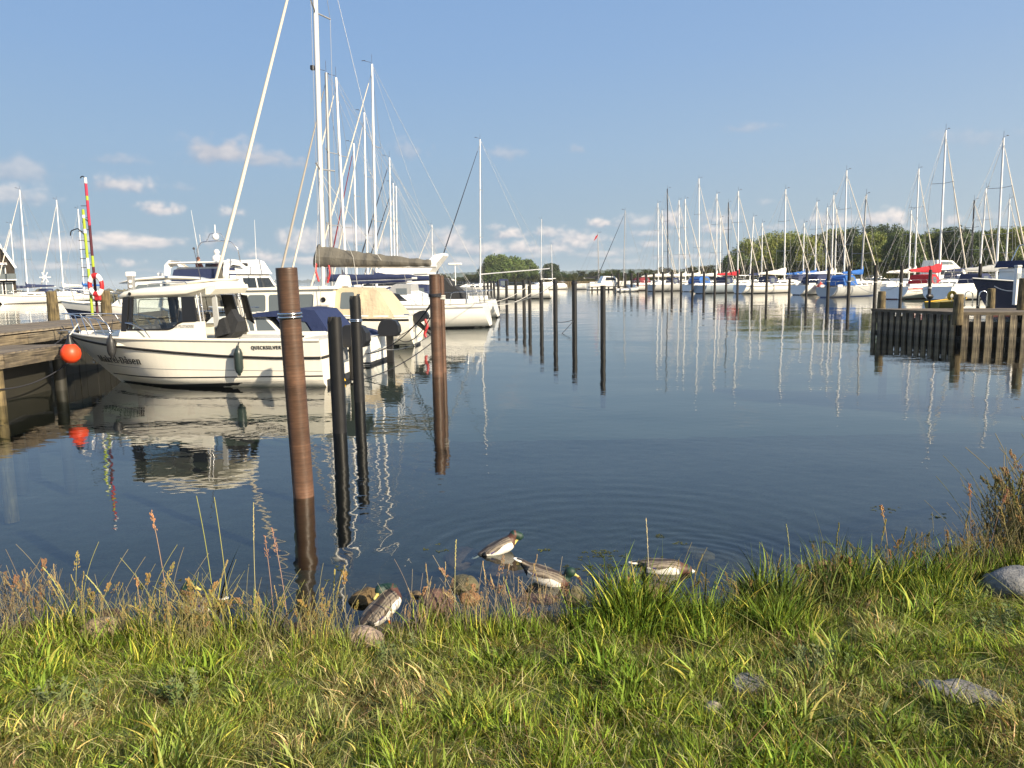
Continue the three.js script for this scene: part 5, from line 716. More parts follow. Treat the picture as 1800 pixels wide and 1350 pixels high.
motorboat({ label: 'dark navy wooden motorboat with white wheelhouse beyond the timber pier', L: 8.5, B: 2.9, fb: 1.9, fs: 1.35, px: 1838, d: 40, a: 10, hullM: M.navy, boot: M.antifoulRed, kind: 'round', blocks: [{ prof: [[-1.9, 1.2], [-1.8, 2.2], [1.8, 2.2], [1.8, 1.2]], w0: 2.2, w1: 2, m: M.gel, windows: [[[-1.75, 1.5], [-1.7, 2.0], [-0.9, 2.0], [-0.9, 1.5]], [[-0.75, 1.5], [-0.75, 2.0], [0.2, 2.0], [0.2, 1.5]]] }, { name: 'canopy', prof: [[-2.0, 2.4], [-1.9, 2.75], [1.4, 2.8], [1.5, 2.4]], w0: 2.3, w1: 2.1, m: M.navyCloth }], extra: [['grab_frame', [tube([V(-1.6, 2.7, 0.5), V(-1.3, 3.5, 0.4), V(-1.2, 3.55, 0), V(-1.3, 3.5, -0.4), V(-1.6, 2.7, -0.5)], 0.03), tube([V(-0.9, 2.7, 0.5), V(-1.1, 3.5, 0.4)], 0.03)], M.steel], ['canvas_top', rbox(-0.8, 2.28, 0, 2.2, 0.2, 2.0, 0.06), M.white]] });
// inflatable and yellow dinghy
{
  const inf = thing('inflatable_dinghy', 'pale grey inflatable dinghy at the left end of the right-hand row', 'dinghy', V(xAt(1104, 116), 0, -116), 205 * RAD);
  part(inf, 'tube', [1, -1].map((s) => tube([V(1.8, 0.28, s * 0.6), V(0, 0.28, s * 0.65), V(-1.2, 0.36, s * 0.5), V(-1.75, 0.5, 0)], 0.25, 10, 24)), M.gelGrey); part(inf, 'floor', rbox(0.2, 0.16, 0, 3, 0.08, 1, 0.03), M.deck);
  const dg = thing('yellow_dinghy', 'olive yellow dinghy tied up behind the timber pier', 'dinghy', V(xAt(1672, 44), 0, -44), 200 * RAD), h = hull({ L: 2.6, B: 1.3, fb: 0.75, fs: 0.55, draft: 0.15, rake: 0.5, stern: 0.8 });
  part(dg, 'hull', h.geos, M.olive); part(dg, 'gunwale', [1, -1].map((s) => h.rail(s, 0.035)), M.yellow); part(dg, 'inner_floor', h.deckGeo(0.22, 0), M.olive); part(dg, 'thwart', rbox(0.1, 0.5, 0, 0.25, 0.04, 1.1, 0.01), M.teak);
  dg.updateMatrixWorld();
  const ring = thing('horseshoe_buoy', 'yellow horseshoe lifebuoy standing on the dinghy rim', 'lifebuoy', V(xAt(1676, 42.6), 0.92, -42.6), 0.2);
  part(ring, 'float', new THREE.TorusGeometry(0.2, 0.085, 10, 26, 5.2).rotateZ(-1.05), M.yellow); part(ring, 'strap', [rod(V(-0.12, -0.2, 0), V(0.12, -0.2, 0), 0.015), rod(V(0, -0.25, 0), V(0, -0.35, 0), 0.02)], M.ropeLight);
  const om = thing('outboard_motor', 'small black outboard motor on the stern of the yellow dinghy', 'outboard', dg.localToWorld(V(1.3, 0, 0)), 200 * RAD); part(om, 'cowling', pillow([[0, 0.85, 0.06, 0.08, 2.3], [0.08, 0.87, 0.14, 0.12, 2.6], [0.34, 0.88, 0.14, 0.12, 2.6], [0.42, 0.88, 0.05, 0.07, 2.3]], 12), M.black); part(om, 'leg', rbox(0.2, 0.4, 0, 0.12, 0.7, 0.08, 0.02), M.black);
  const p = SB.ball.root; p.updateMatrixWorld(); const w = p.localToWorld(V(-0.3, 0.75, -1.65)); const bf = thing('ball_fender', 'orange red ball fender hanging on the white sailboat with navy tent', 'fender', V(xAt(1443, 81), 0.75, -81)); part(bf, 'ball', new THREE.LatheGeometry([[0.001, -0.46], [0.2, -0.42], [0.36, -0.26], [0.42, 0], [0.36, 0.24], [0.16, 0.44], [0.07, 0.52], [0.07, 0.62], [0.001, 0.62]].map((q) => new THREE.Vector2(...q)), 18), M.coral); part(bf, 'lanyard', rod(V(0, 0.6, 0), V(0, 1.0, -0.1), 0.02), M.ropeLight);
}

// ================================================================ PIERS, PILES AND SMALL THINGS
const wood = { h: mat([1, 1, 1], 0.9, { map: woodTex([0.50, 0.46, 0.40], 3, false, 0.8), bumpMap: woodBump(3, false, 0.8), bumpScale: 0.012 }), v: mat([1, 1, 1], 0.9, { map: woodTex([0.47, 0.43, 0.36], 5, true, 0.8), bumpMap: woodBump(5, true, 0.8), bumpScale: 0.02 }), hd: mat([0.7, 0.68, 0.64], 0.9, { map: woodTex([0.48, 0.43, 0.36], 8, false, 0.6), bumpMap: woodBump(8, false, 0.6), bumpScale: 0.02 }), z: mat([0.82, 0.8, 0.76], 0.9, { map: woodTex([0.52, 0.48, 0.41], 9, false, 0.7), bumpMap: woodBump(9, false, 0.7), bumpScale: 0.02 }) };
const tints = [[1, 1, 1], [0.85, 0.84, 0.82], [1.12, 1.08, 1.0], [0.72, 0.71, 0.70]];
const vary = (m) => tints.map((t) => { const c = m.clone(); c.color.setRGB(m.color.r * t[0], m.color.g * t[1], m.color.b * t[2]); return c; });
for (const k of ['h', 'z']) wood[k].color.multiply(new THREE.Color().setRGB(0.70, 0.71, 0.74));
const deckWood = vary(wood.h), plankWood = vary(wood.v), fasciaWood = vary(wood.z);
// weed-dark timber, blackened further so the colour holds the shade under the decks
const wetShadeWood = mat([0.022, 0.021, 0.016], 0.6, { map: speck }), postWood = mat([0.62, 0.58, 0.48], 0.9, { map: woodTex([0.46, 0.42, 0.33], 14, true, 0.9), bumpMap: woodBump(14, true, 0.9), bumpScale: 0.03 });
function bollard(label, x, z, y0, y1, r, group) { const b = thing('bollard', label, 'bollard', V(x, y0, z), x, group), H = y1 - y0; part(b, 'post', new THREE.LatheGeometry([[0, -0.4], [r * 1.12, -0.4], [r * 1.04, H * 0.4], [r * 0.96, H - 0.03], [r * 0.88, H], [0.001, H + 0.005]].map((q) => new THREE.Vector2(...q)), 18), postWood); return b; }
// ---------------------------------------------------------------- left-hand jetty: upper deck, lower walkway
{
  const j = thing('jetty', 'weathered timber jetty with a lower walkway that the near boats lie along', 'pier'), r = rng(31);
  const x0 = -13.7, x1 = (z) => -11.45 + 0.06 * clamp((-z - 14) / 20) * 8 * 0.5, top = 1.28;
  const share = new THREE.BoxGeometry(1, 1, 1); let n = 0;
  for (let z = -9; z > -62; z -= 0.235) { const b = new THREE.Mesh(tidy(new THREE.BoxGeometry(x1(z) - x0, 0.05, 0.222)), deckWood[Math.floor(r() * 4)]); b.name = 'deck_board'; b.position.set((x0 + x1(z)) / 2 + 0.015 * (r() - 0.5), top - 0.025 + 0.006 * (r() - 0.5), z); j.add(b); n++; }
  for (let z = -9; z > -62; z -= 3.02) for (const [x, s] of [[x1(z) + 0.05, 1], [x0 - 0.05, -1]]) { const b = new THREE.Mesh(tidy(new THREE.BoxGeometry(0.07, 0.23, 2.99)), fasciaWood[Math.floor(r() * 4)]); b.name = 'fascia_board'; b.position.set(x + 0.01 * r(), top - 0.19, z - 1.5); b.rotation.y = s > 0 ? -0.012 : 0; j.add(b); }
  for (let z = -9; z > -62; z -= 3.02) for (const x of [x0 + 0.3, x1(z) - 0.35]) part(j, 'support_post', new THREE.CylinderGeometry(0.13, 0.13, 3.6, 12).translate(x, -0.6, z - 0.4), wetShadeWood);
  part(j, 'cross_beam', Array.from({ length: 17 }, (_, k) => box((x0 + x1(-9 - k * 3)) / 2, top - 0.25, -9.4 - k * 3.02, 2.0, 0.2, 0.16)), wetShadeWood);
  for (let k = 0; k < 38; k++) { const b = new THREE.Mesh(tidy(new THREE.BoxGeometry(0.05, 1.7, 0.29)), wetShadeWood); b.name = 'under_board'; b.position.set(x1(-12 - k * 0.3) - 0.25 - 0.02 * r(), 0.12, -12 - k * 0.3); j.add(b); }  // dark boards added to make the deep shadow below the jetty edge
  // lower walkway
  const w0 = -11.35, w1 = -9.95; let q = 0;
  for (let z = -8.5; z > -17.2; z -= 0.2) { const b = new THREE.Mesh(tidy(new THREE.BoxGeometry(w1 - w0, 0.045, 0.188)), deckWood[Math.floor(r() * 4)]); b.name = 'walkway_board'; b.position.set((w0 + w1) / 2, 0.99 + 0.006 * (r() - 0.5), z); j.add(b); q++; }
  for (let z = -7.7; z > -16.5; z -= 2.4) { const b = new THREE.Mesh(tidy(new THREE.BoxGeometry(0.08, 0.26, 2.37)), fasciaWood[Math.floor(r() * 4)]); b.name = 'walkway_fascia'; b.position.set(w1 + 0.045, 0.86, z - 1.2); j.add(b); }
  for (const z of [-11.2, -14.9, -17.0]) for (const x of [w0 + 0.2, w1 - 0.1]) part(j, 'walkway_post', new THREE.CylinderGeometry(0.12, 0.13, 3.2, 12).translate(x, -0.75, z), x > -10.5 && z > -15 ? postWood : wetShadeWood);  // sunlit outer posts keep plain wood; the others carry shade in their colour
  part(j, 'back_planking', box(-10.35, 0.0, -12.6, 0.06, 1.5, 9), wetShadeWood);  // black sheet close behind the fascia, standing in for shade under the walkway
  bollard('weathered timber bollard on the far edge of the jetty, nearer of two', onLevel(95, 562, top).x, onLevel(95, 562, top).z, top, topAt(95, 512, -onLevel(95, 562, top).z), 0.15, 'jetty bollards');
  bollard('weathered timber bollard on the far edge of the jetty beside the lifebuoy', -13.75, -26.3, top, topAt(183, 511, 26.3), 0.16, 'jetty bollards');
  // mooring lines under the walkway edge
  single('mooring_rope', 'dark rope sagging along the lower walkway edge', 'rope', sag(V(-9.9, 0.62, -13.5), V(-9.9, 0.6, -17.1), 0.3, 0.014), M.ropeDark);
  const bow = near.localToWorld(V(-3.1, 1.22, 0.25)); single('mooring_rope', 'taut dark bow line running from the pilothouse boat past the orange buoy', 'rope', [sag(bow, V(-9.95, 0.62, -14.2), 0.12, 0.014), sag(bow, V(-11.3, 1.3, -19.4), 0.05, 0.012)], M.ropeDark);
  const bz = 16.4, bx = xAt(113, bz), b = thing('buoy', 'orange ball buoy with black neck hanging between jetty and bow', 'buoy', V(bx, topAt(113, 622, bz), -bz));
  part(b, 'ball', new THREE.LatheGeometry([[0.001, -0.205], [0.1, -0.185], [0.175, -0.11], [0.205, -0.01], [0.19, 0.09], [0.13, 0.175], [0.08, 0.215], [0.001, 0.22]].map((v) => new THREE.Vector2(...v)), 24), M.orange); part(b, 'neck', new THREE.LatheGeometry([[0.095, 0.2], [0.07, 0.26], [0.045, 0.33], [0.04, 0.40], [0.001, 0.4]].map((v) => new THREE.Vector2(...v)), 16), M.black); part(b, 'lanyard', rod(V(0, 0.38, 0), V(0.05, 0.62, -0.3), 0.014), M.ropeLight);
  // yarn-wrapped poles with hooks, lifebuoy, power posts
  const pole = (label, px, d, top2, bands, hooks) => { const H = topAt(px, top2, d) - top, t = thing('hook_pole', label, 'pole', V(xAt(px, d), top, -d)); bands.forEach(([a, c, col], i) => part(t, 'painted_band', rod(V(0, H * a, 0), V(0, H * c, 0), 0.045, 0.043, 10), col)); hooks.forEach(([f, dir, s]) => part(t, 'hook', tube([V(0, H * f, 0), V(dir * s * 0.5, H * f + s * 0.5, 0), V(dir * s, H * f + s * 0.35, 0), V(dir * s * 1.1, H * f, 0)], 0.018, 6), M.black)); part(t, 'foot_plate', box(0, 0.02, 0, 0.3, 0.04, 0.3), M.aluGrey); for (let k = 0; k < 9; k++) part(t, 'peg', rod(V(0, H * (0.12 + 0.085 * k), 0), V(-0.22, H * (0.12 + 0.085 * k), 0.02), 0.012), M.wireDark); return t; };
  const lime = mat([0.30, 0.40, 0.03], 0.8), pinkRed = mat([0.42, 0.02, 0.06], 0.7), plum = mat([0.07, 0.012, 0.022], 0.8);
  pole('tall red and plum painted pole with hooks beside the lifebuoy', 167, 26.2, 312, [[0, 0.36, plum], [0.36, 0.44, lime], [0.44, 0.66, plum], [0.66, 0.84, pinkRed], [0.84, 0.87, lime], [0.87, 0.96, pinkRed], [0.96, 1, M.white]], [[0.995, -1, 0.14], [0.68, -1, 0.2]]);
  pole('lime and white banded pole beside the taller red pole', 158, 26.0, 368, [[0, 0.2, lime], [0.2, 0.25, M.white], [0.25, 0.45, lime], [0.45, 0.55, M.white], [0.55, 0.78, lime], [0.78, 0.82, M.white], [0.82, 0.92, lime], [0.92, 0.95, M.white], [0.95, 1, lime]], [[0.76, -1, 0.45]]);
  const lb = thing('lifebuoy', 'red and white lifebuoy ring hung on the pole at the jetty edge', 'lifebuoy', V(xAt(168.5, 25.9), topAt(168, 501, 25.9), -25.9)); for (let k = 0; k < 8; k++) part(lb, 'segment', new THREE.TorusGeometry(0.27, 0.085, 12, 8, Math.PI / 4).rotateZ(k * Math.PI / 4 + 0.39).scale(0.75, 1.15, 1), k % 2 ? M.red : M.white); part(lb, 'rope_bag', rbox(0.03, -0.42, 0, 0.22, 0.2, 0.1, 0.04), M.red);
  for (const [px, d, py, label] of [[231, 27, 478, 'grey power post with white cap and three sockets behind the pilothouse roof'], [410, 36.5, 484, 'slim grey power post standing before the flybridge yacht']]) { const t = thing('power_post', label, 'power post', V(xAt(px, d), top, -d)), H = topAt(px, py, d) - top; part(t, 'body', rbox(0, (H - 0.16) / 2, 0, 0.2, H - 0.16, 0.18, 0.02), M.aluGrey); part(t, 'cap', rbox(0, H - 0.08, 0, 0.26, 0.17, 0.24, 0.03), M.white); for (let k = 0; k < 3; k++) part(t, 'socket', new THREE.CylinderGeometry(0.055, 0.055, 0.04, 14).rotateX(Math.PI / 2).translate(0.02, H - 0.33 - 0.17 * k, 0.1), M.white); }
}
// ---------------------------------------------------------------- mooring piles
const pileBrown = mat([1, 1, 1], 0.42, { map: tex(512, (u, v) => { const k = 0.88 + 0.35 * tileNoise(u, v, 2, 60, 71) + 0.7 * tileNoise(u, v, 3, 5, 73) + 0.3 * tileNoise(u, v, 20, 140, 75) + 0.45 * Math.max(0, tileNoise(u, v, 26, 4, 77) - 0.12); return [0.355 * k, 0.262 * k, 0.205 * k]; }, true, 0.8), bumpMap: tex(512, (u, v) => 0.5 + 0.5 * tileNoise(u, v, 2, 60, 71) + 0.3 * tileNoise(u, v, 4, 150, 72), false, 0.8), bumpScale: 0.0018 });
const pileBlack = mat([0.010, 0.010, 0.011], 0.42, { map: tex(256, (u, v) => { const k = 0.9 + 0.5 * tileNoise(u, v, 4, 9, 81) + 0.5 * tileNoise(u, v, 30, 6, 83); return [k, k, k]; }, false, 0.6) }), pileDark = mat([0.016, 0.013, 0.011], 0.7, { map: speck });
function pile(label, px, py, top, wpx, m, o = {}) {
  const b = onLevel(px, py), d = -b.z, r = wpx / FOCAL * d / 2, H = topAt(px, top, d), t = thing('mooring_pile', label, 'pile', b, px, o.group), g = [];
  const lean = o.lean ?? [0, 0]; t.rotation.order = 'ZXY'; t.rotation.z = lean[0]; t.rotation.x = lean[1];
  if (o.notch) { const rows = []; for (let k = 0; k <= 28; k++) { const a = k / 28 * 6.2832, cut = H - (Math.abs(Math.sin(a)) < 0.75 ? 0.09 * (1 - Math.abs(Math.sin(a)) / 0.75) ** 0.6 + 0.02 : 0); rows.push([V(r * Math.cos(a), -2.6, r * Math.sin(a)), V(r * Math.cos(a), cut, r * Math.sin(a)), V(r * 0.86 * Math.cos(a), cut, r * 0.86 * Math.sin(a)), V(r * 0.86 * Math.cos(a), cut - 0.5, r * 0.86 * Math.sin(a))]); } g.push(grid(rows, true)); g.push(new THREE.CircleGeometry(r * 0.9, 20).rotateX(-Math.PI / 2).translate(0, H - 0.22, 0)); }
  else g.push(new THREE.LatheGeometry([[0, -2.6], [r, -2.6], [r, 0], [r, H - 0.012], [r * 0.985, H], ...(o.hollow ? [[r * 0.9, H], [r * 0.88, H - 0.03], [0.001, H - 0.03]] : [[0.001, H]])].map((q) => new THREE.Vector2(...q)), o.n ?? 28));
  part(t, 'shaft', g, m);
  for (const y of o.bands ?? []) part(t, 'steel_band', new THREE.TorusGeometry(r + 0.006, 0.011, 6, 30).rotateX(Math.PI / 2).scale(1, 1.3, 1).translate(0, y * H, 0), M.steel);
  if (o.rope) part(t, 'rope_turns', [0, 1, 2].map((k) => new THREE.TorusGeometry(r + 0.014, 0.016, 5, 20).rotateX(Math.PI / 2 + 0.08 * (k - 1)).translate(0, o.rope * H - 0.03 * k, 0)), o.ropeM ?? M.ropeDark);
  t.updateMatrixWorld(); t.userData.top = undefined; delete t.userData.top; return { t, H, r, d };
}
const P1 = pile('thick brown pile nearest the bank with two steel bands', 534, 872, 470, 37, pileBrown, { bands: [0.805, 0.79], hollow: true, lean: [0.02, 0] });
const P2 = pile('black notched pile just right of the thick brown pile', 597.5, 760, 557, 25, pileBlack, { notch: true });
const P3 = pile('black notched pile with steel band, farther of the two black ones by the brown pile', 632, 706, 520, 19.5, pileBlack, { notch: true, bands: [0.78, 0.765] });
const P4 = pile('brown pile with dark rope turns, thicker of the pair by the yacht', 769, 662, 482, 19, pileBrown, { bands: [0.795], rope: 0.81 });
const P5 = pile('slim brown pile standing behind the roped brown one', 780, 655, 484, 10.5, pileBrown, { rope: 0.79, ropeM: M.ropeLight });
{
  const row = [[1060, 596, 502, 9.5], [1010, 582, 493, 9], [976.5, 575, 492, 8], [952, 568, 492, 7], [931.5, 561, 493, 6], [921.5, 556, 492, 6], [907, 550, 493, 5.2], [891, 545, 493, 5], [876.5, 541, 493, 4.6], [869, 538, 494, 4.2], [864, 536, 494, 4], [858, 534, 494, 4], [852, 532, 494, 4]];
  row.forEach(([px, py, top, w], i) => pile(`black mooring pile in the middle row, ${i ? ordinal[i] + ' counted from the nearest' : 'the nearest one'}`, px, py, top, w, pileBlack, { n: 14, group: 'middle row of black mooring piles', rope: i === 1 || i === 2 ? 0.96 : 0 }));
  const far = [[1068, 505, 485], [1076, 506, 481], [1087, 507, 481], [1099, 508, 480], [1110, 509, 480], [1121, 509, 479], [1136, 510, 480], [1149, 510, 480], [1165, 511, 478], [1181, 511, 478], [1197, 512, 478], [1217, 512, 477], [1237, 513, 477], [1256, 513, 476], [1276, 513, 475], [1296, 514, 475], [1322, 514, 473], [1347, 515, 473], [1387, 517, 489], [1417, 518, 471]];
  far.forEach(([px, py, top], i) => pile(`${ordinal[i]} dark mooring pile from the left in the far right-hand row`, px, py + 1.5 + 0.22 * i, top, 4.2, pileDark, { n: 12, group: 'dark piles before the right-hand boats' }));
  [[1455, 524.5, 469, 'left of the blue tent boat'], [1491, 527, 467, 'right before the blue tent boat'], [1537, 531, 466, 'behind the end of the timber pier'], [1582, 535, 467, 'before the red striped boat'], [1632, 543, 474, 'before the yellow dinghy'], [1718, 552, 463, 'tallest, behind the steel hoops']].forEach(([px, py, top, where]) => pile(`brown black mooring pile ${where}`, px, py, top, 5.6, pileDark, { n: 14, group: 'dark piles before the right-hand boats', rope: 0.55, ropeM: M.ropeLight }));
}
// ---------------------------------------------------------------- timber pier on the right
{
  const c = onLevel(1685, 597), l = onLevel(1532, 585), e = onLevel(1800, 598), top = 0.92, pier = thing('timber_pier', 'weathered timber pier head with upright plank sides', 'pier'), r = rng(8);
  c.y = l.y = e.y = 0; const u = l.clone().sub(c), v = e.clone().sub(c).normalize(), LL = u.length(); u.normalize(); const far = c.clone().addScaledVector(v, 12), nl = V(u.z, 0, -u.x); // outwards of the shaded side
  // deck boards run across the head
  for (let k = 0; k < 19; k++) { const f0 = k / 19, f1 = (k + 0.94) / 19, P = (f, s) => c.clone().addScaledVector(u, LL * f).addScaledVector(v, s), a = P(f0, -0.06), b = P(f1, -0.06), q = P(f1, 12), w = P(f0, 12), y = top + 0.006 * (r() - 0.5), g = grid([[V(a.x, y - 0.06, a.z), V(w.x, y - 0.06, w.z)], [V(a.x, y, a.z), V(w.x, y, w.z)], [V(b.x, y, b.z), V(q.x, y, q.z)], [V(b.x, y - 0.06, b.z), V(q.x, y - 0.06, q.z)]]); const m = new THREE.Mesh(tidy(g.toNonIndexed()), deckWood[Math.floor(r() * 4)]); m.geometry.computeVertexNormals(); m.name = 'deck_board'; pier.add(m); }
  const edge = (a, b, name) => { const d = b.clone().sub(a), L = d.length(), g = new THREE.BoxGeometry(L, 0.1, 0.12); g.rotateY(-Math.atan2(d.z, d.x)); const mid = a.clone().add(b).multiplyScalar(0.5); return g.translate(mid.x, top - 0.055, mid.z); };
  const ls = c.clone().addScaledVector(u, LL);
  part(pier, 'edge_beam', [edge(c, ls)], fasciaWood[3]); part(pier, 'edge_beam', [edge(c, far)], fasciaWood[1]);
  const plank = (p, dir, w, out) => { const g = tidy(new THREE.BoxGeometry(w, 1.9, 0.07)), m = new THREE.Mesh(g, plankWood[Math.floor(r() * 4)]); m.name = 'upright_plank'; m.position.copy(p).add(V(out.x * 0.04, top - 0.09 - 0.95 - 0.02 * r(), out.z * 0.04)); m.rotation.y = -Math.atan2(dir.z, dir.x) + 0.03 * (r() - 0.5); m.rotation.z = 0.012 * (r() - 0.5); pier.add(m); };
  for (let k = 0; k < 13; k++) plank(c.clone().addScaledVector(u, 0.22 + k * (LL - 0.26) / 12.3), u, 0.165, nl);
  for (let k = 0; k < 14; k++) { const m = new THREE.Mesh(tidy(new THREE.BoxGeometry(0.235, 1.6, 0.06)), wetShadeWood); m.name = 'inner_board'; m.position.copy(c).addScaledVector(u, 0.3 + k * (LL - 0.3) / 14).add(V(-nl.x * 0.42, -0.15 - 0.12 * r(), -nl.z * 0.42)).addScaledVector(v, 0.1); m.rotation.y = -Math.atan2(u.z, u.x); pier.add(m); }  // inner row made continuous; its black also stands in for shade below deck
  const outF = V(-v.z, 0, v.x); if (outF.z < 0) outF.negate();
  for (let k = 0; k < 34; k++) plank(c.clone().addScaledVector(v, 0.16 + k * 0.345), v, 0.185 + 0.03 * r(), outF);
  for (let k = 0; k < 30; k++) { const m = new THREE.Mesh(tidy(new THREE.BoxGeometry(0.36, 1.6, 0.06)), wetShadeWood); m.name = 'inner_board'; m.position.copy(c).addScaledVector(v, 0.5 + k * 0.38).add(V(-outF.x * 0.42, -0.15 - 0.15 * r(), -outF.z * 0.42)); m.rotation.y = -Math.atan2(v.z, v.x); pier.add(m); }
  part(pier, 'waling_beam', [0.48, 0.02].map((y) => { const d = ls.clone().sub(c), g = new THREE.BoxGeometry(d.length(), 0.17, 0.12); g.rotateY(-Math.atan2(d.z, d.x)); const m = c.clone().add(ls).multiplyScalar(0.5); return g.translate(m.x - nl.x * 0.08, y, m.z - nl.z * 0.08); }).concat([0.5, 0.0].map((y) => { const g = new THREE.BoxGeometry(12, 0.17, 0.12); g.rotateY(-Math.atan2(v.z, v.x)); const m = c.clone().addScaledVector(v, 6); return g.translate(m.x - outF.x * 0.08, y, m.z - outF.z * 0.08); })), wetShadeWood);
  for (let k = 0; k < 4; k++) part(pier, 'support_post', new THREE.CylinderGeometry(0.15, 0.15, 3.4, 12).translate(c.x + u.x * (0.4 + k * 1.1) + v.x * 0.4, -0.85, c.z + u.z * (0.4 + k * 1.1) + v.z * 0.4), wetShadeWood);
  for (let k = 1; k < 5; k++) part(pier, 'support_post', new THREE.CylinderGeometry(0.15, 0.15, 3.4, 12).translate(c.x + v.x * k * 2 + u.x * 0.5, -0.85, c.z + v.z * k * 2 + u.z * 0.5), wetShadeWood);
  for (const [px, base, tp, w, label] of [[1549, 541, 512, 13, 'stout timber bollard on the outer corner of the pier head'], [1684, 549, 517, 15.5, 'stout timber bollard at the near corner of the pier head'], [1741, 535, 507, 13, 'timber bollard behind the steel hoops'], [1796, 545, 489, 15, 'tall timber bollard at the picture edge beside the pale power post']]) { const p = onLevel(px, base, top), d = -p.z; bollard(label, p.x, p.z, top - 0.02, topAt(px, tp, d), w / FOCAL * d / 2, 'pier head bollards'); }
  for (const [px, label] of [[1702, 'steel ladder hoop standing on the pier, left one of two'], [1727, 'steel ladder hoop standing on the pier, right one of two']]) { const p = onLevel(px, 537, top), w = 0.155; const hp = thing('ladder_hoop', label, 'handrail', V(p.x, top, p.z), 0, 'steel ladder hoops'); part(hp, 'hoop', tube([V(-w, -0.05, 0), V(-w, 0.4, 0), V(-w * 0.75, 0.52, 0), V(0, 0.56, 0), V(w * 0.75, 0.52, 0), V(w, 0.4, 0), V(w, -0.05, 0)], 0.021, 8, 40), M.steel); part(hp, 'foot', [1, -1].map((s) => new THREE.CylinderGeometry(0.05, 0.05, 0.02, 12).translate(s * w, 0.01, 0)), M.steel); }
  { const p = onLevel(1785, 536, top), d = -p.z, H = topAt(1785, 466, d) - top, t = thing('power_post', 'pale power post with blue panel at the picture edge', 'power post', V(p.x, top, p.z), 0.1); part(t, 'body', rbox(0, H / 2 - 0.05, 0, 0.19, H - 0.1, 0.17, 0.02), M.white); part(t, 'cap', rbox(0, H - 0.05, 0, 0.22, 0.1, 0.2, 0.03), M.gelGrey); part(t, 'panel', rbox(0.0, H * 0.72, 0.088, 0.14, 0.25, 0.015, 0.006), M.gelBlueGrey); part(t, 'socket', rbox(0.03, H * 0.3, 0.09, 0.05, 0.05, 0.03, 0.01), M.black); }
}
// far pontoon and the piece of quay below the reeds
{
  const t = thing('far_pontoon', 'low dark timber pontoon below the small cabin cruiser', 'pier', V(xAt(1068, 128), 0, -128)); for (let k = 0; k < 8; k++) part(t, 'plank', box(-2.8 + k * 0.8, 0.62, 0, 0.74, 0.12, 2.6), wetShadeWood); for (let k = 0; k < 7; k++) part(t, 'post', box(-2.7 + k * 0.9, 0.1, 1.2, 0.22, 1.2, 0.2), wetShadeWood);
  const q = thing('low_quay', 'low plank-faced quay in front of the reeds on the far shore', 'quay', V(xAt(1005, 232), 0, -232)); for (let k = 0; k < 26; k++) part(q, 'plank', box(-9 + k * 0.72, 0.35, 0, 0.6, 1.3, 0.25), postWood); part(q, 'top_beam', box(0, 1.05, -0.1, 18.6, 0.14, 0.5), postWood);
}
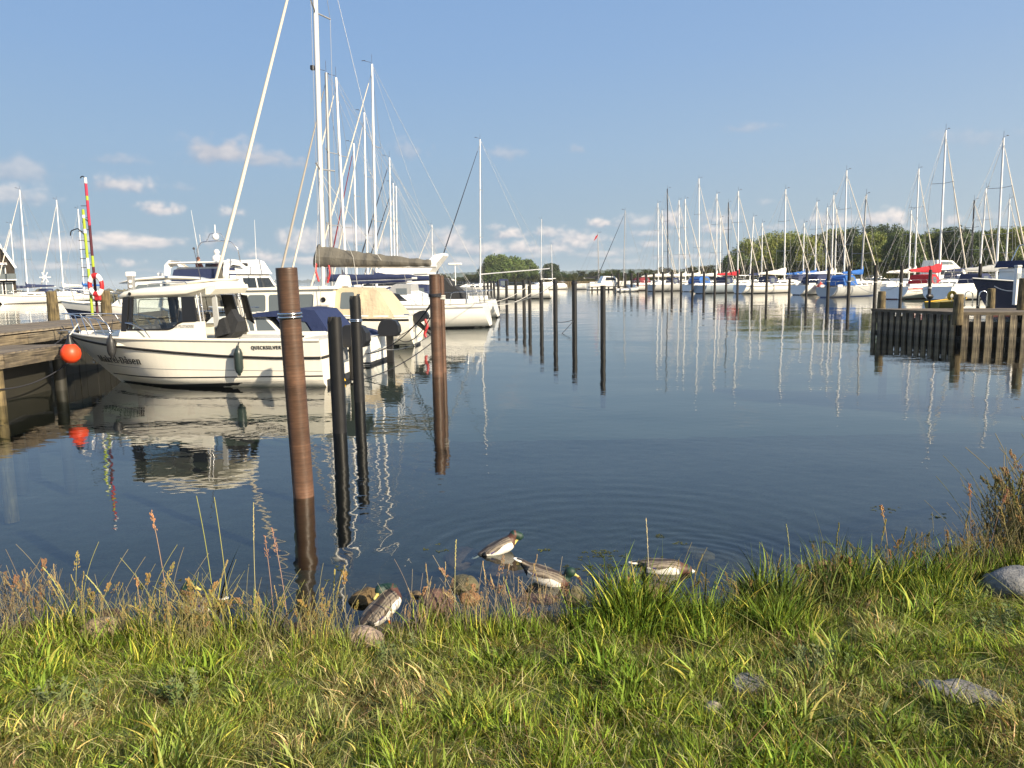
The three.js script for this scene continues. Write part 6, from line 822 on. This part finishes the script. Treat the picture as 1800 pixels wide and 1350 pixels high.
// ---------------------------------------------------------------- breakwater, wind generator and the gabled house on the left
{
  const r = rng(3), rock = new THREE.DodecahedronGeometry(1, 0), n = 900, im = new THREE.InstancedMesh(rock, mat([0.11, 0.105, 0.075], 0.95), n), m = new THREE.Matrix4(), q = new THREE.Quaternion(), e = new THREE.Euler();
  for (let i = 0; i < n; i++) { const f = r(), px = lerp(-120, 330, f), d = lerp(138, 120, f) + 3 * (r() - 0.5); e.set(r() * 6, r() * 6, r() * 6); q.setFromEuler(e); const s = 0.35 + 0.45 * r(); m.compose(V(xAt(px, d), 0.25 + 0.9 * r() * (1 - Math.abs(r() - 0.5)), -d), q, V(s * 1.3, s * 0.8, s)); im.setMatrixAt(i, m); }
  setting('breakwater_rocks', im, null, 'stuff');
  const bk = []; for (const [b, y] of [[-2.5, -1], [-1, 0.7], [1, 1.0], [3, -1]]) { const row = []; for (let px = -200; px <= 340; px += 15) { const d = lerp(138, 120, (px + 120) / 450) - b; row.push(V(xAt(px, d), y + 0.25 * noise(px * 0.07, b), -d)); } bk.push(row); }
  const g = tidy(grid(bk)); setting('breakwater', g, mat([0.10, 0.10, 0.055], 0.95, { map: speck }));
  const wg = thing('wind_generator', 'small white wind generator on a pole above the breakwater', 'wind generator', V(xAt(82, 112), 0.3, -112)); part(wg, 'pole', rod(V(0, -0.5, 0), V(0, 3.3, 0), 0.06, 0.05), M.alu); for (let k = 0; k < 6; k++) part(wg, 'blade', box(0.42, 0, 0, 0.8, 0.14, 0.03).rotateZ(k * Math.PI / 3).translate(0, 3.3, 0.15), M.white); part(wg, 'hub', new THREE.SphereGeometry(0.14, 10, 8).scale(1, 1, 1.8).translate(0, 3.3, 0.05), M.white);
  const hd = 118, H = thing('gabled_house', 'dark timber house with steep white-edged gable and glazed balcony', 'house', V(xAt(-6, hd), 0.6, -hd), 0.6), wall = mat([0.16, 0.14, 0.11], 0.85, { map: woodTex([0.42, 0.38, 0.33], 44, true, 0.5) }), W = 2.4;
  const G = cab([[-W, 0], [-W, 4.6], [0, 9.3], [W, 4.6], [W, 0]], 9, 9); part(H, 'wall', G.g, wall);
  part(H, 'roof', [1, -1].map((s) => { const g2 = new THREE.BoxGeometry(5.5, 0.18, 9.6); g2.rotateZ(-s * Math.atan2(4.7, W)); return g2.translate(s * (W / 2 + 0.07), 6.95 + 0.1, 0); }), mat([0.05, 0.05, 0.055], 0.7));
  part(H, 'bargeboard', [1, -1].map((s) => { const g2 = new THREE.BoxGeometry(5.6, 0.3, 0.12); g2.rotateZ(-s * Math.atan2(4.7, W)); return g2.translate(s * (W / 2 + 0.07), 6.95 + 0.04, 4.86); }), M.white);
  for (const [x, y, w, h] of [[-1.4, 0.4, 1.2, 2.0], [0.1, 0.4, 1.2, 2.0], [1.5, 0.4, 1.0, 2.0], [-0.9, 3.2, 1.2, 1.6], [0.7, 3.2, 1.2, 1.6], [0, 5.6, 0.9, 1.2]]) { const wn = part(H, 'window', box(x, y + h / 2, 4.53, w, h, 0.06), M.white); part(wn, 'pane', box(x, y + h / 2, 4.57, w - 0.2, h - 0.2, 0.03), M.glassGrey); }
  part(H, 'balcony', [box(0, 2.75, 5.1, 5.0, 0.16, 1.2)], M.white); part(H, 'balcony_glass', [box(0, 3.25, 5.66, 4.9, 0.8, 0.03)], M.glassGrey); part(H, 'awning', box(-0.2, 5.1, 5.1, 3.4, 0.08, 1.2, 0, 0, 0.25), M.white);
}
// ---------------------------------------------------------------- people
function person(label, pos, turn, o) {
  const { shirt, legs, hair, sit, arms = 'down', skinC = [0.42, 0.24, 0.17] } = o, S = 1.0, seatY = 0.5, hip = sit ? 0.5 : 0.92, joints = { pelvis: V(0, hip, 0), chest: V(0, hip + 0.38, 0.0), neck: V(0, hip + 0.54, 0), head: V(0, hip + 0.70, 0.02) };
  const bones = [];
  const B = (a, b, ra, rb, tone) => bones.push([a, b, ra, rb, tone]);
  B(joints.pelvis, joints.chest, 0.15, 0.165, 's'); B(V(-0.17, hip + 0.44, 0), V(0.17, hip + 0.44, 0), 0.075, 0.075, 's'); B(joints.chest, joints.neck, 0.1, 0.055, 's'); B(joints.neck, V(0, hip + 0.62, 0.01), 0.055, 0.055, 'k');
  B(V(0, hip + 0.66, 0.02), V(0, hip + 0.76, 0.0), 0.082, 0.098, 'k'); B(V(0, hip + 0.68, 0.1), V(0, hip + 0.655, 0.118), 0.014, 0.018, 'k'); // nose
  for (const s of [1, -1]) {
    const sh = V(s * 0.2, hip + 0.44, 0), el = arms === 'rest' ? V(s * 0.3, hip + 0.2, 0.08) : V(s * 0.27, hip + 0.14, -0.03), wr = arms === 'rest' ? V(s * 0.18, hip + 0.1, 0.3) : V(s * 0.28, hip - 0.1, 0.06);
    B(sh, el, 0.058, 0.046, 's'); B(el, wr, 0.042, 0.03, 'k'); B(wr, wr.clone().add(V(0, -0.07, 0.02)), 0.036, 0.034, 'k'); for (let f = 0; f < 4; f++) B(wr.clone().add(V((f - 1.5) * 0.019, -0.07, 0.02)), wr.clone().add(V((f - 1.5) * 0.021, -0.15 + 0.012 * Math.abs(f - 1.5), 0.045)), 0.0095, 0.008, 'k'); B(wr.clone().add(V(-s * 0.03, -0.03, 0.02)), wr.clone().add(V(-s * 0.05, -0.09, 0.05)), 0.011, 0.009, 'k'); B(V(s * 0.098, hip + 0.71, 0.0), V(s * 0.1, hip + 0.735, 0), 0.018, 0.02, 'k');
    const hp = V(s * 0.095, hip - 0.02, 0), kn = sit ? V(s * 0.12, hip - 0.02, 0.44) : V(s * 0.11, 0.5, 0.03), an = sit ? V(s * 0.12, 0.06, 0.42) : V(s * 0.13, 0.07, -0.02); B(hp, kn, 0.098, 0.062, 'l'); B(kn, an, 0.058, 0.042, 'l'); B(an.clone().add(V(0, -0.02, -0.03)), an.clone().add(V(s * 0.02, -0.03, 0.15)), 0.042, 0.034, 'f');
  }
  const tones = { s: shirt, l: legs, k: skinC, f: [0.03, 0.03, 0.03] }, hairAt = (p) => p.y > hip + 0.72 + 0.5 * Math.max(0, p.z) || (p.z < -0.02 && p.y > hip + 0.64);
  const fn = (p) => { let m = 9; for (const b of bones) m = smin(m, capsule(p, b[0], b[1], b[2], b[3]), b[2] < 0.02 ? 0.006 : 0.04); return m; };
  const colour = (p) => { let best = 9, t = 's'; for (const b of bones) { const d = capsule(p, b[0], b[1], b[2], b[3]); if (d < best) { best = d; t = b[4]; } } if (t === 'k' && hairAt(p) && p.y > hip + 0.6) return hair; return tones[t]; };
  const top = hip + 0.9, g = skin(fn, colour, V(-0.45, -0.02, -0.3), V(0.45, top, 0.62), 0.018), mesh = new THREE.Mesh(g, mat([1, 1, 1], 0.8, { vertexColors: true }));
  mesh.name = numbered('person'); mesh.position.copy(pos); mesh.rotation.y = turn; mesh.scale.setScalar(S); mesh.userData = { label, category: 'person' }; scene.add(mesh); return mesh;
}
{
  const w = (x, y, z) => yacht.root.localToWorld(V(x, y, z));
  const dk = atDepth(449, 516, 51.5); person('person in a black t-shirt and dark trousers standing on the foredeck, back turned', V(dk.x, 1.62, -51.5), 3.3, { shirt: [0.012, 0.013, 0.018], legs: [0.02, 0.021, 0.028], hair: [0.06, 0.03, 0.02] });
  for (const [px, py, d, sh, hr, label, tn] of [[349, 462, 45.5, [0.40, 0.16, 0.13], [0.08, 0.03, 0.02], 'person in a pink top seated high on the flybridge below the domes', 2.6], [381, 465, 47, [0.05, 0.02, 0.02], [0.04, 0.02, 0.015], 'person in a dark top seated in the middle of the flybridge', 0.4], [404, 466, 48, [0.025, 0.025, 0.03], [0.02, 0.015, 0.01], 'person in a black top seated at the front of the flybridge', 3.4]]) { const p = atDepth(px, py, d); person(label, V(p.x, p.y - 1.0, -d), tn, { shirt: sh, legs: [0.03, 0.04, 0.07], hair: hr, sit: true, arms: 'rest' }); }
}
// ---------------------------------------------------------------- mooring ropes
{
  const piles = (px, py, y) => { const b = onLevel(px, py); return V(b.x, y, b.z); };
  const ms = (px, py, d) => atDepth(px, py, d);
  const rope = (label, list, m = M.ropeDark, r = 0.013) => single('mooring_rope', label, 'rope', list.map(([a, b, s]) => sag(a, b, s, r)), m);
  const p4 = piles(769, 662, 1.75), p1 = piles(534, 872, 1.5);
  rope('dark mooring lines from the tan tent boat to the roped brown pile', [[ms(706, 588, 26.5), V(p4.x - 0.1, 1.75, p4.z), 0.12], [ms(700, 596, 26.5), V(p4.x - 0.1, 1.45, p4.z), 0.3], [ms(600, 612, 22), V(p4.x - 0.1, 1.7, p4.z), 0.55]]);
  rope('pale mooring line hanging in a bight between the sterns', [[ms(612, 610, 22.5), ms(712, 575, 26), 0.5], [ms(640, 600, 23), V(p4.x, 1.1, p4.z), 0.35]], M.ropeLight, 0.012);
  rope('slack dark line dipping from the brown pile towards the water', [[V(p4.x, 0.9, p4.z), piles(640, 668, 0.02), 0.12]], M.ropeDark, 0.012);
  const sternB = SB.big.world(5.1, 1.1, 1.2); SB.big.root.updateMatrixWorld();
  const st = SB.big.root.localToWorld(V(5.0, 1.15, 1.2)), st2 = SB.big.root.localToWorld(V(5.0, 1.15, -1.0));
  rope('pale stern lines from the rounded deckhouse yacht to the row of black piles', [[st, piles(952, 568, 1.9), 0.45], [st2, piles(976.5, 575, 2.0), 0.4], [st2, piles(931.5, 561, 1.95), 0.3], [st, V(p4.x, 1.8, p4.z), 0.15]], M.ropeLight, 0.014);
  rope('line tied between two black piles in the middle row', [[piles(976.5, 575, 0.25), piles(1010, 582, 0.5), 0.06], [piles(1010, 582, 0.5), piles(988, 586, 0.0), 0.02]], M.ropeDark, 0.014);
  rope('pale mooring line of the red striped boat', [[atDepth(1540, 505, 64), atDepth(1582, 500, 58), 0.3], [atDepth(1582, 500, 58), atDepth(1632, 507, 52), 0.35]], M.ropeLight, 0.02);
  rope('white stern line of the blue tent boat', [[atDepth(1490, 487, 73), atDepth(1538, 515, 70), 0.3]], M.ropeLight, 0.022);
  rope('white line from the navy wooden boat to the pier', [[atDepth(1748, 503, 37), atDepth(1800, 508, 32), 0.15]], M.ropeLight, 0.018);
}

// ================================================================ STONES AND DUCKS BY THE BANK
const stoneM = (c) => mat(c, 0.85, { map: rockTex, bumpMap: rockBump, bumpScale: 0.02 });
function stone(label, p, rx, ry, rz, c, seed, o = {}) {
  const g = new THREE.IcosahedronGeometry(1, 5), q = g.attributes.position, k = seed * 3.7;
  for (let i = 0; i < q.count; i++) { const x = q.getX(i), y = q.getY(i), z = q.getZ(i), n = 1 + 0.3 * noise(x * 0.9 + k, y * 0.9, z * 0.9) + 0.12 * noise(x * 2.3, y * 2.3 + k, z * 2.3) + 0.035 * noise(x * 6 + k, y * 6, z * 6); let yy = y * n; if (o.flat) yy = Math.min(yy, o.flat + 0.12 * noise(x * 2 + k, z * 2, 3)); q.setXYZ(i, x * n * rx, yy * ry, z * n * rz); }
  const gg = g; gg.computeVertexNormals(); const w = g.index ? g : g; // smooth skin: average the normals of points that coincide
  const map = new Map(), nor = gg.attributes.normal; for (let i = 0; i < q.count; i++) { const key = `${q.getX(i).toFixed(4)},${q.getY(i).toFixed(4)},${q.getZ(i).toFixed(4)}`; const v = map.get(key) ?? V(0, 0, 0); v.add(V(nor.getX(i), nor.getY(i), nor.getZ(i))); map.set(key, v); } for (let i = 0; i < q.count; i++) { const v = map.get(`${q.getX(i).toFixed(4)},${q.getY(i).toFixed(4)},${q.getZ(i).toFixed(4)}`).clone().normalize(); nor.setXYZ(i, v.x, v.y, v.z); }
  const m = single('stone', label, 'stone', gg, stoneM(c), p, o.group); m.rotation.y = seed; return m;
}
const RED = [0.145, 0.085, 0.068], BROWN = [0.15, 0.11, 0.065], OCHRE = [0.26, 0.14, 0.055], PINK = [0.40, 0.31, 0.25], GRAY = [0.30, 0.29, 0.28], ALGAE = [0.13, 0.12, 0.065];
const wp = (px, py, y = 0) => { const p = onLevel(px, py); p.y = y; return p; };
stone('big red brown boulder standing in the shallows behind dry stalks', wp(768, 1068, 0.02), 0.14, 0.115, 0.12, RED, 1);
stone('olive brown stone just beyond the red brown boulder', wp(816, 1030, 0.0), 0.115, 0.075, 0.1, ALGAE, 2);
stone('small orange stone beside the red brown boulder', wp(826, 1052, -0.01), 0.085, 0.06, 0.075, OCHRE, 3);
stone('mossy brown stone behind the preening duck on the bank', wp(642, 1052, -0.01), 0.12, 0.075, 0.1, [0.15, 0.10, 0.04], 4);
stone('small dark stone between the bank duck and the boulder', wp(731, 1046, -0.005), 0.05, 0.035, 0.045, BROWN, 5);
stone('rounded pale olive stone under the bill of the swimming duck', wp(1012, 1052, 0.0), 0.075, 0.085, 0.07, [0.17, 0.15, 0.08], 6);
stone('brown stone topped with white lichen below the dabbling duck', wp(1148, 1040, -0.01), 0.13, 0.06, 0.09, [0.22, 0.15, 0.09], 7);
stone('dark stone at the grass edge below the dabbling duck', wp(1312, 1028, 0.0), 0.07, 0.05, 0.06, [0.05, 0.045, 0.04], 8);
stone('smallest of three brown stones at the water edge', wp(1410, 1000, 0.0), 0.055, 0.05, 0.05, BROWN, 9, { group: 'three brown stones at the water edge' });
stone('middle one of three brown stones at the water edge', wp(1447, 1003, 0.02), 0.085, 0.075, 0.075, [0.21, 0.14, 0.075], 10, { group: 'three brown stones at the water edge' });
stone('right one of three brown stones, half hidden by grass', wp(1490, 1004, 0.02), 0.085, 0.085, 0.075, [0.20, 0.13, 0.065], 11, { group: 'three brown stones at the water edge' });
stone('submerged red brown stone under the swimming duck', wp(945, 1052, -0.06), 0.22, 0.08, 0.16, [0.17, 0.10, 0.08], 12);
stone('submerged brown stone that the far preening duck stands on', wp(890, 982, -0.085), 0.2, 0.07, 0.13, [0.16, 0.10, 0.075], 13);
stone('submerged pinkish stone beside the far preening duck', wp(812, 958, -0.12), 0.2, 0.07, 0.14, [0.20, 0.13, 0.12], 14);
stone('submerged yellowish stone out in the ripples', wp(1225, 945, -0.16), 0.16, 0.07, 0.12, [0.22, 0.17, 0.09], 15);
stone('submerged pale stone off the weedy corner', wp(1640, 950, -0.1), 0.17, 0.08, 0.12, [0.28, 0.24, 0.19], 16);
stone('submerged grey stone nearest the weedy corner', wp(1680, 965, -0.06), 0.16, 0.07, 0.12, [0.30, 0.25, 0.21], 17);
{ const r = rng(70), tone = [RED, BROWN, ALGAE, [0.14, 0.12, 0.1], [0.2, 0.16, 0.12]], im = tone.map((c, k) => [stoneM(c), []]); // shingle under the shallow water
  for (let i = 0; i < 900; i++) { const x = -6 + 12 * r(), s = -0.02 - 1.5 * r() * r(), z = -shore(x) + s - 0.16 * noise(x * 1.1, 3.7, 1), y = ground(x, z); im[i % 5][1].push([x, y + 0.005, z, 0.015 + 0.05 * r() * r() + 0.012, r() * 6, r()]); }
  const g0 = new THREE.IcosahedronGeometry(1, 2), q = g0.attributes.position; for (let i = 0; i < q.count; i++) { const n = 1 + 0.25 * noise(q.getX(i) * 1.3, q.getY(i) * 1.3, q.getZ(i) * 1.3); q.setXYZ(i, q.getX(i) * n * 1.2, q.getY(i) * n * 0.6, q.getZ(i) * n * 0.9); } const g = tidy(g0); g.computeVertexNormals();
  for (const [m, list] of im) { const o = new THREE.InstancedMesh(g, m, list.length), M4 = new THREE.Matrix4(), Q = new THREE.Quaternion(), E = new THREE.Euler(); list.forEach(([x, y, z, s, a, b], i) => { E.set(b * 0.4, a, 0); Q.setFromEuler(E); M4.compose(V(x, y, z), Q, V(s, s, s)); o.setMatrixAt(i, M4); }); setting('shingle', o, null, 'stuff'); } }
{ const S = stoneSpots, y = (p) => ground(p.x, p.z), put = (p, dy) => V(p.x, y(p) + dy, p.z);
  stone('big pinkish granite stone in the grass below the bank duck', put(S.pink, 0.02), 0.17, 0.09, 0.13, PINK, 21);
  stone('tan stone at the edge of the rusty grass drift', put(S.leftBank, 0.03), 0.11, 0.09, 0.1, [0.36, 0.27, 0.18], 22);
  stone('low grey stone sunk in the grass', put(S.greyBank, 0.0), 0.12, 0.05, 0.085, [0.25, 0.24, 0.23], 23, { flat: 0.6 });
  stone('wide flat grey boulder sunk in the lawn', put(S.flat, 0.0), 0.23, 0.06, 0.12, [0.27, 0.26, 0.25], 24, { flat: 0.55 });
  stone('blue grey boulder at the picture edge below the weeds', put(S.rightEdge, 0.05), 0.19, 0.12, 0.16, [0.22, 0.23, 0.245], 25);
  stone('palm-sized pale stone in front of the low grey stone', put(S.small, 0.01), 0.055, 0.035, 0.04, [0.36, 0.32, 0.26], 26); }

// a drake: [x forward, y up, z to its left], origin on the waterline below the body's middle
function duck(label, pos, turn, o) {
  const { neck, head, bill, pitch = 0, hen = false, feet = false, tailUp = 0, rise = 0 } = o, bones = [];
  const body = (p) => { const c = Math.cos(pitch), s = Math.sin(pitch), x = p.x * c + (p.y - rise) * s, y = -p.x * s + (p.y - rise) * c; return V(x, y, p.z); }; // into the body's own axes
  const bodyF = (q) => { let d = ellipsoid(q, 0, 0.055, 0, 0.205, 0.085, 0.098); d = smin(d, ellipsoid(q, 0.1, 0.05, 0, 0.105, 0.082, 0.085), 0.05); d = smin(d, capsule(q, V(-0.13, 0.075, 0), V(-0.235, 0.09 + tailUp * 0.5, 0), 0.06, 0.034), 0.05); d = smin(d, ellipsoid(q, -0.285, 0.1 + tailUp, 0, 0.07, 0.012, 0.04), 0.02); for (const sd of [1, -1]) d = smin(d, ellipsoid(q, -0.045, 0.088, sd * 0.058, 0.17, 0.045, 0.045), 0.012), d = smin(d, capsule(q, V(-0.14, 0.1, sd * 0.055), V(-0.235, 0.115 + tailUp * 0.3, sd * 0.02), 0.022, 0.006), 0.012); return d; };
  const nk = neck, fn = (p) => { let d = bodyF(body(p)); for (let i = 0; i < nk.length - 1; i++) d = smin(d, capsule(p, nk[i][0], nk[i + 1][0], nk[i][1], nk[i + 1][1]), 0.035); const hd = head; d = smin(d, ellipsoid(p, hd.x, hd.y, hd.z, 0.054, 0.049, 0.043), 0.022); d = smin(d, capsule(p, hd, head.clone().lerp(bill, 0.35), 0.027, 0.018), 0.014); const b0 = head.clone().lerp(bill, 0.4); const f = capsule(p, b0, bill, 0.014, 0.0095); d = smin(d, f, 0.008); if (feet) for (const sd of [1, -1]) d = smin(d, capsule(p, V(0.0, 0.04, sd * 0.045), V(0.02, -0.06, sd * 0.05), 0.014, 0.006), 0.015); return d; };
  const mid = nk[Math.floor(nk.length / 2)][0];
  const colour = (p) => {
    const q = body(p), n = noise(q.x * 60, q.y * 60, q.z * 60), n2 = noise(q.x * 22, q.y * 90, q.z * 90), az = Math.abs(q.z);
    const dB = capsule(p, head.clone().lerp(bill, 0.48), bill, 0.014, 0.01), dH = Math.min(ellipsoid(p, head.x, head.y, head.z, 0.054, 0.049, 0.043), capsule(p, head, head.clone().lerp(bill, 0.35), 0.027, 0.018)); let dN = 9, dLow = 9; for (let i = 0; i < nk.length - 1; i++) { const c = capsule(p, nk[i][0], nk[i + 1][0], nk[i][1], nk[i + 1][1]); if (i >= nk.length / 2 - 0.6) dN = Math.min(dN, c); else dLow = Math.min(dLow, c); }
    const dBody = bodyF(q);
    if (feet && p.y < 0.012 && dBody > 0.004 && Math.abs(p.x) < 0.08) return [0.55, 0.16, 0.02];
    if (dB < 0.005 && dB < dH + 0.004) return hen ? [0.22, 0.13, 0.05] : [0.50, 0.42, 0.12];
    if (Math.min(dH, dN) < dBody - 0.004 && Math.min(dH, dN) <= dLow) { if (hen) return [0.13 + 0.05 * n, 0.075 + 0.03 * n, 0.045]; if (o.ring && p.distanceTo(o.ring) < 0.036) return [0.7, 0.68, 0.62]; return [0.006 + 0.004 * n, 0.03 + 0.014 * n, 0.02]; }
    if (dLow < dBody - 0.002 || q.x > 0.165 + 0.012 * n) return [0.075 + 0.03 * n, 0.032 + 0.012 * n, 0.022];
    if (hen) { const k = 0.8 + 0.5 * n2; return [0.2 * k, 0.125 * k, 0.07 * k]; }
    if (q.x < -0.265) return az > 0.02 || q.x < -0.32 ? [0.74, 0.71, 0.65] : [0.02, 0.02, 0.02];
    if (q.x < -0.175 && !(az < 0.05 && q.y > 0.118)) return [0.012, 0.013, 0.014];
    if (q.x < -0.125 && q.y < 0.085) return [0.76, 0.73, 0.66];
    if (q.x > -0.15 && q.x < -0.075 && q.y > 0.07 && q.y < 0.092 && az > 0.085) return [0.06, 0.05, 0.16];
    const wing = q.y - 0.082 - 0.012 * Math.sin(q.x * 25), band = 0.5 + 0.5 * Math.sin(az * 260 + q.x * 18);
    if (wing > 0) { const k = 0.85 + 0.4 * n2; if (az < 0.028) return [0.055 * k, 0.04 * k, 0.03 * k]; return mix3([0.24 * k, 0.20 * k, 0.15 * k], [0.05 * k, 0.036 * k, 0.028 * k], 0.75 * smooth(0.2, 0.9, band + 0.5 * n)); }
    const k = 0.95 + 0.14 * n2; return [0.70 * k, 0.675 * k, 0.62 * k];
  };
  const g = skin(fn, colour, V(-0.42, -0.09, -0.2), V(0.42, 0.36, 0.2), 0.0065), m = new THREE.Mesh(g, mat([1, 1, 1], 0.6, { vertexColors: true, sheen: 0.2 })); m.name = numbered('duck'); m.position.copy(pos); m.rotation.y = turn; m.scale.setScalar(o.scale ?? 1); m.userData = { label, category: 'duck', group: 'mallards by the bank' }; scene.add(m); return m;
}
duck('mallard drake standing in the shallows, head bowed to preen its breast, farthest out', wp(880, 970, 0.0), 0.28, { pitch: 0.4, rise: 0.0, feet: true, neck: [[V(0.12, 0.13, 0), 0.055], [V(0.17, 0.2, 0.0), 0.045], [V(0.205, 0.2, 0.005), 0.036]], head: V(0.235, 0.175, 0.015), bill: V(0.17, 0.10, 0.04), ring: V(0.185, 0.21, 0) , scale: 0.7});
duck('mallard drake swimming with raised tail and yellow bill reaching forward', wp(957, 1024, -0.02), -0.22, { pitch: -0.28, rise: 0.03, tailUp: 0.03, neck: [[V(0.15, 0.02, 0), 0.05], [V(0.205, 0.06, 0), 0.038], [V(0.225, 0.12, 0), 0.03]], head: V(0.25, 0.15, 0), bill: V(0.335, 0.105, 0), ring: V(0.21, 0.085, 0), scale: 0.79 });
duck('mallard drake dabbling with its head under water', wp(1165, 1004, -0.012), -0.05, { pitch: -0.03, rise: -0.002, neck: [[V(0.15, 0.04, 0), 0.06], [V(0.24, 0.03, 0), 0.05], [V(0.285, -0.005, 0), 0.035]], head: V(0.315, -0.03, 0), bill: V(0.36, -0.075, 0), ring: V(0.29, 0.01, 0), scale: 0.77 });
{ const p = wp(676, 1098, 0); p.y = Math.max(0.035, ground(p.x, p.z) + 0.03); duck('mallard drake standing on the bank with its head turned back over the shoulder', p, 0.92, { pitch: 0.42, rise: 0.05, feet: true, neck: [[V(0.13, 0.15, -0.01), 0.055], [V(0.14, 0.215, -0.045), 0.046], [V(0.105, 0.235, -0.08), 0.04]], head: V(0.06, 0.225, -0.1), bill: V(-0.03, 0.18, -0.085), ring: V(0.9, 0, 0), scale: 0.78 }); }
{ const p = wp(352, 1078, 0.0); duck('duck with black rump and white tail, half hidden behind the tall yellow grass', p, 2.75, { pitch: -0.12, rise: 0.03, tailUp: 0.02, neck: [[V(0.12, 0.12, 0), 0.055], [V(0.15, 0.19, 0), 0.045], [V(0.14, 0.235, 0.01), 0.036]], head: V(0.1, 0.245, 0.02), bill: V(0.03, 0.2, 0.05), hen: false, scale: 0.78 }); }

scene.traverse((o) => { if (o.isMesh) { o.castShadow = true; o.receiveShadow = true; } });
renderer.render(scene, camera);
